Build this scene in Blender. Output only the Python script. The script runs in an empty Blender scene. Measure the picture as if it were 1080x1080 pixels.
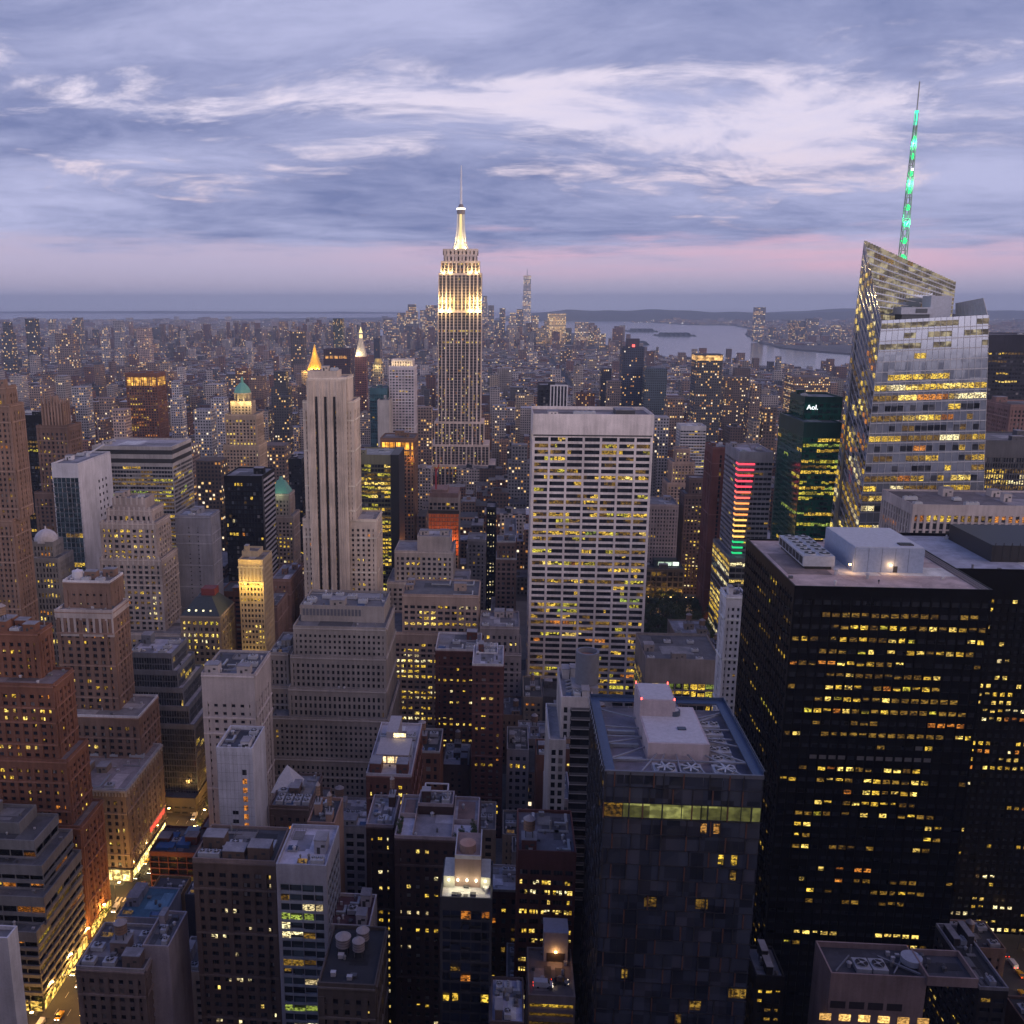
import bpy, math, random
from mathutils import Vector
C = bpy.context.scene.collection
S = bpy.context.scene
R = math.radians

# ------------------------------------------------------------------ camera
CAM_H, PITCH, YAW = 262.0, R(12.41), R(4.2)
F_PX, PPX, PPY = 1000.0, 461.0, 540.0            # focal length and principal point of the photograph (1080 px)
cam_d = bpy.data.cameras.new('camera'); cam = bpy.data.objects.new('camera', cam_d); C.objects.link(cam)
cam_d.sensor_width = 36; cam_d.lens = 36 * F_PX / 1080; cam_d.shift_x = (540 - PPX) / 1080
cam_d.clip_start = 1; cam_d.clip_end = 80000
cam.location = (0, 0, CAM_H); cam.rotation_euler = (R(90) - PITCH, 0, YAW)
S.camera = cam

# ------------------------------------------------------------------ light, sky, exposure
SUN_AZ, SUN_EL = R(112), R(9)                      # the sunset glow: to the right and a little behind the camera
S.view_settings.view_transform = 'Standard'; S.view_settings.look = 'None'
S.view_settings.exposure = 0.2; S.view_settings.gamma = 1
S.cycles.use_denoising = True
S.cycles.max_bounces = 5; S.cycles.diffuse_bounces = 2; S.cycles.glossy_bounces = 3
S.cycles.transmission_bounces = 2; S.cycles.volume_bounces = 0; S.cycles.transparent_max_bounces = 4
S.cycles.sample_clamp_indirect = 3; S.cycles.caustics_reflective = False; S.cycles.caustics_refractive = False

class NT:
    """a few shortcuts for writing node trees"""
    def __init__(s, tree): s.t = tree; s.n = tree.nodes; s.l = tree.links
    def set(s, sock, v):
        if v is None: return
        if isinstance(v, bpy.types.NodeSocket): s.l.new(v, sock)
        elif isinstance(v, (tuple, list)) and len(v) == 3 and sock.type == 'RGBA': sock.default_value = (*v, 1)
        else: sock.default_value = v
    def m(s, op, a=None, b=None, c=None, clamp=False):
        n = s.n.new('ShaderNodeMath'); n.operation = op; n.use_clamp = clamp
        for i, v in enumerate((a, b, c)): s.set(n.inputs[i], v)
        return n.outputs[0]
    def vm(s, op, a=None, b=None):
        n = s.n.new('ShaderNodeVectorMath'); n.operation = op
        s.set(n.inputs[0], a); s.set(n.inputs[1], b)
        return n.outputs['Value'] if op in ('DOT_PRODUCT', 'LENGTH') else n.outputs[0]
    def xyz(s, v):
        n = s.n.new('ShaderNodeSeparateXYZ'); s.set(n.inputs[0], v); return n.outputs
    def comb(s, x=0., y=0., z=0.):
        n = s.n.new('ShaderNodeCombineXYZ')
        for i, v in enumerate((x, y, z)): s.set(n.inputs[i], v)
        return n.outputs[0]
    def noise(s, v, scale, detail=4., rough=.55, dist=0., out=0):
        n = s.n.new('ShaderNodeTexNoise'); s.set(n.inputs['Vector'], v)
        n.inputs['Scale'].default_value = scale; n.inputs['Detail'].default_value = detail
        n.inputs['Roughness'].default_value = rough; n.inputs['Distortion'].default_value = dist
        return n.outputs[out]
    def white(s, v, out='Value'):
        n = s.n.new('ShaderNodeTexWhiteNoise'); n.noise_dimensions = '3D'; s.set(n.inputs['Vector'], v); return n.outputs[out]
    def rng(s, v, a, b, c=0., d=1., smooth=False):
        n = s.n.new('ShaderNodeMapRange'); s.set(n.inputs[0], v)
        if smooth: n.interpolation_type = 'SMOOTHSTEP'
        for i, q in enumerate((a, b, c, d)): s.set(n.inputs[i + 1], q)
        return n.outputs[0]
    def mix(s, f, a, b, blend='MIX'):
        n = s.n.new('ShaderNodeMix'); n.data_type = 'RGBA'; n.blend_type = blend
        s.set(n.inputs[0], f); s.set(n.inputs[6], a); s.set(n.inputs[7], b); return n.outputs[2]
    def ramp(s, f, stops):
        n = s.n.new('ShaderNodeValToRGB'); s.set(n.inputs[0], f); e = n.color_ramp.elements
        while len(e) < len(stops): e.new(.5)
        for q, (p, c) in zip(e, stops): q.position = p; q.color = (*c, 1)
        return n.outputs[0]
    def attr(s, name):
        n = s.n.new('ShaderNodeAttribute'); n.attribute_name = name; return n.outputs

w = bpy.data.worlds.new('World'); S.world = w; w.use_nodes = True
T = NT(w.node_tree); bg = T.n['Background']
WORLD_STRENGTH = 0.1
sky_tex = T.n.new('ShaderNodeTexSky'); sky_tex.sky_type = 'NISHITA'; sky_tex.sun_disc = False
sky_tex.sun_elevation = R(3); sky_tex.sun_rotation = SUN_AZ
d = T.n.new('ShaderNodeTexCoord').outputs['Generated']
dx, dy, dz = T.xyz(d)
el = T.m('MAXIMUM', dz, 0.0)
den = T.m('ADD', el, 0.11)
px_ = T.m('DIVIDE', dx, den); py_ = T.m('DIVIDE', dy, den)
warp = T.noise(T.comb(px_, py_, 2.), .5, 3, .5, out=1)
pv = T.vm('ADD', T.comb(T.m('ADD', T.m('MULTIPLY', px_, .80), 20.3), T.m('ADD', py_, 8.7), 3.7), T.vm('MULTIPLY', T.vm('SUBTRACT', warp, (.5, .5, .5)), (1.1, .9, 0.)))
n1 = T.noise(pv, 0.62, 10, .60, .2)
n2 = T.noise(T.vm('ADD', pv, (7.3, 2.1, 1.)), 1.9, 9, .66, .5)
n3 = T.noise(T.vm('ADD', pv, (2.2, 5.5, 3.)), 5., 8, .62, .3)
az = T.m('DIVIDE', dx, T.m('MAXIMUM', dy, .05))
cl = T.m('ADD', T.m('ADD', T.m('MULTIPLY', n1, .5), T.m('MULTIPLY', n2, .36)), T.m('ADD', T.m('MULTIPLY', n3, .14), T.rng(az, .26, .5, 0, .035, True)))
# more of the pale layer behind shows between five and eleven degrees up
gapbias = T.m('MULTIPLY', T.rng(el, .065, .12, 0, 1, True), T.rng(el, .165, .25, 1, 0, True))
thr = T.m('ADD', .405, T.m('MULTIPLY', gapbias, .088))
gap = T.rng(T.m('SUBTRACT', thr, cl), -.03, .06, 0, 1, True)
gap = T.m('MULTIPLY', gap, T.rng(dz, .06, .085, 0, 1, True))
shade = T.noise(T.vm('ADD', pv, (1.3, 9.1, 4.)), .95, 9, .60, .15)
top_dark = T.m('MULTIPLY', T.rng(el, .16, .32, 0, .45, True), T.rng(T.m('DIVIDE', dx, T.m('MAXIMUM', dy, .05)), -.2, .5, .25, 1., True))
cloud = T.mix(T.rng(T.m('ADD', T.m('MULTIPLY', shade, .66), T.m('MULTIPLY', T.m('ADD', n3, n2), .17)),  .385, .615), (.165, .20, .385), (.45, .465, .69))
cloud = T.mix(top_dark, cloud, (.135, .18, .37))
gapcol = T.mix(T.rng(el, .07, .16), (.82, .64, .72), (.80, .72, .87))
gapcol = T.mix(.12, gapcol, T.mix(1., sky_tex.outputs[0], (.12, .12, .12), 'MULTIPLY'))
gapcol = T.mix(T.rng(T.m('ADD', T.m('MULTIPLY', n2, .5), T.m('MULTIPLY', n3, .5)), .38, .55, .0, .42), gapcol, (.56, .55, .76))
deck = T.mix(gap, cloud, gapcol)
# low band under the cloud deck: pink glow, then mauve haze down to the horizon
edge = T.m('ADD', .0545, T.m('MULTIPLY', T.m('SUBTRACT', T.noise(T.comb(T.m('MULTIPLY', az, 5.), T.m('MULTIPLY', el, 60.), .3), 1.1, 6, .62), .5), .085))
band = T.rng(T.m('SUBTRACT', el, edge), -.012, .015, 1, 0, True)
pinkness = T.m('MULTIPLY', T.rng(az, -.25, .12, .12, 1, True), T.rng(az, .36, .62, 1, .3, True))
pinkness = T.m('MULTIPLY', pinkness, T.rng(T.noise(T.comb(T.m('MULTIPLY', az, 3.), T.m('MULTIPLY', el, 45.), 7.), 1., 5, .6), .38, .60, .35, 1., True))
low = T.mix(pinkness, (.50, .45, .61), (.71, .46, .58))
low = T.mix(T.rng(el, .014, .040, 1, 0, True), low, (.49, .435, .575))
low = T.mix(T.rng(el, .0, .017, 1, 0, True), low, (.50, .50, .68))
skyc = T.mix(band, deck, low)
# brighter towards the sunset, out of frame to the right
sdir = (math.sin(SUN_AZ) * math.cos(SUN_EL), math.cos(SUN_AZ) * math.cos(SUN_EL), math.sin(SUN_EL))
glow = T.m('POWER', T.m('MAXIMUM', T.vm('DOT_PRODUCT', d, sdir), 0.), 3.)
# overhead the dusk sky is deep blue; low in the north, behind the camera, it is still bright
skyc = T.mix(T.rng(el, .32, .62, 0, 1, True), skyc, (.07, .11, .32))
north = T.m('MULTIPLY', T.rng(dy, .12, -.35, 0, 1, True), T.rng(el, .55, .25, 0, 1, True))
skyc = T.mix(north, skyc, (1.13, 1.06, 1.24))
skyc = T.mix(T.m('MULTIPLY', glow, .75), skyc, (1.9, 1.35, 1.15))
skyc = T.mix(T.rng(dz, -.02, -.005, 1, 0), skyc, (.03, .03, .045))
k10 = 1 / WORLD_STRENGTH
T.set(bg.inputs[0], T.mix(1., skyc, (k10, k10, k10), 'MULTIPLY')); bg.inputs[1].default_value = WORLD_STRENGTH

sun_d = bpy.data.lights.new('sun', 'SUN'); sun_d.energy = 0.35; sun_d.angle = R(25); sun_d.color = (1, .74, .66)
sun = bpy.data.objects.new('sun', sun_d); C.objects.link(sun)
sun.rotation_euler = Vector(sdir).to_track_quat('Z', 'Y').to_euler()

# ------------------------------------------------------------------ where a sight line of the photograph meets the plane Y = const, or the ground
_F = Vector((-math.sin(YAW) * math.cos(PITCH), math.cos(YAW) * math.cos(PITCH), -math.sin(PITCH)))
_R = Vector((math.cos(YAW), math.sin(YAW), 0)); _U = _R.cross(_F)
def ray(x, y): return _F * F_PX + _R * (x - PPX) + _U * (PPY - y)
def at(x, y, Y):
    q = ray(x, y); t = Y / q.y; return q.x * t, CAM_H + q.z * t
def ground_at(x, y, z=0.):
    q = ray(x, y); t = (z - CAM_H) / q.z; return q.x * t, q.y * t
def proj(X, Y, Z):
    v = Vector((X, Y, Z - CAM_H)); dd = v.dot(_F)
    return PPX + F_PX * v.dot(_R) / dd, PPY - F_PX * v.dot(_U) / dd, dd

# ------------------------------------------------------------------ materials
MATS = {}
def new_mat(name):
    m = bpy.data.materials.new(name); m.use_nodes = True
    return m, NT(m.node_tree), m.node_tree.nodes['Principled BSDF']
def masonry(col, rough=.85, var=.36, metal=0.):
    key = ('w', col, rough, metal)
    if key in MATS: return MATS[key]
    m, t, b = new_mat('masonry'); pos = t.n.new('ShaderNodeNewGeometry').outputs['Position']
    big = t.noise(pos, .06, 3); streak = t.noise(t.vm('MULTIPLY', pos, (1., 1., .09)), .55, 4, .6); fine = t.noise(pos, 1.6, 3)
    f = t.m('ADD', t.m('MULTIPLY', big, .5), t.m('ADD', t.m('MULTIPLY', streak, .35), t.m('MULTIPLY', fine, .15)))
    lo = tuple(c * (1 - var) for c in col); hi = tuple(min(1, c * (1 + var)) for c in col)
    t.set(b.inputs['Base Color'], t.mix(t.rng(f, .33, .67), lo, hi))
    b.inputs['Roughness'].default_value = rough; b.inputs['Metallic'].default_value = metal; b.inputs['Specular IOR Level'].default_value = .22 if max(col) > .04 else .08
    MATS[key] = m; return m
def glass(col, rough=.12, metal=.0, spec=.5):
    key = ('g', col, rough, metal)
    if key in MATS: return MATS[key]
    m, t, b = new_mat('window_glass'); geo = t.n.new('ShaderNodeNewGeometry'); pos = geo.outputs['Position']
    cell = t.white(t.vm('FLOOR', t.vm('MULTIPLY', pos, (.31, .31, .27))))
    lo = tuple(c * .45 for c in col); hi = tuple(min(1, c * 1.5) for c in col)
    t.set(b.inputs['Base Color'], t.mix(cell, lo, hi))
    t.set(b.inputs['Roughness'], t.rng(cell, 0, 1, rough * .5, rough * 1.8))
    b.inputs['Metallic'].default_value = metal; b.inputs['Specular IOR Level'].default_value = spec
    nb = t.n.new('ShaderNodeBump'); nb.inputs['Strength'].default_value = .12; nb.inputs['Distance'].default_value = .4
    t.set(nb.inputs['Height'], t.noise(pos, .5, 2)); t.l.new(nb.outputs[0], b.inputs['Normal'])
    MATS[key] = m; return m
def lit(col, strength, lo=.06, scale=1.25):
    """a room seen through its lit window: ceiling lamps, furniture and blinds break up the light"""
    key = ('l', col, strength)
    if key in MATS: return MATS[key]
    m, t, b = new_mat('lit_window'); pos = t.n.new('ShaderNodeNewGeometry').outputs['Position']
    a = t.noise(t.vm('MULTIPLY', pos, (1., 1., 1.6)), scale, 3, .6)
    room = t.white(t.vm('FLOOR', t.vm('MULTIPLY', pos, (.24, .24, .26))))
    s = t.m('MULTIPLY', t.rng(a, .42, .58, lo, 1.35), t.rng(room, 0, 1, .3, 1.25))
    b.inputs['Base Color'].default_value = (.03, .03, .03, 1); b.inputs['Roughness'].default_value = .2
    hot = tuple(min(1., c * 1.12 + .02) for c in col)
    t.set(b.inputs['Emission Color'], t.mix(room, col, hot)); t.set(b.inputs['Emission Strength'], t.m('MULTIPLY', s, strength))
    m.cycles.emission_sampling = 'NONE'
    MATS[key] = m; return m
def glowing(col, strength, sample=False):
    key = ('e', col, strength)
    if key in MATS: return MATS[key]
    m, t, b = new_mat('lamp_glow'); b.inputs['Base Color'].default_value = (.05, .05, .05, 1)
    b.inputs['Emission Color'].default_value = (*col, 1); b.inputs['Emission Strength'].default_value = strength
    if not sample: m.cycles.emission_sampling = 'NONE'
    MATS[key] = m; return m
def flat(col, rough=.6, metal=0.):
    key = ('f', col, rough, metal)
    if key in MATS: return MATS[key]
    m, t, b = new_mat('painted'); pos = t.n.new('ShaderNodeNewGeometry').outputs['Position']
    n = t.rng(t.noise(pos, .9, 4, .65), .3, .7, .86, 1.1)
    t.set(b.inputs['Base Color'], t.mix(1., col, t.comb(n, n, n), 'MULTIPLY'))
    b.inputs['Roughness'].default_value = rough; b.inputs['Metallic'].default_value = metal
    MATS[key] = m; return m
def roofing(col):
    key = ('r', col)
    if key in MATS: return MATS[key]
    m, t, b = new_mat('roofing'); pos = t.n.new('ShaderNodeNewGeometry').outputs['Position']
    a = t.noise(pos, .16, 5, .65, .4); p = t.noise(t.vm('ADD', pos, (31., 7., 2.)), .45, 4, .7)
    c = t.mix(t.rng(a, .35, .65), tuple(q * .72 for q in col), tuple(min(1, q * 1.22) for q in col))
    c = t.mix(t.rng(p, .60, .72), c, tuple(min(1, q * 1.4 + .02) for q in col))
    t.set(b.inputs['Base Color'], c); b.inputs['Roughness'].default_value = .8
    MATS[key] = m; return m

DARK = glass((.022, .025, .034)); DARK2 = glass((.05, .055, .07), .2); BLINDS = flat((.20, .19, .19), .5)
GLASSB = glass((.10, .135, .20), .1, .55)
YEL = lit((1., .57, .05), .85); YEL2 = lit((1., .64, .13), 1.2); DIM = lit((1., .50, .055), .20); ORA = lit((1., .30, .03), .6)
WHI = lit((1., .76, .38), 1.15); GRN = lit((.66, .84, .12), .45); YG = lit((.92, .74, .06), .6)
P_WARM = [(YEL, 4), (YEL2, 2), (DIM, 4), (ORA, 1), (WHI, .5)]
P_OFFICE = [(YEL, 4), (DIM, 5), (YEL2, 2), (YG, 1)]
P_GREEN = [(YG, 5), (GRN, 3), (YEL, 2), (DIM, 2)]
P_BRIGHT = [(YEL2, 5), (YEL, 3), (WHI, 2)]
P_ORANGE = [(ORA, 4), (YEL, 4), (DIM, 2)]

# the walls of far buildings: window bays from metre coordinates on the wall (u along, v up), colour and bay size stored per building
def city_material():
    m, t, b = new_mat('far_facade')
    uvn = t.n.new('ShaderNodeUVMap'); uvn.uv_map = 'metres'; u, v, _ = t.xyz(uvn.outputs[0])
    col = t.attr('wall_colour')['Color']; pr = t.attr('bay'); bw, fh, lp = t.xyz(pr['Vector'])
    cu = t.m('DIVIDE', u, bw); cv = t.m('DIVIDE', v, fh)
    fu = t.m('FRACT', cu); fv = t.m('FRACT', cv); iu = t.m('FLOOR', cu); iv = t.m('FLOOR', cv)
    mask = t.m('MULTIPLY', t.m('MULTIPLY', t.m('GREATER_THAN', fu, .24), t.m('LESS_THAN', fu, .80)), t.m('MULTIPLY', t.m('GREATER_THAN', fv, .26), t.m('LESS_THAN', fv, .80)))
    r1 = t.white(t.comb(iu, iv, 1.5)); r2 = t.white(t.comb(t.m('FLOOR', t.m('DIVIDE', u, 900.)), iv, 4.5)); r3 = t.white(t.comb(iu, iv, 7.5))
    p = t.m('MULTIPLY', lp, t.m('ADD', .35, t.m('MULTIPLY', 2.2, t.m('MULTIPLY', r2, r2))))
    on = t.m('MULTIPLY', t.m('LESS_THAN', r1, p), mask)
    pos = t.n.new('ShaderNodeNewGeometry').outputs['Position']
    n = t.rng(t.noise(pos, .05, 4, .6), .3, .7, .75, 1.25)
    wall = t.mix(1., col, t.comb(n, n, n), 'MULTIPLY')
    t.set(b.inputs['Base Color'], t.mix(mask, wall, (.03, .034, .045)))
    t.set(b.inputs['Roughness'], t.rng(mask, 0, 1, .85, .22))
    t.set(b.inputs['Emission Color'], t.ramp(r3, [(0., (1., .36, .06)), (.4, (1., .52, .13)), (.8, (1., .66, .26)), (1., (1., .85, .62))]))
    t.set(b.inputs['Emission Strength'], t.m('MULTIPLY', on, t.rng(r3, 0, 1, .35, 1.35)))
    m.cycles.emission_sampling = 'NONE'; return m
def city_roof():
    m, t, b = new_mat('far_roof'); pos = t.n.new('ShaderNodeNewGeometry').outputs['Position']
    n = t.rng(t.noise(pos, .12, 5, .7), .3, .7, .5, 1.5)
    t.set(b.inputs['Base Color'], t.mix(1., t.attr('wall_colour')['Color'], t.comb(n, n, n), 'MULTIPLY')); b.inputs['Roughness'].default_value = .85
    return m
CITY = city_material(); CROOF = city_roof()

# ------------------------------------------------------------------ mesh helpers
class MB:
    def __init__(s): s.v = []; s.f = []; s.m = []; s.uv = []; s.col = []; s.bay = []
    def quad(s, a, b, c, d, mat=0):
        i = len(s.v); s.v += [tuple(a), tuple(b), tuple(c), tuple(d)]; s.f.append((i, i + 1, i + 2, i + 3)); s.m.append(mat)
    def tri(s, a, b, c, mat=0):
        i = len(s.v); s.v += [tuple(a), tuple(b), tuple(c)]; s.f.append((i, i + 1, i + 2)); s.m.append(mat)
    def box(s, x0, x1, y0, y1, z0, z1, mat=0, top=None, bottom=True):
        i = len(s.v)
        s.v += [(x0, y0, z0), (x1, y0, z0), (x1, y1, z0), (x0, y1, z0), (x0, y0, z1), (x1, y0, z1), (x1, y1, z1), (x0, y1, z1)]
        fs = [(0, 1, 5, 4), (1, 2, 6, 5), (2, 3, 7, 6), (3, 0, 4, 7), (4, 5, 6, 7)] + ([(3, 2, 1, 0)] if bottom else [])
        for k, q in enumerate(fs): s.f.append(tuple(i + j for j in q)); s.m.append(top if (k == 4 and top is not None) else mat)
    def cyl(s, cx, cy, r0, r1, z0, z1, n=14, mat=0, cap=None):
        i = len(s.v)
        for z, r in ((z0, r0), (z1, r1)):
            for k in range(n): a = 2 * math.pi * k / n; s.v.append((cx + r * math.cos(a), cy + r * math.sin(a), z))
        for k in range(n): q = (k + 1) % n; s.f.append((i + k, i + q, i + n + q, i + n + k)); s.m.append(mat)
        s.f.append(tuple(i + n + k for k in range(n))); s.m.append(mat if cap is None else cap)
        s.f.append(tuple(i + n - 1 - k for k in range(n))); s.m.append(mat)
    def beam(s, p, q, w, mat=0):
        p, q = Vector(p), Vector(q); d = (q - p).normalized(); up = Vector((0, 0, 1)) if abs(d.z) < .95 else Vector((0, 1, 0))
        a = d.cross(up).normalized() * w / 2; b = d.cross(a).normalized() * w / 2
        i = len(s.v); s.v += [tuple(e + o) for e in (p, q) for o in (a + b, a - b, -a - b, b - a)]
        for fc in ((0, 1, 2, 3), (7, 6, 5, 4), (0, 4, 5, 1), (1, 5, 6, 2), (2, 6, 7, 3), (3, 7, 4, 0)): s.f.append(tuple(i + j for j in fc)); s.m.append(mat)
    def loft(s, lo, hi, mat=0, top=None):
        n = len(lo); i = len(s.v); s.v += [tuple(p) for p in lo] + [tuple(p) for p in hi]
        for k in range(n): q = (k + 1) % n; s.f.append((i + k, i + q, i + n + q, i + n + k)); s.m.append(mat)
        s.f.append(tuple(i + n + k for k in range(n))); s.m.append(mat if top is None else top)
    def tower(s, x0, x1, y0, y1, z0, z1, col, roof, bw, fh, lp, seed):
        """a far building: four walls with metre coordinates and a roof"""
        o = seed * 900. + 3.; i = len(s.v)
        s.v += [(x0, y0, z0), (x1, y0, z0), (x1, y1, z0), (x0, y1, z0), (x0, y0, z1), (x1, y0, z1), (x1, y1, z1), (x0, y1, z1)]
        lx, ly = x1 - x0, y1 - y0; us = ((0, lx), (lx, lx + ly), (lx + ly, 2 * lx + ly), (2 * lx + ly, 2 * lx + 2 * ly))
        for k, q in enumerate(((0, 1, 5, 4), (1, 2, 6, 5), (2, 3, 7, 6), (3, 0, 4, 7))):
            s.f.append(tuple(i + j for j in q)); s.m.append(0)
            a, b = us[k]; s.uv += [(o + a, z0), (o + b, z0), (o + b, z1 - 1.2), (o + a, z1 - 1.2)]; s.col += [col] * 4; s.bay += [(bw, fh, lp)] * 4
        s.f.append((i + 4, i + 5, i + 6, i + 7)); s.m.append(1); s.uv += [(0, 0)] * 4; s.col += [roof] * 4; s.bay += [(9., 9., 0.)] * 4
    def build(s, name, mats, parent=None, off=(0, 0, 0)):
        me = bpy.data.meshes.new(name)
        ox, oy, oz = off
        me.from_pydata([(a - ox, b - oy, c - oz) for a, b, c in s.v], [], s.f)
        for q in (mats if isinstance(mats, (list, tuple)) else [mats]): me.materials.append(q)
        me.polygons.foreach_set('material_index', s.m)
        if s.uv:
            uv = me.uv_layers.new(name='metres'); uv.data.foreach_set('uv', [q for p in s.uv for q in p])
            ca = me.attributes.new('wall_colour', 'FLOAT_COLOR', 'CORNER'); ca.data.foreach_set('color', [q for p in s.col for q in (*p, 1.)])
            ba = me.attributes.new('bay', 'FLOAT_VECTOR', 'CORNER'); ba.data.foreach_set('vector', [q for p in s.bay for q in p])
        me.update(); o = bpy.data.objects.new(name, me); C.objects.link(o)
        if parent: o.parent = parent
        else: o.location = off
        return o
def tag(o, label, cat, group=None, kind=None):
    if label: o['label'] = label
    if cat: o['category'] = cat
    if group: o['group'] = group
    if kind: o['kind'] = kind
    return o
def struct(name, mb, mat): o = mb.build(name, mat); o['kind'] = 'structure'; return o

FOOT = []          # footprints already taken (x0, x1, y0, y1)
SEEN = []          # what must stay visible of the big buildings: (px0, px1, bottom py, front Y)
NAMED = []         # (px centre, px0, px1, top py, words) for describing neighbours
PANES = {}
N_IND = [0]
def pane_mesh(w_, h_, mat):
    key = (round(w_, 2), round(h_, 2), mat.name)
    if key not in PANES:
        me = bpy.data.meshes.new('window'); a, b = w_ / 2, h_ / 2
        me.from_pydata([(-a, 0, -b), (a, 0, -b), (a, 0, b), (-a, 0, b)], [], [(0, 1, 2, 3)]); me.materials.append(mat); me.update()
        PANES[key] = me
    return PANES[key]

class Building:
    def __init__(s, name, label, cat, x, y, group=None, words=None):
        s.o = (x, y, 0.); s.root = bpy.data.objects.new(name, None); C.objects.link(s.root); s.root.location = s.o
        s.root.empty_display_size = 5; tag(s.root, label, cat, group); s.panes = []
    def part(s, name, mb, mats, parent=None): return mb.build(name, mats, parent or s.root, s.o)
    def windows(s, limit=100, min_area=6., name='window'):
        """the panes that show largest become windows of their own, the others one part"""
        big = []
        for p in s.panes:
            c = p[0]; dist = math.sqrt(c[0] ** 2 + c[1] ** 2 + (c[2] - CAM_H) ** 2)
            p.append(p[2] * p[3] * (F_PX / dist) ** 2 * (1 if p[4] == 0 else .45))
        s.panes.sort(key=lambda p: (p[5] not in DULL, p[6]), reverse=True)
        n = 0; rest = MB(); mats = []
        for p in s.panes:
            (cx, cy, cz), rot, w_, h_, face, mat, area = p
            if n < limit and area >= min_area:
                o = bpy.data.objects.new(name, pane_mesh(w_, h_, mat)); C.objects.link(o); o.parent = s.root
                o.location = (cx - s.o[0], cy - s.o[1], cz); o.rotation_euler = (0, 0, rot); n += 1
            else:
                if mat not in mats: mats.append(mat)
                a, b = w_ / 2 * math.cos(rot), w_ / 2 * math.sin(rot)
                rest.quad((cx - a, cy - b, cz - h_ / 2), (cx + a, cy + b, cz - h_ / 2), (cx + a, cy + b, cz + h_ / 2), (cx - a, cy - b, cz + h_ / 2), mats.index(mat))
        N_IND[0] += n
        if rest.f: r = s.part(name, rest, mats); r['kind'] = 'stuff'
        s.panes = []
DULL = {DARK, DARK2, BLINDS, GLASSB}

def pick(rg, pal):
    t = rg.random() * sum(q for _, q in pal)
    for m_, q in pal:
        t -= q
        if t <= 0: return m_
    return pal[-1][0]

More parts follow.
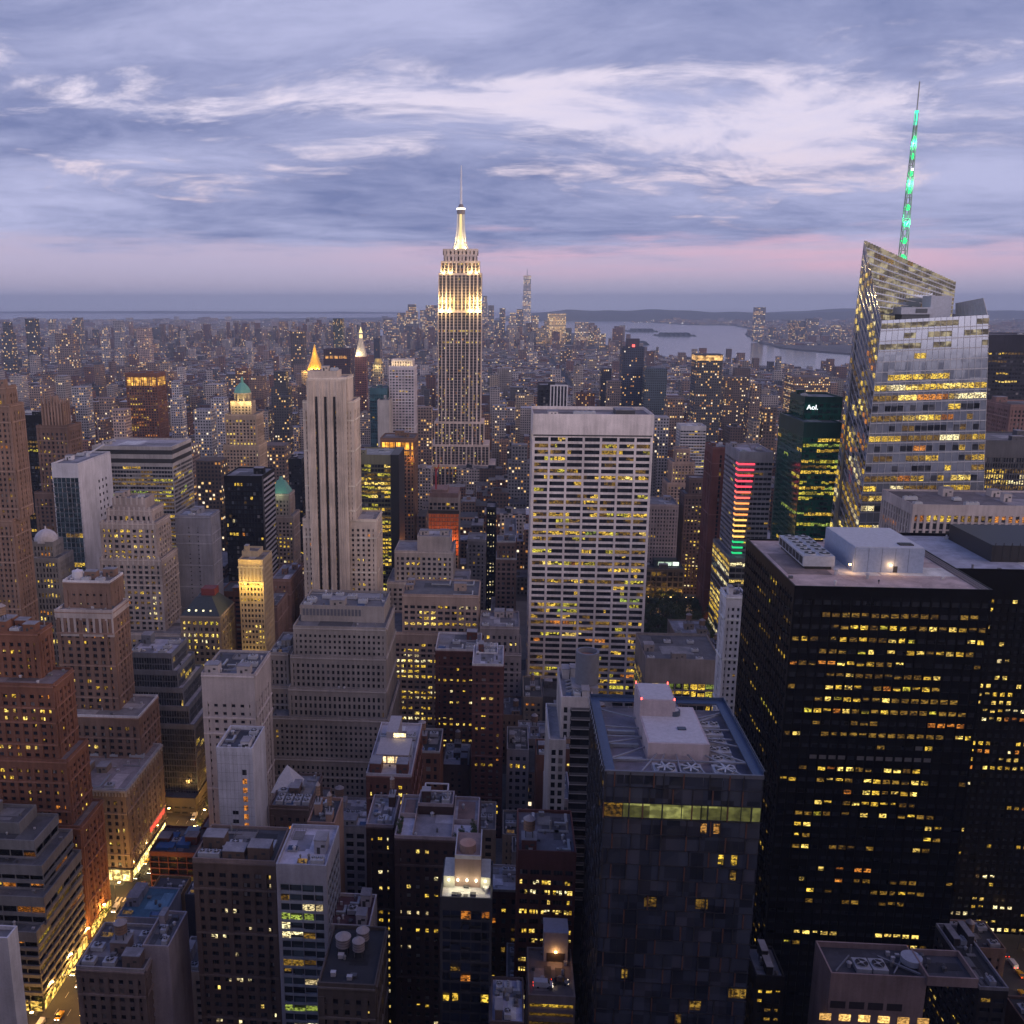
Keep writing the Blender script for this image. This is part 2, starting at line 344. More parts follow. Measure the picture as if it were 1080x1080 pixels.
def facade(mb, panes, face, x0, x1, y0, y1, z0, z1, st, rg, wi=0, si=1):
    """piers and spandrels standing proud of a core, window panes behind them. face: 0 north (towards the camera), 1 east (-x), 2 west (+x)"""
    pd, sd = st.get('pd', .4), st.get('sd', .3); top, bot = st.get('top', 2.2), st.get('bot', 0.)
    if face == 0: L = x1 - x0
    else: L = (y1 - y0) - .8
    H = z1 - z0 - top - bot
    if L < 2 or H < 3: top = z1 - z0 - bot; H = 0
    def bx(u0, u1, a, b, dep, mi):
        if face == 0: mb.box(x0 + u0, x0 + u1, y0 + .8 - dep, y0 + .8, a, b, mi)
        elif face == 2: mb.box(x1 - .8, x1 - .8 + dep, y0 + .8 + u0, y0 + .8 + u1, a, b, mi)
        else: mb.box(x0 + .8 - dep, x0 + .8, y0 + .8 + u0, y0 + .8 + u1, a, b, mi)
    if top > 0: bx(0, L, z1 - top, z1, .8, wi)
    if bot > 0: bx(0, L, z0, z0 + bot, .8, wi)
    if H <= 0: return
    k = .8 - max(pd, sd)                       # proudest element sits flush with the blank walls
    bay = st['bay']; nb = max(1, round(L / bay)); bay = L / nb; fl = st['fl']; nf = max(1, int(round(H / fl))); fl = H / nf
    pw, sh = min(st['pw'], bay * .9), min(st['sh'], fl * .9); za = z0 + bot; sub = st.get('sub', 1)
    cpw = st.get('corner', pw)
    for i in range(nb + 1):
        c = i * bay; a = max(0, c - (pw / 2 if 0 < i < nb else cpw)); b = min(L, c + (pw / 2 if 0 < i < nb else cpw))
        bx(a, b, za, z1 - top, pd + k + (.24 if st.get('pil') and i % st['pil'] == 0 and b - a > .5 else 0), wi)
    for j in range(nf + 1):
        a = za + j * fl - (sh * .5 if j else 0); b = za + j * fl + (sh * .5 if j < nf else 0)
        if b > a: bx(.02, L - .02, a, min(b, z1 - top - .01), sd + k, si)
    if st.get('belt') and nf > 6:
        for j in sorted({2, nf - 2} | set(range(st['belt'], nf - 3, st['belt']))):
            zb = za + j * fl; bx(-.0, L, zb - .35, zb + .35, .8 + .38, 3)
    if st.get('pil') or st.get('belt'): bx(-.0, L, z1 - .5, z1 - .02, .8 + .45, 3)
    rot = 0 if face == 0 else (math.pi / 2 if face == 2 else -math.pi / 2)
    fac = st.get('side_lit', .6) if face else 1.
    pat = st.get('pattern') if face == 0 else None; rec = st.get('rec', .5)
    for j in range(nf):
        fr = rg.random(); fp = st['lit'] * fac * (0.25 + 2.4 * fr * fr); run = 0; cur = None; zc = za + (j + .5) * fl
        for i in range(nb):
            ua = i * bay + (pw / 2 if i else cpw); ub = (i + 1) * bay - (pw / 2 if i < nb - 1 else cpw)
            if ub - ua < .3: continue
            for q in range(sub):
                pwid = (ub - ua) / sub - (.12 if sub > 1 else 0); u = ua + (ub - ua) * (q + .5) / sub
                if pat is not None:
                    row = nf - 1 - j; ch = pat[row][min(i, len(pat[row]) - 1)] if row < len(pat) else '.'
                    mat = {'.': DARK, 'y': YEL, 'Y': YEL2, 'd': DIM, 'o': ORA, 'w': BLINDS}[ch]
                    if mat is YEL: mat = rg.choice((YEL, YEL, YEL, DIM, DIM, YEL2, YG, ORA if rg.random() < .3 else YEL))
                    if ch == '.' and rg.random() < (.10 if 'd' in pat[min(row, len(pat) - 1)] else .015): mat = DIM
                else:
                    if run <= 0:
                        run = rg.choice(st.get('runs', (1, 1, 2, 3))); cur = pick(rg, st.get('pal', P_WARM)) if rg.random() < fp else None
                    run -= 1
                    mat = cur or (pick(rg, st['dark']) if 'dark' in st else (DARK if rg.random() < .8 else (DARK2 if rg.random() < .7 else BLINDS)))
                if face == 0: c = (x0 + u, y0 + rec, zc)
                elif face == 2: c = (x1 - rec, y0 + .8 + u, zc)
                else: c = (x0 + rec, y0 + .8 + u, zc)
                hh = fl - sh + .02
                if mat not in DULL and rg.random() < .45:      # a blind drawn part of the way, or light only under the ceiling
                    k_ = rg.uniform(.45, .85); c = (c[0], c[1], c[2] + (1 if rg.random() < .6 else -1) * hh * (1 - k_) / 2); hh *= k_
                panes.append([c, rot, pwid * (1 if rg.random() < .8 or mat in DULL else rg.uniform(.55, .95)), hh, 0 if face == 0 else face, mat])

def water_tank(b, parent, x, y, z, r=2.0, h=3.4, col=(.30, .19, .13)):
    t_ = MB()
    t_.cyl(x, y, r, r * .97, z + 2.2, z + 2.2 + h, 16, 0); t_.cyl(x, y, r * 1.06, .15, z + 2.2 + h, z + 2.2 + h + 1.3, 16, 1)
    for dx_ in (-1, 1):
        for dy_ in (-1, 1): t_.box(x + dx_ * r * .6 - .12, x + dx_ * r * .6 + .12, y + dy_ * r * .6 - .12, y + dy_ * r * .6 + .12, z, z + 2.2, 2)
    for hz in (.25, .55, .85): t_.cyl(x, y, r * 1.02, r * 1.02, z + 2.2 + h * hz, z + 2.28 + h * hz, 16, 2)
    return b.part('water_tank', t_, [flat(col, .8), flat((.34, .30, .30), .7), flat((.06, .06, .065), .5)], parent)
def cooling_unit(b, parent, x0, x1, y0, y1, z, h, fans=1, col=(.42, .43, .47)):
    t_ = MB(); t_.box(x0, x1, y0, y1, z + .35, z + h, 0); t_.box(x0 + .2, x1 - .2, y0 + .2, y1 - .2, z, z + .35, 1)
    lx = (x1 - x0) >= (y1 - y0); n = fans
    for k in range(n):
        cx = x0 + (x1 - x0) * ((k + .5) / n if lx else .5); cy = y0 + (y1 - y0) * (.5 if lx else (k + .5) / n)
        r = .42 * min((x1 - x0) / (n if lx else 1), (y1 - y0) / (1 if lx else n))
        t_.cyl(cx, cy, r, r, z + h, z + h + .35, 14, 0, 1); t_.cyl(cx, cy, r * .3, r * .3, z + h + .35, z + h + .5, 8, 0)
        for a in range(4):
            an = a * math.pi / 2 + .4; t_.beam((cx, cy, z + h + .42), (cx + r * .95 * math.cos(an), cy + r * .95 * math.sin(an), z + h + .42), .14, 0)
    return b.part('cooling_unit', t_, [flat(col, .5), flat((.03, .03, .035), .7)], parent)
def bulkhead(b, parent, x0, x1, y0, y1, z, h, mat, door=True):
    t_ = MB(); t_.box(x0, x1, y0, y1, z, z + h, 0); t_.box(x0 - .12, x1 + .12, y0 - .12, y1 + .12, z + h, z + h + .25, 1)
    if door and x1 - x0 > 2.5:
        c = x0 + (x1 - x0) * .35; t_.box(c - .5, c + .5, y0 - .06, y0, z, z + 2.1, 2)
        c = x0 + (x1 - x0) * .72; t_.box(c - .6, c + .6, y0 - .05, y0, z + h * .5, z + h * .5 + .8, 2)
    return b.part('bulkhead', t_, [mat, roofing((.26, .25, .27)), flat((.05, .05, .055))], parent)
def duct(b, parent, pts, z, w_=.8):
    t_ = MB()
    for p, q in zip(pts, pts[1:]): t_.beam((p[0], p[1], z + .6), (q[0], q[1], z + .6), w_)
    for p in pts: t_.box(p[0] - w_ * .55, p[0] + w_ * .55, p[1] - w_ * .55, p[1] + w_ * .55, z, z + .6 + w_ * .55)
    return b.part('duct', t_, flat((.38, .39, .42), .45, .3), parent)

def roof_of(b, x0, x1, y0, y1, z, wall, rg, col=(.16, .16, .17), parapet=1.1, items=4, tank=.0, par_mat=None):
    t_ = MB(); e = .45; t_.box(x0 + e, x1 - e, y0 + e, y1 - e, z - .3, z + .06, 0, bottom=False)
    W, D = x1 - x0, y1 - y0
    if W > 7 and D > 7:
        for k in range(rg.choice((2, 3, 4))):
            w_, d_ = W * rg.uniform(.15, .45), D * rg.uniform(.15, .5); ax = x0 + 1 + rg.random() * (W - w_ - 2); ay = y0 + 1 + rg.random() * (D - d_ - 2); t_.box(ax, ax + w_, ay, ay + d_, z, z + .10 + .04 * k, rg.choice((1, 2)))
    rf = b.part('roof', t_, [roofing(col), roofing(tuple(q * .5 for q in col)), roofing(tuple(min(.6, q * 1.5 + .05) for q in col))])
    if y0 < 460 and W > 8 and D > 8:
        for k in range(rg.choice((5, 8, 11))):
            v_ = MB(); ax = x0 + 1.5 + rg.random() * (W - 3); ay = y0 + 1.5 + rg.random() * (D - 3); r_ = rg.uniform(.25, .6); hh = rg.uniform(.7, 1.9)
            if rg.random() < .5: v_.cyl(ax, ay, r_, r_, z + .05, z + hh, 10); v_.cyl(ax, ay, r_ * 1.5, r_ * .8, z + hh, z + hh + .35, 10)
            else: v_.box(ax - r_, ax + r_ * 1.6, ay - r_, ay + r_, z + .05, z + hh * .7); v_.box(ax - r_ * 1.15, ax + r_ * 1.75, ay - r_ * 1.15, ay + r_ * 1.15, z + hh * .7, z + hh * .7 + .12)
            b.part('roof_vent', v_, flat(rg.choice(((.4, .4, .43), (.2, .2, .21), (.09, .09, .1), (.5, .48, .5))), .5), rf)
    p_ = MB()
    p_.box(x0, x1, y0, y0 + e, z, z + parapet); p_.box(x0, x1, y1 - e, y1, z, z + parapet)
    p_.box(x0, x0 + e, y0 + e, y1 - e, z, z + parapet); p_.box(x1 - e, x1, y0 + e, y1 - e, z, z + parapet)
    b.part('parapet', p_, par_mat or wall)
    W, D = x1 - x0, y1 - y0; zz = z + .05
    if items <= 0 or W < 6 or D < 6: return rf
    cells = [(i, j) for i in range(3) for j in range(3 if D > 14 else 2)]; rg.shuffle(cells); nj = 3 if D > 14 else 2
    near_ = y0 < 480
    if near_: items = min(len(cells), items + 3)
    kinds = ['bulk'] + [rg.choice(['ac', 'ac2', 'duct', 'bulk', 'ac', 'sky', 'pipe', 'rail'] if near_ else ['ac', 'ac2', 'duct', 'bulk', 'ac']) for _ in range(items - 1)]
    for kd, (i, j) in zip(kinds, cells):
        cw, cd = (W - 2) / 3, (D - 2) / nj; ax = x0 + 1 + i * cw; ay = y0 + 1 + j * cd
        if kd == 'bulk':
            sx, sy = min(cw * .85, rg.uniform(4, 9)), min(cd * .85, rg.uniform(4, 8)); hh = rg.uniform(2.6, 4.8)
            bulkhead(b, rf, ax + .2, ax + .2 + sx, ay + .2, ay + .2 + sy, zz, hh, wall)
            if rg.random() < tank: water_tank(b, rf, ax + .2 + sx / 2, ay + .2 + sy / 2, zz + hh + .25, min(2.1, sx * .4, sy * .4))
        elif kd == 'ac': cooling_unit(b, rf, ax + .3, ax + .3 + min(cw * .8, 4), ay + .3, ay + .3 + min(cd * .7, 3), zz, 1.8, 1)
        elif kd == 'ac2': cooling_unit(b, rf, ax + .3, ax + .3 + min(cw * .9, 7), ay + .3, ay + .3 + min(cd * .5, 2.6), zz, 2.0, 3)
        elif kd == 'sky':
            s_ = MB(); w_, d_ = min(cw * .7, 4.), min(cd * .5, 2.4); s_.box(ax + .5, ax + .5 + w_, ay + .5, ay + .5 + d_, zz, zz + .7, 0); s_.loft([(ax + .6, ay + .6, zz + .7), (ax + .4 + w_, ay + .6, zz + .7), (ax + .4 + w_, ay + .4 + d_, zz + .7), (ax + .6, ay + .4 + d_, zz + .7)], [(ax + .7, ay + .5 + d_ * .45, zz + 1.5), (ax + .3 + w_, ay + .5 + d_ * .45, zz + 1.5), (ax + .3 + w_, ay + .5 + d_ * .55, zz + 1.5), (ax + .7, ay + .5 + d_ * .55, zz + 1.5)], 1)
            b.part('skylight', s_, [flat((.3, .3, .32)), DIM if rg.random() < .3 else GLASSB], rf)
        elif kd == 'pipe':
            s_ = MB(); q = ay + cd * .5
            for k in range(3): s_.beam((ax + .2, q + k * .45, zz + .35), (ax + cw * 1.3 if i < 2 else ax + cw * .9, q + k * .45, zz + .35), .22)
            for k in range(4): s_.box(ax + .4 + k * cw * .22, ax + .6 + k * cw * .22, q - .15, q + 1.1, zz, zz + .3)
            s_.cyl(ax + cw * .8, q + 1.6, .3, .3, zz, zz + 3.2, 8); b.part('pipe_run', s_, flat((.33, .32, .33), .5, .2), rf)
        elif kd == 'rail':
            s_ = MB(); a0, a1, b0, b1 = ax + .3, ax + cw * .9, ay + .3, ay + cd * .85
            for (p, q) in (((a0, b0), (a1, b0)), ((a1, b0), (a1, b1)), ((a1, b1), (a0, b1)), ((a0, b1), (a0, b0))):
                for hz_ in (.55, 1.05): s_.beam((p[0], p[1], zz + hz_), (q[0], q[1], zz + hz_), .07)
                for k in range(4): s_.beam((p[0] + (q[0] - p[0]) * k / 4, p[1] + (q[1] - p[1]) * k / 4, zz), (p[0] + (q[0] - p[0]) * k / 4, p[1] + (q[1] - p[1]) * k / 4, zz + 1.05), .07)
            s_.box(a0 + .2, a1 - .2, b0 + .2, b1 - .2, zz + .02, zz + .14); b.part('roof_railing', s_, flat((.22, .20, .19)), rf)
        else: duct(b, rf, [(ax + .8, ay + .8), (ax + cw * .8, ay + .8), (ax + cw * .8, ay + cd * .8)], zz)
    return rf

def tower(name, label, cat, tiers, st, words=None, vb=None, group=None, seed=1, finish=True, keep=True, min_area=6., limit=100):
    """tiers from the top down: (px left, px right, py of the front roof edge, Y of the front, depth, [options])"""
    rg = random.Random(seed * 7919 + 13); st = dict(st)
    if 'pattern' not in st and not st.get('exact'):
        for k_, f_ in (('bay', .85), ('pw', .85), ('fl', .88), ('sh', .88)): st[k_] = st[k_] * f_
        if st['pw'] > 1.1 and 'rough' not in st and st.get('pd', .4) == .4: st.setdefault('pil', rg.choice((2, 3, 4))); st.setdefault('belt', rg.choice((5, 7, 9)))
    T_ = []
    for t_ in tiers:
        a, bx_, y, Y, dep = t_[:5]; op = t_[5] if len(t_) > 5 else {}
        xa, za = at(a, y, Y); xb, zb = at(bx_, y, Y); z = op.get('z', za); T_.append([min(xa, xb), max(xa, xb), Y, Y + dep, z, op])
    lo = T_[-1]; cx, cy = (lo[0] + lo[1]) / 2, (lo[2] + lo[3]) / 2
    b = Building(name, label, cat, cx, cy, group); b.tiers = T_; b.rg = rg
    wall = masonry(st['wall'], st.get('rough', .85), st.get('var', .36), st.get('metal', 0.)); span = masonry(st['span'], st.get('srough', .7)) if 'span' in st else wall
    b.wall = wall
    mb = MB()
    for i, (x0, x1, y0, y1, z1, op) in enumerate(T_):
        z0 = T_[i + 1][4] if i + 1 < len(T_) else 0.
        if op.get('base') is not None: z0 = op['base']
        s2 = dict(st); s2.update(op.get('st', {}))
        e = .8
        mb.box(x0 + e, x1 - e, y0 + e, y1 - .0, z0, z1, 2, bottom=False)
        facade(mb, b.panes, 0, x0, x1, y0, y1, z0, z1, s2, rg)
        for fc in (1, 2):
            vis = (x1 < 5 and fc == 2) or (x0 > -5 and fc == 1)
            if vis: facade(mb, b.panes, fc, x0, x1, y0, y1, z0, z1, s2, rg)
            else:
                q = (x0, x0 + e) if fc == 1 else (x1 - e, x1); mb.box(q[0], q[1], y0 + e, y1, z0, z1, 0)
        r_ = roof_of(b, x0, x1, y0, y1, z1, wall, rg, s2.get('roof', (.17, .165, .175)), s2.get('par', 1.1), op.get('items', s2.get('items', 3) if i == 0 else 0), s2.get('tank', .0), masonry(st['cap']) if 'cap' in st else None)
        if i == 0: b.roof = r_
        FOOT.append((x0, x1, y0, y1))
    b.wallpart = b.part('wall', mb, [wall, span, flat((.03, .032, .04), .3), masonry(tuple(round(min(.7, c * 1.3 + .02), 3) for c in st['wall']))])
    a = min(t_[0] for t_ in tiers); c = max(t_[1] for t_ in tiers)
    if keep: SEEN.append((tiers[0][0], tiers[0][1], vb or tiers[-1][2] + 40, tiers[0][3]))
    if words: NAMED.append(((tiers[0][0] + tiers[0][1]) / 2, a, c, tiers[0][2], words))
    if finish: b.windows(limit, min_area)
    return b
def flood(x, y, z, power, col=(1., .72, .28), r=.6):
    l = bpy.data.lights.new('flood_light', 'POINT'); l.energy = power; l.color = col; l.shadow_soft_size = r
    o = bpy.data.objects.new('flood_light', l); C.objects.link(o); o.location = (x, y, z); return o

# ================================================================== the setting: water, land, hills, streets
def poly_sheet(name, pts, z, mat, skirt=0.):
    mb = MB(); n = len(pts); mb.v = [(x, y, z) for x, y in pts]; mb.f = [tuple(range(n))]; mb.m = [0]
    if skirt:
        mb.v += [(x, y, z - skirt) for x, y in pts]
        for k in range(n): q = (k + 1) % n; mb.f.append((k, n + k, n + q, q)); mb.m.append(0)
    return struct(name, mb, mat)
wm, wt, wb = new_mat('water'); wp = wt.n.new('ShaderNodeNewGeometry').outputs['Position']
wb.inputs['Base Color'].default_value = (.05, .06, .085, 1); wb.inputs['Roughness'].default_value = .16
wbp = wt.n.new('ShaderNodeBump'); wbp.inputs['Strength'].default_value = .12; wbp.inputs['Distance'].default_value = 2.
wt.set(wbp.inputs['Height'], wt.noise(wp, .03, 5, .6)); wt.l.new(wbp.outputs[0], wb.inputs['Normal'])
poly_sheet('water', [(-30000, -800), (30000, -800), (30000, 31500), (-30000, 31500)], -7, wm)
gm, gt, gb = new_mat('asphalt'); gp = gt.n.new('ShaderNodeNewGeometry').outputs['Position']
gt.set(gb.inputs['Base Color'], gt.mix(gt.rng(gt.noise(gp, .08, 6, .65), .3, .7), (.03, .03, .033), (.07, .068, .07))); gb.inputs['Roughness'].default_value = .8
def g2(*pts): return [ground_at(x, y) for x, y in pts]
shore = [ground_at(x, y) for x, y in ((560, 347), (612, 352), (640, 366), (690, 374), (727, 380), (780, 385), (840, 390), (900, 396))]
sx = shore[-1][0]
poly_sheet('ground', [(-2900, -700), (sx + 150, -700)] + [(sx + 150, shore[-1][1] * .6)] + shore[::-1] + [(-1500, 6500), (-2900, 5200)], 0, gm, 8)
lm, lt, lb = new_mat('far_land'); lp_ = lt.n.new('ShaderNodeNewGeometry').outputs['Position']
lt.set(lb.inputs['Base Color'], lt.mix(lt.rng(lt.noise(lp_, .004, 6, .65), .35, .65), (.045, .05, .045), (.13, .11, .11))); lb.inputs['Roughness'].default_value = .9
east = [ground_at(x, y) for x, y in ((-60, 336.5), (60, 337), (200, 336.5), (330, 335.5), (420, 334.5), (436, 338), (420, 345))]
poly_sheet('far_shore', [(-16000, 3000), (-3150, 3000), (-3150, 5300), (-1900, 6600)] + east[::-1] + [(-16000, east[0][1])], .4, lm, 8)
nj = [ground_at(x, y) for x, y in ((1200, 380), (1010, 377), (895, 372.5), (850, 369), (822, 366), (800, 360), (786, 352), (792, 346), (770, 342.5), (725, 342), (690, 340), (668, 339.5))]
poly_sheet('far_bank', nj + [(nj[-1][0], 17500), (24000, 17500), (24000, nj[0][1])], .4, lm, 8)
hm, ht, hb = new_mat('wooded_hill'); hb.inputs['Roughness'].default_value = .95
hpz = ht.n.new('ShaderNodeNewGeometry').outputs['Position']
ht.set(hb.inputs['Base Color'], ht.mix(ht.rng(ht.noise(hpz, .003, 6, .6), .35, .65), (.03, .045, .035), (.07, .075, .06)))
def ridge(name, x0, x1, y, dep, h, seed):
    rg = random.Random(seed); mb = MB(); n = 90; ph = [rg.uniform(0, 6.3) for _ in range(6)]; rows = []
    for j, (f, hh) in enumerate(((0, 0), (.25, .62), (.5, 1.), (.75, .7), (1, 0))):
        row = []
        for i in range(n + 1):
            t_ = i / n; e = min(1, t_ * 6) * min(1, (1 - t_) * 6)
            q = .72 + .13 * math.sin(5 * t_ + ph[0]) + .08 * math.sin(13 * t_ + ph[1] + j) + .04 * math.sin(31 * t_ + ph[2]) + .03 * math.sin(67 * t_ + ph[3] + j)
            row.append((x0 + (x1 - x0) * t_, y + dep * f, -8 + (h + 8) * hh * q * e ** .6 if hh else -8))
        rows.append(row)
    for r in rows: mb.v += r
    for j in range(4):
        for i in range(n): a = j * (n + 1) + i; mb.f.append((a, a + 1, a + n + 2, a + n + 1)); mb.m.append(0)
    return struct(name, mb, hm)
xa = at(520, 330, 15000)[0]; xb = at(870, 330, 15000)[0]
ridge('hills', xa, xb + 2500, 15000, 3500, 200, 4)
ridge('hills', xb - 500, 16000, 17600, 4000, 230, 9)
ridge('hills', at(-120, 330, 24000)[0], at(440, 330, 24000)[0], 25500, 2500, 60, 2)
def islet(x0, x1, y, h):
    X0, Y = ground_at(x0, y); X1, _ = ground_at(x1, y); mb = MB(); n = 26; rows = []
    for f, hh in ((0, 0), (.3, 1), (.7, 1), (1, 0)):
        rows.append([(X0 + (X1 - X0) * i / n, Y + f * 420, -8 + (h + 8) * hh * (.55 + .45 * math.sin(i * 2.1 + f * 5)) * min(1, i / 4, (n - i) / 4)) for i in range(n + 1)])
    for r in rows: mb.v += r
    for j in range(3):
        for i in range(n): a = j * (n + 1) + i; mb.f.append((a, a + 1, a + n + 2, a + n + 1)); mb.m.append(0)
    return struct('island', mb, hm)
islet(662, 697, 349.5, 22); islet(693, 738, 354, 20); islet(674, 687, 363, 12)

# streets: kerbed blocks on the avenue grid, east avenue at x -178..-148, west avenue at x 188..216
AVE_E, AVE_W = (-173., -148.), (188., 217.)
pave = masonry((.17, .165, .16), .85)
CROSS = [285 - 80, 371, 503 - 68, 583, 664, 828, 908, 988, 1068, 1148]
pv_ = MB()
def walk_block(x0, x1, y0, y1): pv_.box(x0, x1, y0, y1, .0, .14, 0)
ys = [(215, 283), (296, 338), (338, 363), (378, 430), (441, 497), (509, 575), (593, 655), (676, 820), (838, 900), (916, 980), (996, 1060), (1076, 1140)]
for y0, y1 in ys:
    for x0, x1 in ((-460, AVE_E[0] + .0), (AVE_E[1], AVE_W[0]), (AVE_W[1], 470)): walk_block(x0, x1, y0, y1)
struct('pavement', pv_, pave)
rm_ = MB()
for k in range(60):
    y = 225 + k * 9.
    for x in (-166.5, -161.5, -156.5): rm_.box(x - .08, x + .08, y, y + 3.2, .0, .012)
for k in range(14): rm_.box(-172 + k * 1.75, -171.2 + k * 1.75, 286, 290.5, .0, .014)
for k in range(14): rm_.box(-172 + k * 1.75, -171.2 + k * 1.75, 366, 369.5, .0, .014)
struct('road_markings', rm_, flat((.6, .6, .57), .7))

# the tower the picture is taken from and unseen towers added around it to keep the bright northern sky off the near streets
def plain_tower(label, x0, x1, y0, y1, h, col):
    mb = MB(); mb.tower(x0, x1, y0, y1, 0, h, col, (.2, .2, .21), 3.2, 3.9, .1, int(h)); mb.tower(x0 + 8, x1 - 8, y0 + 8, y1 - 8, h, h + 7, col, (.2, .2, .21), 3.2, 3.9, .05, int(h) + 1)
    o = mb.build('unseen_shade_tower', [CITY, CROOF], None, ((x0 + x1) / 2, (y0 + y1) / 2, 0)); tag(o, label, 'skyscraper')  # unseen, put in to shade the near streets
plain_tower('unseen limestone slab tower directly under and behind the viewpoint', -52, 56, -90, -7, 252, (.22, .20, .18))
plain_tower('unseen broad tower added behind the viewpoint on its east side to block sky light', -170, -58, -90, -12, 215, (.2, .18, .17))
plain_tower('unseen brown tower added behind the east avenue to block sky light', -330, -182, -90, 10, 190, (.18, .14, .12))
plain_tower('unseen tall tower added behind the viewpoint on its west side to block sky light', 64, 186, -80, 0, 238, (.18, .18, .18))
plain_tower('unseen tower added across the west avenue beside the viewpoint to block sky light', 222, 320, -70, 40, 232, (.18, .17, .17))
plain_tower('unseen dark tower added across the west avenue to block the sunset glow', 226, 300, 60, 150, 215, (.1, .1, .11))
plain_tower('unseen brown tower added across the west avenue to block the sunset glow', 262, 330, 165, 262, 200, (.13, .10, .09))
plain_tower('unseen pale tower added behind the east avenue to block sky light', -330, -215, 40, 130, 170, (.24, .22, .2))

# ================================================================== the big buildings, each placed by its own height and distance
LIME = (.57, .475, .40); PALE = (.60, .54, .52); WHITE = (.66, .64, .68)
# --- white travertine slab
gb_ = tower('office_slab', 'wide white stone office slab with seven columns of dark ribbon windows', 'skyscraper', [(562, 690, 440, 594, 46)],
    dict(wall=(.70, .63, .62), bay=10.9, fl=4.05, pw=1.35, sh=1.5, corner=1.5, pd=.5, sd=.38, top=11.8, lit=.36, sub=4, rec=.75, exact=1, pal=[(YEL, 5), (DIM, 7), (YG, 2.5), (GRN, .4), (ORA, .25), (YEL2, .6)], runs=(1, 2, 3, 5), items=0, par=2.2, roof=(.20, .17, .17), dark=[(DARK, 1)]),
    words='the white slab', vb=735, finish=True, seed=5)
x0, x1, y0, y1, z, _ = gb_.tiers[0]
t_ = MB(); t_.box(x0 + .6, x1 - .6, y0 - .06, y0 + .05, z - 11.7, z - 10.8, 0); gb_.part('dark_line', t_, flat((.05, .045, .045)))  # dark line on the front face below the blank top
bulkhead(gb_, gb_.roof, x0 + 10, x0 + 16, y0 + 8, y0 + 20, z, 2.6, gb_.wall); bulkhead(gb_, gb_.roof, x1 - 22, x1 - 10, y0 + 14, y0 + 30, z, 3.2, flat((.05, .05, .06)), False)
cooling_unit(gb_, gb_.roof, x0 + 26, x0 + 40, y0 + 12, y0 + 18, z, 2.2, 4)

# --- big black office tower on the right
BLK = ["....................", "...dddddddddddd.....", "....dyyydyyydyydYydd", "dyd.yyyyyyyyy.....Yy", "...dyd.yy.y.yYdyYyd.", "oyyooyyyyd.Y.......d", "....ddyddddddyyy....", "....YyYy.dyyyyyd....", "...dyyyyddyddddddd..",
       "..yyyyYyydyydddydd..", ".......ddd.....oooo.", "yy..ydydddddddydd.Yy", "..............wy....", "...wwww.wwwwwwww....", "....yyYYyd.yydy.....", "yy..yyyy.yydyyyy....", ".......o.yyyYyy.....", "....yy.yYyyyydd.....", "....yd.d.Y.Y.dyyd...", "..yy............yy..",
       "..yd............yd..", "..dy...........Yd...", "....................", ".....Y.o.oo.........", "...Y...o.d.........d", "....y.d....dddyd....", "........d...ddd.....", "....................", "....................", "...YYYYY....YYYYY...", "..yd...........oY...", ".........oy.........", "....................", "........d..........."]
bt = tower('office_tower', 'black bronze office tower with rows of small amber windows and a beige flat roof', 'office tower', [(838, 1048, 620, 300, 63)],
    dict(wall=(.006, .006, .008), span=(.007, .007, .010), srough=.35, rough=.4, bay=3.07, fl=4.15, pw=.62, sh=2.6, pd=.5, sd=.35, top=2.6, lit=.16, side_lit=.85, rec=.4, pal=[(YEL, 4), (DIM, 6), (YG, 1)], pattern=BLK, items=0, par=.7, roof=(.46, .36, .34), dark=[(DARK, 1)]),  # side_lit: glowing east panes stand in for yellowish reflections
    words='the big black tower', vb=1075, seed=7)
x0, x1, y0, y1, z, _ = bt.tiers[0]
zr = z + .06
# the cooling bank and the plant room on its roof
ax0, az = at(836, 590, 336); cx0 = x0 + 9; t_ = MB()
t_.box(cx0, cx0 + 10.5, y0 + 22, y0 + 52, zr + 1.2, zr + 4.8, 0); t_.box(cx0 + .8, cx0 + 9.7, y0 + 22.6, y0 + 51.4, zr, zr + 1.2, 1)
for k in range(7): t_.box(cx0 - .08, cx0, y0 + 23 + k * 4.1, y0 + 26.4 + k * 4.1, zr + 1.7, zr + 4.2, 1)
for k in range(6):
    for j in (0, 1):
        t_.cyl(cx0 + 2.8 + j * 4.9, y0 + 24.6 + k * 4.9, 1.9, 1.9, zr + 4.8, zr + 5.4, 14, 0, 1); t_.cyl(cx0 + 2.8 + j * 4.9, y0 + 24.6 + k * 4.9, .6, .6, zr + 5.4, zr + 5.6, 8, 0)
bt.part('cooling_bank', t_, [flat((.42, .44, .50), .45), flat((.02, .02, .025), .6)], bt.roof)
px0 = x0 + 25; t_ = MB(); t_.box(px0, px0 + 23, y0 + 20, y0 + 50, zr, zr + 8.6, 0); t_.box(px0 + .3, px0 + 22.7, y0 + 20.3, y0 + 49.7, zr + 8.6, zr + 8.8, 1)
t_.box(px0 + 13.2, px0 + 14.6, y0 + 19.93, y0 + 20, zr, zr + 2.3, 2); t_.box(px0 + 16, px0 + 20.5, y0 + 23, y0 + 26, zr + 8.8, zr + 9.2, 2)
for k in range(5): t_.box(px0 + 4.4 * k + .3, px0 + 4.4 * k + .36, y0 + 19.96, y0 + 20, zr + .3, zr + 8.4, 2)
bt.part('plant_room', t_, [flat((.30, .36, .50), .5), flat((.50, .51, .56), .6), flat((.03, .03, .035))], bt.roof)
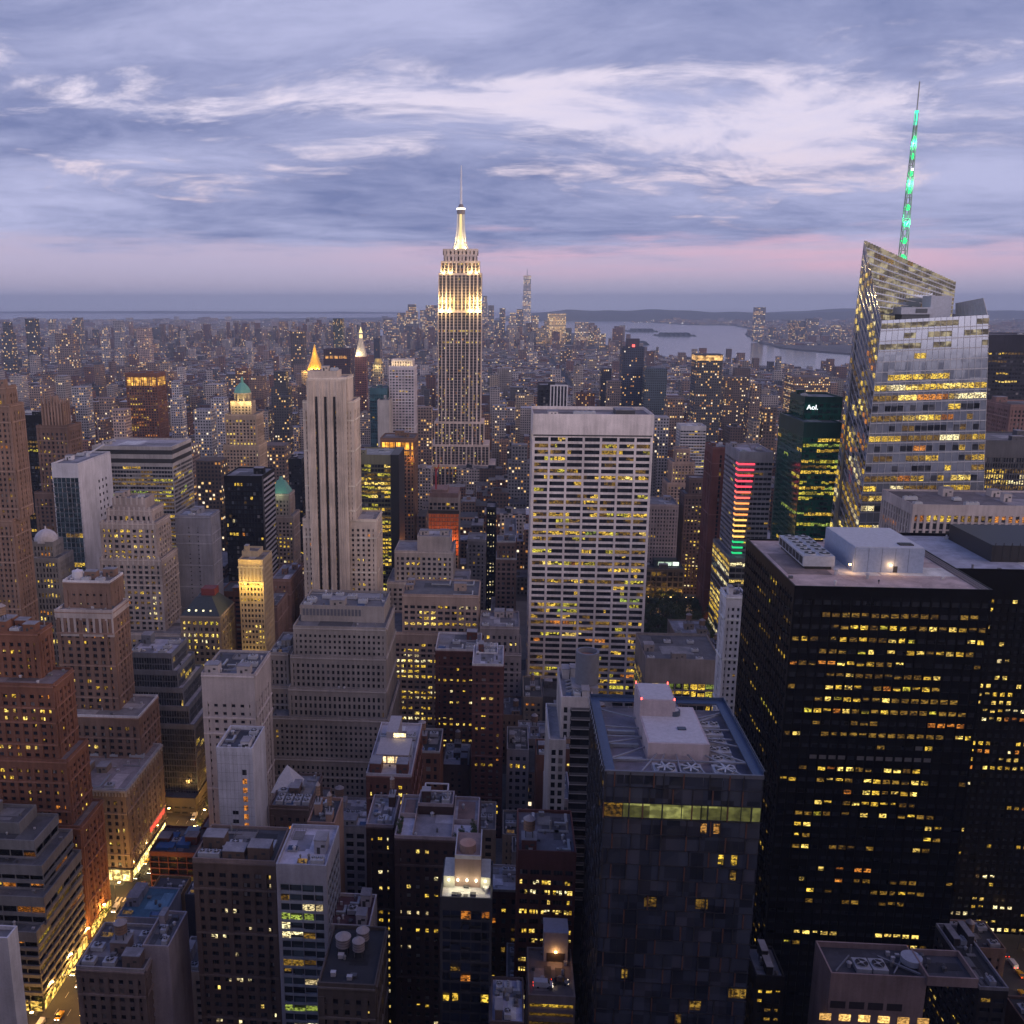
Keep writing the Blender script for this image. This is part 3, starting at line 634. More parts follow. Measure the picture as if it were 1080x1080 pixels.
for lx_ in (px0 + 12.2, px0 - 1.2):
    t_ = MB(); t_.box(lx_ - .3, lx_ + .3, y0 + 19.4, y0 + 19.9, zr + 2.5, zr + 3.0, 0); bt.part('wall_lamp', t_, glowing((1., .55, .2), 14.), bt.roof); flood(lx_, y0 + 18.6, zr + 2.7, 260, (1., .55, .22), .3)
t_ = MB()
for k in range(3): t_.box(x1 - 1.2 - k * 1.1, x1 - .7 - k * 1.1, y0 + 1, y1 - 1, zr, zr + .5, 0)
bt.part('roof_track', t_, flat((.20, .17, .17)), bt.roof)

# --- second black tower at the right edge
b2 = tower('office_tower', 'second black tower at the right edge with a pale roof and black roof house', 'office tower', [(1005, 1180, 603, 372, 60)],
    dict(wall=(.006, .006, .008), rough=.4, bay=3.4, fl=4.0, pw=1.3, sh=2.1, top=10., lit=.16, rec=.4, pal=[(YEL2, 4), (YEL, 3), (ORA, 1), (WHI, 1)], items=0, par=1.4, roof=(.34, .35, .42), side_lit=1.2, dark=[(DARK, 1)]), words='the second black tower', vb=1000, seed=17)
x0, x1, y0, y1, z, _ = b2.tiers[0]; t_ = MB(); hx0, hz = at(1040, 566, y0 + 22)
t_.box(hx0, x1 - 4, y0 + 16, y1 - 6, z, at(1040, 575, y0 + 16)[1], 0)
for k in range(12): t_.box(hx0 + 1 + k * 3.2, hx0 + 1.3 + k * 3.2, y0 + 15.9, y0 + 16, z + .5, z + 8, 0)
b2.part('roof_house', t_, flat((.018, .018, .022), .5), b2.roof)

# --- glass tower with an open roof in the foreground
def gem_tower():
    Y0, DEP = 220., 46.
    xa, z = at(638, 813, Y0); xb, _ = at(806, 822, Y0); y1 = Y0 + DEP
    rg = random.Random(3); b = Building('glass_tower', 'dark faceted glass tower in front with an open roof of blue steel screens and fans', 'office tower', (xa + xb) / 2, Y0 + DEP / 2)
    gl = [glass((.105, .12, .17), .10, .55), glass((.115, .13, .18), .12, .55), glass((.09, .105, .155), .08, .55), glass((.12, .125, .17), .13, .55)]
    fin = flat((.20, .10, .075), .45, .3); mull = flat((.05, .05, .06), .5, .3)
    sidel = lit((.72, .72, .20), .22, .55, .3); sodium = lit((1., .42, .08), .4)
    core = MB(); core.box(xa + .9, xb - .9, Y0 + .9, y1, 0, z - 3.4, 0, bottom=False); b.part('core', core, flat((.03, .03, .035), .4))
    fl = 4.3; nf = int((z - 1) / fl); cols = 16; bw = (xb - xa) / cols
    fa = MB(); fn = MB()
    for face in (0, 1):
        L = (xb - xa) if face == 0 else DEP; nc = cols if face == 0 else 18; bw = L / nc
        def P(u, dep, zz): return (xa + u, Y0 + dep, zz) if face == 0 else (xa + dep, Y0 + u, zz)
        for j in range(nf):
            za, zb = z - (j + 1) * fl, z - j * fl
            if zb < 6: break
            i = 0; joff = rg.choice((0, 1))
            while i < nc:
                n_ = min(nc - i, 2); i0 = i; i += n_
                mi = rg.choice((0, 0, 1, 2, 2, 3)); t0, t1 = rg.uniform(.1, .32), rg.uniform(.1, .32)
                strip = 2 <= j <= 2
                u0, u1 = i0 * bw + .04, i * bw - .04
                if strip and (face == 0 and u0 > L * .08): mat = sidel
                elif face == 0 and rg.random() < .075: mat = rg.choice([sodium, DIM, DIM, DIM, sidel if j > 8 else DIM, YEL])
                elif face == 1 and rg.random() < .10: mat = DIM
                else: mat = None
                if mat is None:
                    A, B_, C_, D = P(u0, .5 - t0, za), P(u1, .5 - t1, za), P(u1, .5 - (.42 - t1), zb), P(u0, .5 - (.42 - t0), zb)
                    if face == 0: fa.tri(A, B_, C_, mi); fa.tri(A, C_, D, mi)
                    else: fa.tri(A, C_, B_, mi); fa.tri(A, D, C_, mi)
                else:
                    nsub = 1 if strip else 3
                    for q in range(nsub):
                        if not strip and rg.random() < .3: continue
                        uu = u0 + (u1 - u0) * (q + .5) / nsub; w_ = (u1 - u0) / nsub - .15; zc = (za + zb) / 2
                        b.panes.append([P(uu, .45, zc), 0 if face == 0 else -math.pi / 2, w_, fl - (.4 if strip else 1.6), face, mat])
                    if face == 0: fa.quad(P(u0, .55, za), P(u1, .55, za), P(u1, .55, zb), P(u0, .55, zb), 2)
                    else: fa.quad(P(u0, .55, za), P(u0, .55, zb), P(u1, .55, zb), P(u1, .55, za), 2)
                uf = u0 + (bw * (rg.choice((0, .6, 1.))))
                if face == 0: fn.box(xa + uf - .14, xa + uf + .14, Y0 - .12, Y0 + .45, za + .15, zb - .15, 0 if (i0 // 2 + j) % 2 == 0 else 1)
                else: fn.box(xa - .10, xa + .45, Y0 + uf - .12, Y0 + uf + .12, za + .15, zb - .15, 1)
            if face == 0: fn.box(xa, xb, Y0 + .02, Y0 + .5, za - .07, za + .07, 1)
            else: fn.box(xa + .02, xa + .5, Y0, y1, za - .07, za + .07, 1)
    b.part('glazing', fa, gl); b.part('facade_fin', fn, [fin, mull])
    for q in ((xb - .9, xb, Y0 + .9, y1),):
        t_ = MB(); t_.box(*q, 0, z - .2, 0); b.part('side_wall', t_, gl[0])
    # open roof: deck below a rim, blue screens leaning on struts, plant block, fans
    deck = z - 3.2; t_ = MB(); t_.box(xa + .5, xb - .5, Y0 + .5, y1 - .2, deck - .2, deck, 0); dk = b.part('roof_deck', t_, roofing((.22, .20, .235)))
    blue = flat((.06, .095, .175), .5, .2); steel = flat((.30, .31, .36), .45, .4); t_ = MB(); st_ = MB()
    rw = 2.6
    t_.box(xa, xa + rw, Y0 + .6, y1 - rw, z - .35, z, 0); t_.box(xb - rw, xb, Y0 + .6, y1 - rw, z - .35, z, 0); t_.box(xa, xb, y1 - rw, y1, z - .35, z, 0)
    t_.box(xa, xb, Y0, Y0 + .6, z - .9, z + .12, 1)
    for u in (xa, xb - .12): t_.box(u, u + .12, Y0 + .6, y1, z, z + .9, 0)
    t_.box(xa + .12, xb - .12, y1 - .12, y1, z, z + .9, 0)
    b.part('roof_screen', t_, [blue, flat((.16, .17, .21), .4, .3)])
    for k in range(15):
        yy = Y0 + 1.5 + k * (DEP - 3) / 14
        for u, s_ in ((xa, -1), (xb, 1)): st_.beam((u, yy, z + .9), (u + s_ * .5, yy + 1.2, z - 1.6), .14); st_.beam((u + s_ * .5, yy, z + .55), (u + s_ * .5, yy + 3.2, z + .55), .12)
    b.part('screen_bracket', st_, steel)
    mx0, mx1, my0, my1 = xa + 12.2, xa + 28.0, Y0 + 11.5, Y0 + 35; mauve = masonry((.47, .40, .43), .7)
    t_ = MB(); t_.box(mx0, mx1, my0, my1, deck, z + 2.4, 0); t_.box(mx0 + .5, mx1 - .5, my0 + .5, my1 - .5, z + 2.4, z + 2.5, 1)
    t_.box(mx0 + 9, mx0 + 11.2, my0 + 8, my0 + 9.4, z + 2.5, z + 2.9, 2)
    t_.cyl(mx0 + 9.6, my0 + 18, 1.7, 1.7, z + 2.5, z + 3.9, 14, 2); t_.cyl(mx0 + 9.6, my0 + 18, 1.2, 1.2, z + 3.9, z + 4.0, 14, 1)
    pl = b.part('plant_block', t_, [mauve, flat((.50, .49, .54), .6), flat((.06, .08, .12), .5)])
    t_ = MB(); t_.box(mx0, mx0 + 9.6, my1 - 7, my1 + 5, z + 2.4, z + 7.2, 0); t_.box(mx0 + .4, mx0 + 9.2, my1 - 6.6, my1 + 4.6, z + 7.2, z + 7.35, 1); t_.box(mx0, mx0 + 9.6, my1, my1 + 5, deck, z + 2.4, 0)
    lh = b.part('lift_house', t_, [mauve, flat((.46, .45, .50), .6)])
    for q in ((mx0 + .3, my1 - 6.8), (mx0 + 9.3, my1 - 6.8), (mx0 + .3, my1 + 4.8), (mx0 + 9.3, my1 + 4.8)):
        t_ = MB(); t_.cyl(q[0], q[1], .16, .16, z + 7.2, z + 7.8, 8, 0); b.part('beacon', t_, glowing((1., .08, .06), 6.), lh)
    for k, u in enumerate((15.5, 22.0, 30.5)):
        t_ = MB(); cx = xa + u; t_.box(cx - 2.9, cx + 2.9, Y0 + 1.4, Y0 + 7.2, z - 2.4, z - .9, 0); t_.cyl(cx, Y0 + 4.3, 2.55, 2.55, z - .9, z - .5, 20, 1, 2)
        for a in range(7): an = a * 2 * math.pi / 7; t_.beam((cx, Y0 + 4.3, z - .42), (cx + 2.4 * math.cos(an), Y0 + 4.3 + 2.4 * math.sin(an), z - .42), .38, 1)
        t_.cyl(cx, Y0 + 4.3, .6, .6, z - .6, z - .2, 10, 0); b.part('roof_fan', t_, [flat((.38, .40, .45), .5), flat((.50, .52, .58), .4, .3), flat((.05, .055, .07))])
    t_ = MB(); cxm = (mx0 + mx1) / 2
    for (u, v) in ((2.5, 8), (2.5, 17), (2.5, 27), (2.5, 38)): t_.beam((xa + u, Y0 + v, z - .5), (mx0, min(my1, Y0 + v * .6 + 12), z - 1.4), .38); t_.beam((xb - u, Y0 + v, z - .5), (mx1, min(my1, Y0 + v * .6 + 12), z - 1.4), .38)
    for u in (9, 13, 19, 25, 34): t_.beam((xa + u, Y0 + .8, z - .5), (xa + u * .5 + cxm * .5 - xa * .5, my0, z - .6), .36)
    t_.beam((xa + 2.6, Y0 + 7.8, z - .6), (xb - 2.6, Y0 + 7.8, z - .6), .42); t_.beam((xa + 2.6, Y0 + 22, z - 1), (mx0, Y0 + 22, z - 1), .4); t_.beam((mx1, Y0 + 22, z - 1), (xb - 2.6, Y0 + 22, z - 1), .4)
    t_.beam((mx1, Y0 + 32, z - 1), (xb - 2.6, Y0 + 38, z - 1), .4)
    b.part('roof_truss', t_, steel)
    for q in range(5): cooling_unit(b, dk, xb - 10 + q * .1, xb - 4.5 + q * .1, Y0 + 10 + q * 5.2, Y0 + 13.6 + q * 5.2, deck, 1.7, 2)
    for q in range(3): duct(b, dk, [(xa + 4, Y0 + 12 + q * 8), (xa + 10.5, Y0 + 12 + q * 8)], deck, .9)
    b.windows(100, 3.)
    FOOT.append((xa, xb, Y0, y1)); SEEN.append((625, 806, 1080, Y0)); NAMED.append((720, 622, 806, 740, 'the open-roofed glass tower'))
gem_tower()

# --- floodlit stepped skyscraper with a mast
def stepped_skyscraper():
    Y0 = 1290.; xc = (at(461.7, 330, Y0)[0] + at(507.3, 330, Y0)[0]) / 2
    def Zy(y): return at(485, y, Y0)[1]
    u = lambda px: px * .5 * (at(508, 330, Y0)[0] - at(462, 330, Y0)[0]) / 46.       # half width in metres from a width in pixels
    b = Building('stepped_skyscraper', 'tall limestone skyscraper with setbacks, floodlit crown and a white mast', 'skyscraper', xc, Y0 + 25)
    stone = masonry((.66, .54, .47), .8); dark = flat((.035, .033, .04), .4)
    tiers = [(37, 262, 22), (35, 268, 24), (41, 275, 30), (45.6, 288, 36), (46.5, 328, 40), (54, 446, 46), (66, 470, 52), (80, 491, 60)]
    wall = MB(); gl = MB(); zt = [Zy(t_[1]) for t_ in tiers] + [0.]
    yc = Y0 + 30; rg = random.Random(8)
    for i, (wp_, y, dep) in enumerate(tiers):
        hw = u(wp_); z1, z0 = zt[i], zt[i + 1]; ya, yb = yc - dep / 2, yc + dep / 2
        gl.box(xc - hw + .9, xc + hw - .9, ya + .9, yb - .9, z0, z1, 0); wall.box(xc - hw + .2, xc + hw - .2, ya + .2, yb - .2, z1 - 2.4, z1 + .6, 0)
        if i < 2: wall.box(xc - hw, xc + hw, ya, yb, z0, z1 - 2.3, 0)
        # piers in pairs, wide corners, a recessed middle bay
        nb = max(4, round(2 * hw / 5.2)); bw = 2 * hw / nb
        for k in range(nb + 1):
            x = xc - hw + k * bw; pw = 2.0 if k % 2 == 0 else 1.1
            if i >= 3 and abs(x - xc) < 9: pw *= .7
            for (a, c) in ((ya, ya + 1.0), (yb - 1.0, yb)): wall.box(max(xc - hw, x - pw / 2), min(xc + hw, x + pw / 2), a + (.5 if abs(x - xc) < 9 and i >= 3 else 0), c, z0, z1, 0)
        for sx_ in (-1, 1):
            for k in range(6): y_ = ya + (k + .5) * dep / 6; wall.box(xc + sx_ * hw - (1. if sx_ > 0 else 0), xc + sx_ * hw + (0 if sx_ > 0 else 1.), y_ - 1.2, y_ + 1.2, z0, z1, 0)
        fl = 3.8; n = int((z1 - z0) / fl)
        for j in range(n):
            zz = z1 - 2.4 - (j + 1) * fl
            if zz < z0: break
            wall.box(xc - hw + .5, xc + hw - .5, ya + .62, ya + .9, zz, zz + 1.5, 1)
            fr = rg.random()
            for k in range(nb):
                for q in (.3, .7):
                    x = xc - hw + (k + q) * bw; lp = .05 + .6 * (fr > .86) + (.2 if z1 - j * fl < 180 and rg.random() < .5 else 0)
                    mat = pick(rg, [(YEL, 3), (YEL2, 3), (ORA, 2), (WHI, 1)]) if rg.random() < lp else DARK
                    if mat is not DARK or i >= 4: b.panes.append([(x, ya + .86, zz + 2.65), 0, 1.5, 1.9, 0, mat])
    b.part('wall', wall, [stone, masonry((.20, .17, .16), .6)]); b.part('core', gl, dark)
    # mast: flared aluminium wings, drum, aerial
    z0 = zt[0]; zd = Zy(224); t_ = MB(); w0, w1 = u(20), u(8.2)
    prof = [(0, 1.), (.10, .86), (.25, .68), (.45, .54), (.7, .45), (1., .42)]
    for sgn in (1,):
        for (f0, r0), (f1, r1) in zip(prof, prof[1:]):
            za, zb = z0 + (zd - z0) * f0, z0 + (zd - z0) * f1
            t_.cyl(xc, yc, w0 * r0 * .80, w0 * r1 * .80, za, zb, 8, 0)
            for a in range(4):
                an = math.pi / 4 + a * math.pi / 2; c_, s_ = math.cos(an), math.sin(an)
                t_.beam((xc + w0 * r0 * 1.1 * c_, yc + w0 * r0 * 1.1 * s_, za), (xc + w0 * r1 * 1.1 * c_, yc + w0 * r1 * 1.1 * s_, zb), 1.5, 0)
    ms = b.part('mast_shaft', t_, flat((.72, .71, .70), .35, .2)); t_ = MB()
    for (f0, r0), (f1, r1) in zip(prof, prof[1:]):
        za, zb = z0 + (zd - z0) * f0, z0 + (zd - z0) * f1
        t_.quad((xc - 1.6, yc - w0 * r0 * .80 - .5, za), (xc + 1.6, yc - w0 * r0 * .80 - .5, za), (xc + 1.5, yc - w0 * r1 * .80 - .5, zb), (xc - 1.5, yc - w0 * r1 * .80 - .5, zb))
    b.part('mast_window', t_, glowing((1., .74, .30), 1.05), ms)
    t_ = MB(); r = u(8.6); t_.cyl(xc, yc, r, r, zd, zd + 6, 16, 0); t_.cyl(xc, yc, r * .8, r * .45, zd + 8.2, zd + 13, 16, 0); md = b.part('mast_drum', t_, flat((.25, .22, .22), .5, .2))
    t_ = MB(); t_.cyl(xc, yc, r * 1.08, r * 1.08, zd + 6, zd + 8.2, 16, 0); b.part('light_ring', t_, glowing((1., .93, .78), 2.2), md)
    za = zd + 13; zt_ = Zy(171); H = zt_ - za; t_ = MB()
    t_.cyl(xc, yc, 1.7, 1.3, za, za + H * .45, 8, 0); t_.cyl(xc, yc, 1.0, .7, za + H * .45, za + H * .75, 8, 0); t_.cyl(xc, yc, .75, .55, za + H * .75, za + H, 6, 0)
    for k in range(12): zz = za + H * (.30 + .05 * k); t_.box(xc - 1.9, xc + 1.9, yc - .12, yc + .12, zz, zz + .3, 0); t_.box(xc - .12, xc + .12, yc - 1.9, yc + 1.9, zz, zz + .3, 0)
    b.part('aerial', t_, flat((.80, .80, .84), .4))
    b.windows(100, .5)
    # floodlights on the setbacks
    for i, pw in ((2, 7000), (3, 11000)):
        hw = u(tiers[i][0]); base = zt[i + 1]
        for s_ in (-.86, -.5, .5, .86): flood(xc + s_ * hw, yc - tiers[i][2] / 2 - 3.2, base + 1.5, pw, (1., .70, .26), .8)
    hw = u(46)
    for s_ in (-.92, -.7, -.42, .42, .7, .92): flood(xc + s_ * hw, yc - 24.5, Zy(317), 8500, (1., .68, .24), .8)
    for a in range(4): flood(xc + 11 * math.cos(math.pi / 4 + a * math.pi / 2), yc + 11 * math.sin(math.pi / 4 + a * math.pi / 2), z0 + 1.5, 4500, (1., .72, .28), .8)
    for s_ in (-1.5, 1.5): flood(xc + s_, yc - 13, z0 + 12, 5000, (1., .74, .3), .8)
    FOOT.append((xc - 60, xc + 60, Y0 - 5, Y0 + 65)); SEEN.append((455, 515, 494, Y0)); NAMED.append((485, 445, 520, 170, 'the floodlit stepped skyscraper'))
stepped_skyscraper()

# --- limestone tower with three dark stripes
st5 = dict(wall=LIME, bay=4.0, fl=3.75, pw=2.3, sh=1.9, top=5, lit=.10, rec=.45, pal=P_WARM, roof=(.20, .18, .18), items=2, sub=2, dark=[(DARK, 1)])
b5 = tower('limestone_tower', 'slim pale limestone tower with three long black stripes and stepped shoulders', 'skyscraper',
    [(324, 355, 393, 603, 18), (324.5, 366, 399, 600, 24, dict(st=dict(bay=60, pw=40, sh=3.7))), (319, 373, 424, 601, 26), (319, 397, 548, 602, 28), (316, 398, 640, 598, 30)], st5, words='the striped limestone tower', vb=636, seed=9, finish=False)
xs, zs = at(325, 418, 600); t_ = MB()
for px in (334.3, 343.8, 353.2):
    cx = at(px, 440, 600)[0]; t_.box(cx - .52, cx + .52, 599.0, 599.55, 40, zs, 0)
b5.part('dark_stripe', t_, flat((.015, .014, .018), .3))
t_ = MB()
xl, xr = at(324.5, 440, 600)[0], at(366, 440, 600)[0]
cuts = [xl] + [at(px, 440, 600)[0] for px in (334.3, 343.8, 353.2)] + [xr]
for i in range(4): t_.box(cuts[i] + (1.0 if i else 0), cuts[i + 1] - (1.0 if i < 3 else 0), 598.7, 599.9, 42, b5.tiers[1][4] - .5, 0)
for i in range(4):
    n = 4 if i in (0, 3) else 2
    for k in range(n): q = cuts[i] + 1.2 + (cuts[i + 1] - cuts[i] - 2.4) * (k + .5) / n; t_.box(q - .28, q + .28, 598.35, 598.7, 42, b5.tiers[1][4] - 1.5, 0)
t_.box(xl, xr, 598.9, 599.6, zs, b5.tiers[1][4] - .4, 0); b5.part('pier', t_, b5.wall)
b5.windows(100, 3.)

# --- grey setback building in front of it
sg = dict(wall=(.30, .265, .25), bay=2.9, fl=3.7, pw=1.5, sh=1.6, top=2.6, lit=.012, rec=.5, belt=99, pil=99, pal=[(DIM, 1)], roof=(.16, .155, .165), items=5, dark=[(DARK, 6), (DARK2, 1)])
gs = tower('setback_building', 'broad grey stone setback building with even rows of dark windows', 'office building',
    [(317, 405, 640, 446, 26, dict(st=dict(top=999))), (309, 407, 662, 436, 36), (306, 407, 693, 433, 42), (304, 407, 727, 430, 46), (284, 409, 757, 427, 50), (286, 410, 800, 425, 52)], sg, words='the grey setback building', vb=800, seed=11)
x0, x1, y0, y1, z, _ = gs.tiers[0]; t_ = MB()
for k in range(17): t_.box(x0 + 1 + k * (x1 - x0 - 12) / 17, x0 + .4 + (k + 1) * (x1 - x0 - 12) / 17, y0 - .14, y0, z - 4.2, z - .8, 0)
gs.part('louvre_screen', t_, flat((.13, .13, .155), .5)); 
for k in range(5): cooling_unit(gs, gs.roof, x0 + 2 + k * 6.5, x0 + 6.5 + k * 6.5, y0 + 6 + (k % 2) * 7, y0 + 10 + (k % 2) * 7, z, 2.2, 2)
lw = tower('setback_building', 'lower wing of grey stone stepping down beside the grey setback building', 'office building', [(284, 304, 690, 440, 30), (284, 305, 725, 437, 33)], sg, vb=760, seed=12)

# --- mid-ground on the left
tower('masonry_tower', 'pinkish brown brick tower cut by the left edge, top with shallow steps', 'skyscraper', [(-22, 6, 409, 520, 12), (-40, 10, 428, 518, 16), (-60, 13, 548, 515, 20)],
    dict(wall=(.24, .155, .12), bay=3.2, fl=3.6, pw=1.7, sh=1.8, top=3, lit=.16, sub=1, pal=P_WARM, roof=(.2, .17, .17)), words='the brick tower at the left edge', vb=650, seed=21)
tower('dark_tower', 'black glass tower with a few amber floors between two brown towers', 'office tower', [(12, 44, 439, 745, 30)],
    dict(wall=(.014, .014, .018), rough=.4, bay=3, fl=4, pw=.5, sh=1.7, top=5, lit=.22, rec=.3, pal=P_OFFICE, runs=(4, 6, 9)), vb=560, seed=22)
gt_ = tower('gothic_tower', 'brown brick tower with a spiky pale crown of buttresses', 'skyscraper', [(44, 64, 428, 699, 14), (38, 71, 450, 693, 24), (36, 74, 520, 690, 28)],
    dict(wall=(.16, .10, .08), bay=4, fl=3.7, pw=2.1, sh=1.6, top=4, lit=.22, pal=P_WARM, sub=2, roof=(.2, .17, .16), items=0), words='the spiky brown tower', vb=560, seed=23)
x0, x1, y0, y1, z, _ = gt_.tiers[0]; t_ = MB()
for k in range(7): q = x0 + k * (x1 - x0) / 6; t_.box(q - .6, q + .6, y0 - .6, y0 + .9, z - 16, z + 3 + 2.5 * (k % 2), 0); t_.cyl(q, y0 + .15, .8, .05, z + 3 + 2.5 * (k % 2), z + 7 + 2.5 * (k % 2), 4, 0)
for k in range(5): q = y0 + k * 3.4; t_.box(x1 - .4, x1 + .6, q - .5, q + .5, z - 16, z + 3.2, 0); t_.cyl(x1 + .1, q, .7, .05, z + 3.2, z + 6.2, 4, 0)
t_.cyl((x0 + x1) / 2, y0 + 7, 3.6, 2.6, z, z + 7, 8, 0)
gt_.part('crown_buttress', t_, masonry((.27, .18, .14)))
gl3 = tower('slab_tower', 'white-sided slab tower with a blue-green glass front', 'office tower', [(54, 82, 490, 620, 54)],
    dict(wall=(.50, .49, .54), span=(.10, .13, .16), bay=3.4, fl=4, pw=.16, sh=.6, corner=.5, pd=.3, sd=.35, top=9, lit=.12, rec=.15, pal=P_OFFICE, runs=(2, 3, 5), roof=(.18, .18, .2), dark=[(glass((.07, .11, .13), .1, .5), 3), (glass((.04, .07, .09), .1, .5), 2)], side_lit=0., items=2), words='the white-sided glass slab', vb=610, seed=24, finish=False)
x0, x1, y0, y1, z, _ = gl3.tiers[0]; gl3.panes = [p for p in gl3.panes if p[4] == 0]
t_ = MB(); t_.box(x1 - .05, x1 + .25, y0 + 1, y1, 0, z - .3, 0)
gl3.part('side_wall', t_, masonry((.56, .55, .60), .6))
t_ = MB()
for j in range(9):
    for k in range(3): t_.box(x1 + .25, x1 + .32, y0 + 30 + k * 6, y0 + 32 + k * 6, z - 18 - j * 5, z - 16 - j * 5, 0)
gl3.part('side_window', t_, DARK); t_ = MB(); t_.beam((x1 - 8, y1 - 20, z + 2), (x1 - 2, y1 - 4, z + 7), .9); t_.box(x1 - 9, x1 - 7, y1 - 21, y1 - 19, z, z + 3); gl3.part('roof_crane', t_, flat((.5, .5, .54), .5), gl3.roof)
gl3.windows(60, 4)
rb = tower('ribbon_tower', 'broad tower of glowing ribbon windows under a dark band and pale flat roof', 'office tower', [(97, 181, 472, 760, 50)],
    dict(wall=(.40, .375, .37), span=(.36, .34, .34), bay=3.0, fl=3.9, pw=.22, sh=1.5, corner=.8, pd=.3, sd=.45, top=15, lit=.95, side_lit=.2, rec=.3, pal=[(YEL, 2), (DIM, 9), (YG, 3), (GRN, 1)], runs=(2, 4, 6), roof=(.40, .38, .41), items=2, par=1.5), words='the broad ribbon-windowed tower', vb=640, seed=25, finish=False)
x0, x1, y0, y1, z, _ = rb.tiers[0]; t_ = MB()
for zz in (z - 5.2, z - 12.5): t_.box(x0 + .3, x1 + .05, y0 - .06, y0 + .1, zz, zz + 3.6, 0); t_.box(x1 - .1, x1 + .06, y0 + .12, y1 - 1, zz, zz + 3.6, 0)
rb.part('dark_band', t_, flat((.03, .028, .03), .4)); rb.windows(100, 3)
bc = tower('crowned_tower', 'brown tower with an amber lit crown of tall openings', 'office tower', [(132, 165, 394, 1250, 34)],
    dict(wall=(.17, .08, .06), bay=4.2, fl=4.0, pw=1.7, sh=1.5, top=4, lit=.35, pal=P_ORANGE, roof=(.15, .1, .1), items=1), words='the brown tower with the lit crown', vb=452, seed=26, min_area=2.5, finish=False)
x0, x1, y0, y1, z, _ = bc.tiers[0]; t_ = MB()
for k in range(7): q = x0 + 1.5 + k * (x1 - x0 - 3) / 7; t_.box(q + .6, q + (x1 - x0 - 3) / 7 - .6, y0 - .12, y0 + .02, z - 16, z - 5, 0)
for k in range(6): q = y0 + 3 + k * 5; t_.box(x1 - .02, x1 + .12, q, q + 3, z - 16, z - 5, 0)
bc.part('lit_opening', t_, lit((1., .45, .06), 1.1, .5, .12)); bc.windows(60, 2.5)

dt_ = dict(wall=(.36, .30, .28), bay=4.6, fl=3.8, pw=2.0, sh=1.7, top=3, lit=.30, sub=2, pal=P_WARM, roof=(.22, .2, .2), tank=.0)
de = tower('setback_tower', 'tan stone setback tower with crenellated upper steps and paired windows', 'office tower', [(118, 153, 527, 570, 16), (112, 160, 538, 566, 20), (105, 164, 552, 560, 26), (105, 170, 590, 559, 30), (105, 190, 668, 552, 36), (105, 198, 700, 548, 40)], dt_, words='the tan setback tower', vb=690, seed=27, finish=False)
for (x0, x1, y0, y1, z, _) in de.tiers[:4]:
    t_ = MB(); n = int((x1 - x0) / 3.2)
    for k in range(n): q = x0 + (k + .5) * (x1 - x0) / n; t_.box(q - .55, q + .55, y0 - .15, y0 + .5, z - 3, z + 2.2, 0)
    de.part('crenellation', t_, masonry((.46, .40, .38)))
de.windows(100, 4)
dm = tower('domed_tower', 'small stone tower with a white dome roof and arched top windows', 'office building', [(31, 56, 573, 568, 14), (26, 61, 590, 562, 22), (22, 64, 622, 560, 26)],
    dict(wall=(.27, .25, .245), bay=2.6, fl=4.4, pw=1.2, sh=1.4, top=1.5, lit=.30, pal=P_WARM, items=0), words='the domed building', vb=640, seed=28)
x0, x1, y0, y1, z, _ = dm.tiers[0]; t_ = MB(); cx, cy = (x0 + x1) / 2, (y0 + y1) / 2; r = (x1 - x0) / 2.1
for k in range(6): a0, a1 = k * math.pi / 12, (k + 1) * math.pi / 12; t_.cyl(cx, cy, r * math.cos(a0), max(.2, r * math.cos(a1)), z + r * 1.05 * math.sin(a0), z + r * 1.05 * math.sin(a1), 20, 0)
t_.cyl(cx, cy, .7, .4, z + r * 1.05, z + r * 1.05 + 2, 8, 0)
dm.part('dome', t_, masonry((.62, .58, .60), .5))

cap = tower('brick_tower', 'brown brick tower with a white stone top storey and a small round tank', 'office tower', [(66, 116, 614, 426, 16, dict(st=dict(bay=3.2, fl=5, sh=3.4, pw=2.0, top=4))), (58, 118, 645, 420, 20), (60, 146, 755, 412, 26)],
    dict(wall=(.22, .14, .11), bay=4.7, fl=3.7, pw=2.3, sh=1.7, top=4, lit=.12, sub=2, pal=P_WARM, cap=(.62, .60, .64), roof=(.2, .18, .18), items=2), words='the white-capped brick tower', vb=785, seed=29)
x0, x1, y0, y1, z, _ = cap.tiers[1]; t_ = MB(); stone = masonry((.44, .38, .37))
n = 9
for k in range(n + 1): q = x0 + k * (x1 - x0) / n; t_.box(max(x0 - .12, q - .6), min(x1 + .12, q + .6), y0 - .12, y0 + .6, z - 11, z - 3, 0)
t_.box(x0 - .25, x1 + .25, y0 - .25, y0 + .4, z - 3, z + 1.3, 0); t_.box(x1 - .4, x1 + .25, y0 + .4, y1, z - 3, z + 1.3, 0); t_.box(x0 - .2, x1 + .2, y0 - .2, y0 + .5, z - 12.2, z - 11, 0)
cap.part('top_storey', t_, stone)
x0, x1, y0, y1, z, _ = cap.tiers[0]; t_ = MB(); t_.cyl(x0 + 5, y0 + 6, 2.6, 2.6, z + .1, z + 4.2, 16, 0); t_.cyl(x0 + 5, y0 + 6, 2.0, .2, z + 4.2, z + 5.2, 16, 0); cap.part('roof_tank', t_, flat((.62, .60, .66), .5), cap.roof)

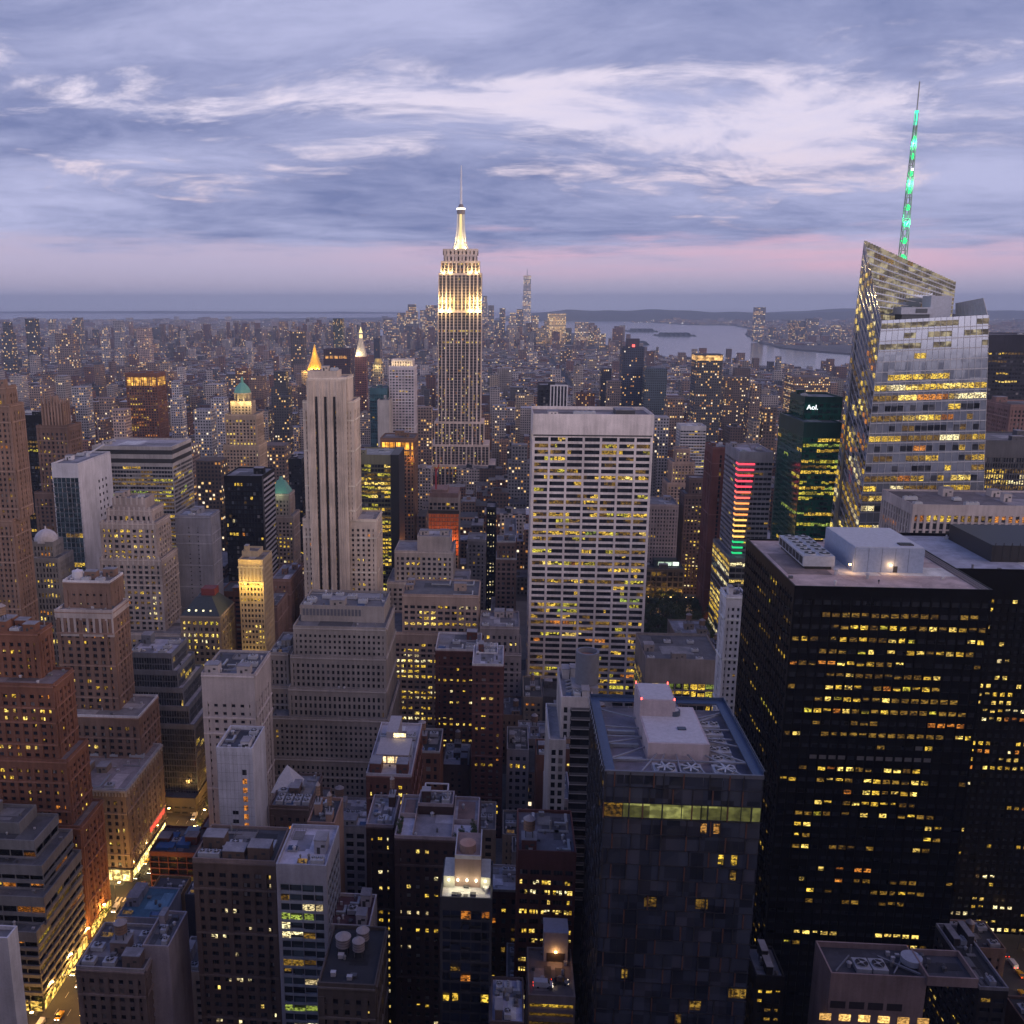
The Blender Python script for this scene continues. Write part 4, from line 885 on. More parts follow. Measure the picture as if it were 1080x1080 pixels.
gst = dict(wall=(.16, .17, .21), span=(.11, .12, .15), bay=1.6, fl=3.9, pw=.18, sh=.7, corner=.4, pd=.3, sd=.2, top=1.6, lit=.07, rec=.25, pal=P_OFFICE, runs=(3, 5, 8), roof=(.38, .37, .43), items=2, dark=[(glass((.05, .06, .085), .12, .3), 1)], side_lit=1.2)
tower('stepped_office', 'dark blue-grey glass office block stepping down in pale ledges', 'office building', [(135, 181, 690, 455, 24), (135, 187, 708, 453, 28), (135, 193, 726, 451, 33), (135, 199, 745, 449, 38), (135, 205, 764, 447, 44)], gst, words='the stepped glass block', vb=795, seed=30)
tower('blank_slab', 'plain grey slab tower with an almost windowless face', 'apartment building', [(184, 222, 545, 600, 20)], dict(wall=(.22, .22, .26), bay=7., fl=3.4, pw=6.0, sh=2.6, top=6, lit=.12, roof=(.2, .2, .22), items=3), words='the plain grey slab', vb=632, seed=31)
hp = tower('hip_roofed_building', 'office block with bright yellow window rows under a dark hipped roof', 'office building', [(190, 232, 650, 505, 28)],
    dict(wall=(.23, .18, .14), bay=4.2, fl=4.2, pw=1.6, sh=1.9, top=2, lit=.85, sub=2, pal=P_BRIGHT + [(YG, 3)], items=0, par=.4), words='the dark hip-roofed block', vb=702, seed=32)
x0, x1, y0, y1, z, _ = hp.tiers[0]; t_ = MB(); t_.loft([(x0, y0, z + .3), (x1, y0, z + .3), (x1, y1, z + .3), (x0, y1, z + .3)], [(x0 + 7, y0 + 9, z + 9), (x1 - 7, y0 + 9, z + 9), (x1 - 7, y1 - 8, z + 9), (x0 + 7, y1 - 8, z + 9)])
hp.part('hipped_roof', t_, flat((.035, .045, .055), .6)); t_ = MB()
for k in range(4): q = x0 + 4 + k * 4.2; t_.box(q, q + 1., y0 + 2.2, y0 + 4, z + 1.8, z + 3.2, 0)
hp.part('dormer', t_, lit((1., .85, .5), 2., .6)); t_ = MB(); t_.box(x0 + 9, x0 + 17, y0 + 12, y0 + 20, z + 9, z + 13, 0); hp.part('roof_house', t_, flat((.16, .03, .03)))

ly = tower('floodlit_tower', 'tan stone tower floodlit yellow along its colonnaded top', 'office tower', [(255, 272, 583, 530, 12, dict(st=dict(top=999))), (251, 277, 592, 520, 22)],
    dict(wall=(.42, .33, .22), bay=2.6, fl=3.7, pw=1.0, sh=1.7, top=2, lit=.22, pal=[(YEL, 3), (YEL2, 2)], items=1, roof=(.25, .22, .2)), words='the yellow floodlit tower', vb=692, seed=33)
x0, x1, y0, y1, z, _ = ly.tiers[1]; t_ = MB()
for k in range(7): q = x0 + .8 + k * (x1 - x0 - 1.6) / 6; t_.box(q - .5, q + .5, y0 - .3, y0 + .2, z - 12, z - 4, 0)
t_.box(x0 - .3, x1 + .3, y0 - .5, y0 + .2, z - 4, z - 3, 0); t_.box(x0 - .3, x1 + .3, y0 - .5, y0 + .2, z - 13, z - 12, 0); ly.part('colonnade', t_, masonry((.48, .40, .28)))
for s_ in (.15, .5, .85): flood(x0 + (x1 - x0) * s_, y0 - 4, z - 15, 2000, (1., .66, .14)); flood(x0 + (x1 - x0) * s_, y0 - 3, z + .5, 420, (1., .66, .14))
for s_ in (.3, .7): flood(x0 + (x1 - x0) * s_, y0 - 6, z - 62, 1500, (1., .72, .16))
tower('brown_block', 'red-brown brick block behind the yellow floodlit tower', 'office building', [(284, 306, 612, 600, 40)], dict(wall=(.20, .115, .095), bay=3.6, fl=3.8, pw=2, sh=1.9, top=3, lit=.10, items=2, roof=(.36, .33, .35)), vb=640, seed=34)
tower('brown_block', 'lower brown block filling the gap between the yellow tower and the red-brown block', 'office building', [(277, 292, 640, 560, 30)], dict(wall=(.17, .11, .10), bay=3.4, fl=3.8, pw=2, sh=1.9, top=3, lit=.08, items=2), vb=680, seed=35)
bs = tower('black_slab', 'black office slab with a white-striped edge below the green-domed tower', 'office tower', [(236, 276, 503, 700, 40)],
    dict(wall=(.012, .012, .016), rough=.4, bay=3, fl=4, pw=.7, sh=1.4, top=4, lit=.05, rec=.3, pal=P_WARM, side_lit=.2, items=2, roof=(.16, .16, .18)), words='the black slab', vb=570, seed=36)
x0, x1, y0, y1, z, _ = bs.tiers[0]; t_ = MB()
for k in range(30): t_.box(x1 - .05, x1 + .35, y0 + 4, y1 - 2, z - 4 - k * 4.0, z - 2.4 - k * 4.0, 0)
t_.box(x1 - .05, x1 + .3, y0, y0 + 4, 20, z, 1); bs.part('side_stripe', t_, [flat((.52, .50, .54), .5), flat((.05, .05, .06))])
cu = tower('cupola_tower', 'tan stone tower with a lit loggia and a green copper dome', 'skyscraper', [(243, 265, 424, 966, 16, dict(st=dict(lit=0))), (237, 270, 438, 958, 30), (235, 273, 470, 955, 34)],
    dict(wall=(.38, .29, .22), bay=4.2, fl=3.9, pw=2.0, sh=1.6, top=4, lit=.22, pal=P_WARM, items=0), words='the green-domed tower', vb=502, seed=37, min_area=3, finish=False)
x0, x1, y0, y1, z, _ = cu.tiers[0]; cx, cy = (x0 + x1) / 2, (y0 + y1) / 2; copper = flat((.16, .42, .32), .6); t_ = MB()
for k in range(8): a = k * math.pi / 4 + .39; t_.cyl(cx + 8 * math.cos(a), cy + 8 * math.sin(a), .8, .8, z, z + 8, 8, 1)
t_.cyl(cx, cy, 9.5, 9.5, z + 8, z + 9.2, 8, 1); t_.cyl(cx, cy, 5.5, 5.5, z, z + 8, 8, 1)
prev = (9, z + 9.2)
for f, r in ((.3, 8.2), (.6, 6.4), (.85, 4.2), (1., 2.4)): t_.cyl(cx, cy, prev[0], r, prev[1], z + 9.2 + 10 * f, 8, 0); prev = (r, z + 9.2 + 10 * f)
t_.cyl(cx, cy, 1.6, 1.4, z + 19, z + 23, 8, 0); t_.cyl(cx, cy, 1.7, .1, z + 23, z + 26, 8, 0)
cu.part('cupola', t_, [copper, masonry((.44, .36, .26))]); cu.windows(80, 2.5)
for s_ in (.1, .5, .9): flood(x0 + (x1 - x0) * s_, y0 - 4, z - 1, 2600, (1., .80, .32))
gp_ = tower('pyramid_roofed_tower', 'pale stone tower with a small green copper pyramid roof', 'office tower', [(283, 305, 522, 770, 20), (281, 309, 545, 765, 26)],
    dict(wall=(.36, .30, .27), bay=3.6, fl=3.8, pw=1.7, sh=1.7, top=4, lit=.28, pal=P_WARM, items=0), words='the small green-pyramid tower', vb=600, seed=38, min_area=3)
x0, x1, y0, y1, z, _ = gp_.tiers[0]; cx, cy = (x0 + x1) / 2, (y0 + y1) / 2; t_ = MB(); t_.loft([(x0 + 1, y0 + 1, z), (x1 - 1, y0 + 1, z), (x1 - 1, y1 - 1, z), (x0 + 1, y1 - 1, z)], [(cx - 3, cy - 2, z + 11), (cx + 3, cy - 2, z + 11), (cx + 3, cy + 2, z + 11), (cx - 3, cy + 2, z + 11)])
t_.cyl(cx, cy, 2.2, 1.4, z + 11, z + 14, 8, 0); gp_.part('pyramid_roof', t_, copper); flood(cx, y0 - 5, z + 1, 900, (.8, 1., .6))
tower('dark_tower', 'dark windowless-looking tower just left of the striped limestone tower', 'office tower', [(304, 318, 485, 900, 30)], dict(wall=(.02, .022, .028), rough=.4, bay=3, fl=4, pw=.6, sh=1.5, top=4, lit=.04, rec=.3), vb=590, seed=39, min_area=3)

# --- centre
ys_ = tower('ribbon_tower', 'narrow glass slab with bands of strong yellow light and a black end wall', 'office tower', [(377, 412, 481, 720, 40)],
    dict(wall=(.20, .19, .13), span=(.13, .13, .09), bay=3.2, fl=3.9, pw=.2, sh=1.3, corner=.4, pd=.25, sd=.4, top=6, lit=1.15, rec=.3, pal=[(YG, 4), (YEL, 3), (YEL2, 2), (DIM, 2)], runs=(2, 4, 7), items=2, roof=(.3, .3, .28)), words='the yellow ribbon slab', vb=640, seed=40, finish=False)
x0, x1, y0, y1, z, _ = ys_.tiers[0]; t_ = MB(); t_.box(x1 + .02, x1 + 6.5, y0 - 1, y1, 0, z + 1.5, 0); ys_.part('end_wall', t_, flat((.018, .018, .022), .5)); FOOT.append((x1, x1 + 7, y0, y1)); ys_.windows(100, 4)
oc = tower('crowned_tower', 'brown tower with a glowing orange parapet storey beside the yellow ribbon slab', 'office tower', [(401, 437, 463, 850, 34)],
    dict(wall=(.20, .12, .085), bay=4.2, fl=3.9, pw=1.9, sh=1.5, top=3, lit=.15, pal=P_ORANGE, items=2, roof=(.12, .1, .1)), words='the tower with the orange parapet', vb=580, seed=41, min_area=3, finish=False)
x0, x1, y0, y1, z, _ = oc.tiers[0]; t_ = MB()
for k in range(8): q = x0 + 1 + k * (x1 - x0 - 2) / 8; t_.box(q + .3, q + (x1 - x0 - 2) / 8 - .3, y0 - .12, y0 + .02, z - 9.5, z - 3, 0); t_.box(q + .2, q + (x1 - x0 - 2) / 8 - .2, y0 - .12, y0 + .02, z - 14.5, z - 11, 0)
oc.part('lit_opening', t_, lit((1., .36, .03), 1.5, .5, .12)); oc.windows(60, 3)
for s_ in (.1, .5, .9): flood(x0 + (x1 - x0) * s_, y0 - 4, z - 18, 1600, (1., .42, .06))
wg = tower('grid_tower', 'white grid-fronted tower with small gold lights along its crown', 'office tower', [(413, 435, 380, 1108, 24, dict(st=dict(bay=3, pw=1.6, sh=1, top=1, lit=.0))), (410, 437, 387, 1100, 34)],
    dict(wall=(.58, .52, .55), bay=4.2, fl=3.8, pw=1.3, sh=1.6, top=3, lit=.06, pal=P_WARM, items=0, dark=[(DARK2, 3), (BLINDS, 2)]), words='the white grid tower', vb=462, seed=42, min_area=2)
x0, x1, y0, y1, z, _ = wg.tiers[1]
for s_ in (.05, .28, .5, .72, .95): flood(x0 + (x1 - x0) * s_, y0 + 2.5, z + 1.6, 900, (1., .72, .25), .5)
tower('beige_slab', 'plain beige slab in front of the white grid tower', 'apartment building', [(398, 410, 423, 1070, 30)], dict(wall=(.40, .37, .36), bay=8, fl=4, pw=7, sh=2, top=999, lit=.05, items=1), vb=478, seed=43, min_area=9)
tower('teal_tower', 'teal glass tower peeping out left of the white grid tower', 'office tower', [(390, 408, 410, 1090, 30)], dict(wall=(.06, .13, .16), bay=3, fl=4, pw=.3, sh=.8, top=6, lit=.06, rec=.2, dark=[(glass((.07, .16, .19), .15, .5), 1)], items=1), vb=470, seed=44, min_area=9)
og = tower('scaffolded_building', 'building wrapped in orange netting below a grey open top storey', 'office building', [(452, 484, 526, 800, 30)],
    dict(wall=(.34, .29, .27), bay=4.2, fl=4, pw=1.1, sh=1.1, top=3, lit=.03, pal=P_ORANGE, items=1), words='the orange-netted building', vb=572, seed=45, min_area=3, finish=False)
x0, x1, y0, y1, z, _ = og.tiers[0]; t_ = MB(); nz = z - 13; cols = 11
for k in range(cols):
    for j in range(11): q = x0 + k * (x1 - x0) / cols; t_.box(q + .12, q + (x1 - x0) / cols - .12, y0 - .35, y0 - .22, nz - 3.2 - j * 3.4, nz - .25 - j * 3.4, 0 if (k + j) % 3 else 1)
og.part('netting', t_, [flat((.72, .17, .05), .8), flat((.80, .23, .07), .8)])
t_ = MB(); t_.box(x0 - .3, x1 + .3, y0 - .3, y0 + .1, nz, nz + 3, 0); og.part('dark_band', t_, flat((.04, .035, .035)))
t_ = MB(); t_.box(x0 + .6, x1 - .6, y0 + 1, y1 - 1, z, z + 5, 0); t_.box(x0 + 2, x1 - 10, y0 + 3, y1 - 3, z + 5, z + 7.5, 0); og.part('roof_house', t_, masonry((.26, .17, .15)))
t_ = MB(); t_.beam((x0 + 6, y0 + 6, z + 7), (x0 + 6, y0 + 6, z + 26), 1.3, 0); t_.beam((x0 + 6, y0 + 6, z + 22), (x0 + 9, y0 + 3, z + 30), .6, 0); og.part('hoist_mast', t_, flat((.5, .05, .06), .6)); og.windows(40, 3)
for s_ in (.2, .5, .8): flood(x0 + (x1 - x0) * s_, y0 - 7, z - 40, 2600, (1., .5, .2))  # floods added to brighten the orange netting
we = dict(wall=(.50, .43, .39), bay=4.4, fl=3.9, pw=2.0, sh=1.8, top=3, lit=.12, sub=2, pal=P_WARM, items=2, roof=(.34, .31, .31))
wc = tower('setback_building', 'cream setback building with a blank upper block', 'office building', [(440, 475, 567, 646, 22, dict(st=dict(top=999))), (416, 478, 582, 642, 30), (408, 494, 615, 636, 36)], we, words='the cream setback building', vb=622, seed=46, min_area=3)
tower('masonry_tower', 'slim grey-tan tower with a pointed roof right of the cream setback building', 'office building', [(493, 512, 570, 720, 24)], dict(wall=(.27, .24, .24), bay=4, fl=3.8, pw=2, sh=1.8, top=3, lit=.1, items=0), words='the slim pointed tower', vb=625, seed=47, min_area=3)
lbld = tower('lit_office_block', 'broad tan office block with bright cream rows of lit windows', 'office building', [(424, 505, 628, 560, 34), (408, 506, 668, 556, 40)],
    dict(wall=(.36, .27, .23), bay=4.9, fl=4.1, pw=1.6, sh=1.9, top=5.5, lit=.50, sub=2, pal=P_BRIGHT + [(YEL, 4)], runs=(2, 3, 5), items=6, roof=(.13, .13, .14)), words='the brightly lit tan block', vb=735, seed=48)
tower('grey_block', 'grey stone block with a corniced top left of the white slab', 'office building', [(506, 548, 662, 540, 30), (504, 550, 690, 537, 34)], dict(wall=(.30, .26, .265), bay=4.2, fl=4.1, pw=2.2, sh=2.0, top=4, lit=.10, items=5, pal=P_WARM, roof=(.2, .19, .21)), words='the grey corniced block', vb=735, seed=49)
ot = tower('loft_building', 'narrow old brick tower with arched white loggia just left of the white slab', 'office building', [(524, 544, 572, 650, 18), (523, 545, 590, 648, 20)], dict(wall=(.20, .13, .115), bay=4, fl=4, pw=1.8, sh=1.8, top=2, lit=.06, sub=2, items=1, cap=(.45, .42, .42)), words='the narrow loggia tower', vb=628, seed=50, min_area=3)
tower('dark_tower', 'black tower dotted with columns of tiny white lights behind the loggia tower', 'apartment building', [(513, 523, 536, 780, 22)], dict(wall=(.015, .015, .02), bay=3.4, fl=3.6, pw=1.7, sh=1.7, top=3, lit=.65, pal=[(WHI, 1)], runs=(1,), items=0), vb=590, seed=51, min_area=2)
rb1 = tower('brick_building', 'dark red brick block with pale coping and lit lower rows', 'apartment building', [(459, 507, 686, 470, 26)], dict(wall=(.115, .048, .042), bay=4, fl=3.6, pw=2.2, sh=2.0, top=2.5, lit=.28, pal=P_BRIGHT + [(YEL, 3)], cap=(.55, .52, .54), items=4, tank=.3, roof=(.22, .21, .23)), words='the dark red brick block', vb=790, seed=52)
tower('brick_building', 'narrow dark red brick building with white cornices in front of the grey corniced block', 'apartment building', [(502, 525, 690, 446, 14), (498, 531, 702, 430, 26)], dict(wall=(.125, .055, .05), bay=4, fl=3.6, pw=2.1, sh=1.9, top=2.5, lit=.22, pal=P_WARM, cap=(.58, .55, .57), items=3, tank=.4, roof=(.3, .29, .32)), words='the narrow red brick building', vb=860, seed=53)
# residential slab with the round tank housing
rs = tower('balcony_tower', 'pale apartment tower with open balconies, left of the open-roofed glass tower', 'apartment building', [(592, 626, 738, 292, 26), (579, 597, 783, 289, 29)],
    dict(wall=(.46, .43, .44), bay=3.2, fl=3.3, pw=1.1, sh=1.0, top=2.2, lit=.10, pal=P_WARM, items=3, roof=(.26, .25, .27), side_lit=.5), words='the balcony tower', vb=865, seed=54, finish=False)
x0, x1, y0, y1, z, _ = rs.tiers[0]; t_ = MB(); nfl = 22; bx0 = at(602, 760, 292)[0]
for j in range(nfl): zz = z - 3 - j * 3.3; t_.box(bx0, x1 + 1.2, y0 - 1.7, y0 - .02, zz, zz + .3, 0); t_.box(bx0, x1 + 1.2, y0 - 1.7, y0 - 1.58, zz + .3, zz + 1.1, 1)
t2_ = MB(); t2_.box(bx0, x1 + .3, y0 - .12, y0 - .01, 8, z - 2.6, 0); rs.part('balcony_shade_panel', t2_, DARK)  # dark sheet over the wall stands in for shade behind the balconies
rs.part('balcony', t_, [flat((.40, .38, .40), .6), flat((.12, .12, .14), .4)])
t_ = MB(); tx = (at(609, 700, 300)[0] + at(631, 700, 300)[0]) / 2; tz = at(620, 700, 300)[1]; tz0 = at(620, 722, 300)[1]
t_.box(tx - 5, tx + 3.6, 297, 306, z, tz0, 1); t_.cyl(tx, 302, 3.9, 3.9, tz0, tz + 2.0, 28, 0, 2)
for k in range(28):
    a0, a1 = 2 * math.pi * k / 28, 2 * math.pi * (k + 1) / 28
    def pp(r, a, zz): return (tx + r * math.cos(a), 302 + r * math.sin(a), zz)
    t_.quad(pp(3.9, a0, tz + 2), pp(3.9, a1, tz + 2), pp(3.9, a1, tz + 3.8), pp(3.9, a0, tz + 3.8), 0); t_.quad(pp(3.2, a1, tz + 2), pp(3.2, a0, tz + 2), pp(3.2, a0, tz + 3.8), pp(3.2, a1, tz + 3.8), 0); t_.quad(pp(3.9, a0, tz + 3.8), pp(3.9, a1, tz + 3.8), pp(3.2, a1, tz + 3.8), pp(3.2, a0, tz + 3.8), 0)
rs.part('tank_house', t_, [flat((.15, .16, .20), .6), masonry((.27, .26, .28)), flat((.34, .18, .14))], rs.roof)
t_ = MB()
for k in range(6): t_.beam((x0 + 2, y0 + 3 + k * 3, z + .3), (x1 - 1, y0 + 3 + k * 3, z + 2.8), .5, 0)
rs.part('roof_frame', t_, flat((.33, .32, .34))); rs.windows(100, 4)
# black & white striped tower above the white slab, and two dark towers right of it
sp = tower('striped_tower', 'dark tower with five white vertical stripes rising behind the white slab', 'office tower', [(568, 599, 407, 1000, 34)], dict(wall=(.03, .033, .045), bay=3, fl=4, pw=.6, sh=1.2, top=4, lit=.03, items=1), vb=440, seed=55, min_area=9)
x0, x1, y0, y1, z, _ = sp.tiers[0]; t_ = MB(); xm = x0 + (x1 - x0) * .40
for k in range(6): q = xm + k * (x1 - xm - 1.2) / 5; t_.box(q, q + 1.2, y0 - .3, y0 + .2, 60, z - .2, 0)
t_.box(xm, x1, y0 - .34, y0 + .2, z - .2, z + 1.2, 0); sp.part('stripe', t_, flat((.62, .60, .64)))

# --- right of centre
lb_ = tower('low_block', 'low wide building with a pale blank parapet and a yellow-lit glazed floor', 'office building', [(681, 762, 697, 520, 44)],
    dict(wall=(.26, .225, .22), bay=5.2, fl=5.2, pw=.5, sh=1.1, top=13, lit=2., rec=.4, pal=[(YG, 3), (YEL2, 2), (YEL, 2), (GRN, 1)], items=7, roof=(.13, .13, .145), par=1.6), words='the low block with the yellow glazed floor', vb=742, seed=56)
tower('slim_tower', 'slim white tower with one side of small dark windows', 'apartment building', [(766, 788, 630, 405, 12)], dict(wall=(.56, .55, .60), bay=2.4, fl=3.5, pw=1.3, sh=1.9, top=4, lit=.02, items=1, side_lit=0.), words='the slim white tower', vb=800, seed=57)
t4 = tower('ribbon_tower', 'grey banded tower with a ladder of red, yellow and green light bars', 'office tower', [(780, 816, 478, 700, 46)],
    dict(wall=(.30, .28, .30), bay=3.5, fl=4.2, pw=.3, sh=2.0, pd=.3, sd=.5, top=6, lit=.10, rec=.5, pal=P_OFFICE, items=3, roof=(.24, .22, .24)), words='the banded tower with coloured light bars', vb=595, seed=58, finish=False)
x0, x1, y0, y1, z, _ = t4.tiers[0]
cols_ = [(1., .06, .10)] * 5 + [(1., .14, .10)] * 2 + [(1., .34, .08)] * 3 + [(1., .55, .12)] * 4 + [(.02, .8, .25)] * 4 + [(.08, .25, 1.)] * 5
for k, c in enumerate(cols_):
    w0 = 11.5 - .30 * k; zz = z - 8 - 4.2 * k; t_ = MB(); t_.box(x0 - .35, x0 + max(2.5, w0), y0 - .45, y0 - .1, zz - .65, zz + .65, 0); t_.box(x0 - .45, x0 - .1, y0 - .1, y0 + max(2., 7 - .3 * k), zz - .65, zz + .65, 0)
    t4.part('light_bar', t_, glowing(c, 1.5 if k < 14 else .9))
t_ = MB(); t_.beam((x0 + 12, y0 + 12, z), (x0 + 6, y0 + 10, z + 10), .5); t_.beam((x0 + 12, y0 + 14, z), (x0 + 20, y0 + 14, z + 9), .5); t_.beam((x0 + 6, y0 + 10, z + 10), (x0 + 20, y0 + 14, z + 9), .35); t4.part('roof_frame', t_, flat((.3, .25, .27)), t4.roof); t4.windows(80, 3)
tower('lit_podium', 'low glass building with slanting bands of white light on the avenue', 'office building', [(770, 790, 590, 690, 60)],
    dict(wall=(.30, .28, .26), bay=6, fl=5.0, pw=.3, sh=1.6, top=1.5, lit=.7, side_lit=1.3, rec=.2, pal=[(YEL2, 2), (WHI, 1), (YEL, 2)], runs=(8, 12), items=1), vb=640, seed=59, min_area=3)
tower('red_pier_tower', 'dark red tower with heavy vertical piers left of the coloured light bars', 'office tower', [(752, 770, 473, 765, 30)], dict(wall=(.16, .065, .06), bay=6.2, fl=4, pw=3.4, sh=1.0, top=5, lit=.05, items=2), words='the dark red pier tower', vb=600, seed=60, min_area=3)
tower('masonry_tower', 'dark brown stepped tower with a lit lower half facing the park', 'office tower', [(727, 744, 505, 856, 16), (722, 749, 522, 852, 24)], dict(wall=(.12, .085, .085), bay=3.6, fl=3.7, pw=1.9, sh=1.7, top=3, lit=.30, pal=P_BRIGHT, items=0), vb=585, seed=61, min_area=2.5)
tower('setback_tower', 'tan tower narrowing upward in steps with a lit lower band', 'office tower', [(713, 728, 474, 1010, 16), (709, 733, 488, 1005, 24), (704, 740, 510, 1000, 34)], dict(wall=(.38, .27, .22), bay=4.2, fl=3.8, pw=2, sh=1.6, top=3, lit=.25, pal=P_WARM, items=0), words='the tan stepped tower', vb=560, seed=62, min_area=3)
tower('banded_slab', 'pale grey slab with horizontal bands rising behind the tan stepped tower', 'office tower', [(718, 745, 450, 1150, 30)], dict(wall=(.48, .47, .50), bay=4, fl=4, pw=.4, sh=2.0, top=4, lit=.25, pd=.3, sd=.5, items=1, pal=P_OFFICE, roof=(.4, .4, .42)), vb=500, seed=63, min_area=3)
tower('grey_block', 'square grey-pink block with fine even windows behind the park', 'office building', [(684, 716, 533, 842, 36)], dict(wall=(.31, .26, .265), bay=3.2, fl=3.9, pw=1.7, sh=1.8, top=3, lit=.01, items=2), vb=585, seed=64, min_area=3)
lp2 = tower('low_block', 'low dark building with a green-lit rooftop pavilion at the edge of the park', 'office building', [(681, 722, 600, 824, 34)], dict(wall=(.11, .10, .10), bay=6, fl=5.5, pw=1.3, sh=1.6, top=2, lit=.45, pal=[(DIM, 4), (GRN, 1), (YG, 1)], items=2, roof=(.05, .05, .055)), vb=628, seed=65, min_area=3)
x0, x1, y0, y1, z, _ = lp2.tiers[0]; t_ = MB(); t_.box(x0 + 9, x1 - 5, y0 + 8, y1 - 8, z, z + 6, 0)
for k in range(3): t_.box(x0 + 12 + k * 6.4, x0 + 17.4 + k * 6.4, y0 + 7.9, y0 + 8, z + 1.2, z + 4.6, 1)
lp2.part('pavilion', t_, [flat((.05, .07, .07)), lit((.75, 1., .75), 1.3, .5)])
gg = tower('green_glass_tower', 'green glass tower with yellow-green lit floors and a white sign on its crown', 'office tower', [(849, 889, 420, 662, 34, dict(st=dict(lit=0., top=3))), (848, 888, 447, 640, 58)],
    dict(wall=(.012, .05, .042), rough=.3, span=(.012, .085, .06), srough=.15, bay=3.0, fl=4.1, pw=.2, sh=1.6, corner=.3, pd=.2, sd=.25, top=9, lit=.62, side_lit=.30, rec=.15, pal=[(YG, 5), (YEL, 4), (GRN, 3), (DIM, 2)], runs=(2, 4, 7, 12), items=2, roof=(.10, .12, .13), dark=[(glass((.012, .12, .085), .1, .4), 3), (glass((.01, .05, .05), .1, .4), 1)]), words='the green glass tower', vb=565, seed=66)
x0, x1, y0, y1, z, _ = gg.tiers[0]
tx_ = bpy.data.curves.new('sign', 'FONT'); tx_.body = 'Aol.'; tx_.size = 4.6; tx_.extrude = .25
so = bpy.data.objects.new('sign', tx_); C.objects.link(so); bpy.context.view_layer.update()
sm = bpy.data.meshes.new_from_object(so.evaluated_get(bpy.context.evaluated_depsgraph_get())); bpy.data.objects.remove(so); sm.materials.clear(); sm.materials.append(glowing((.92, .95, 1.), 1.6))
so = bpy.data.objects.new('sign', sm); C.objects.link(so); so.parent = gg.root; so.location = (x0 + 1.6 - gg.o[0], y0 - .4 - gg.o[1], z - 7.6); so.rotation_euler = (R(90), 0, 0)

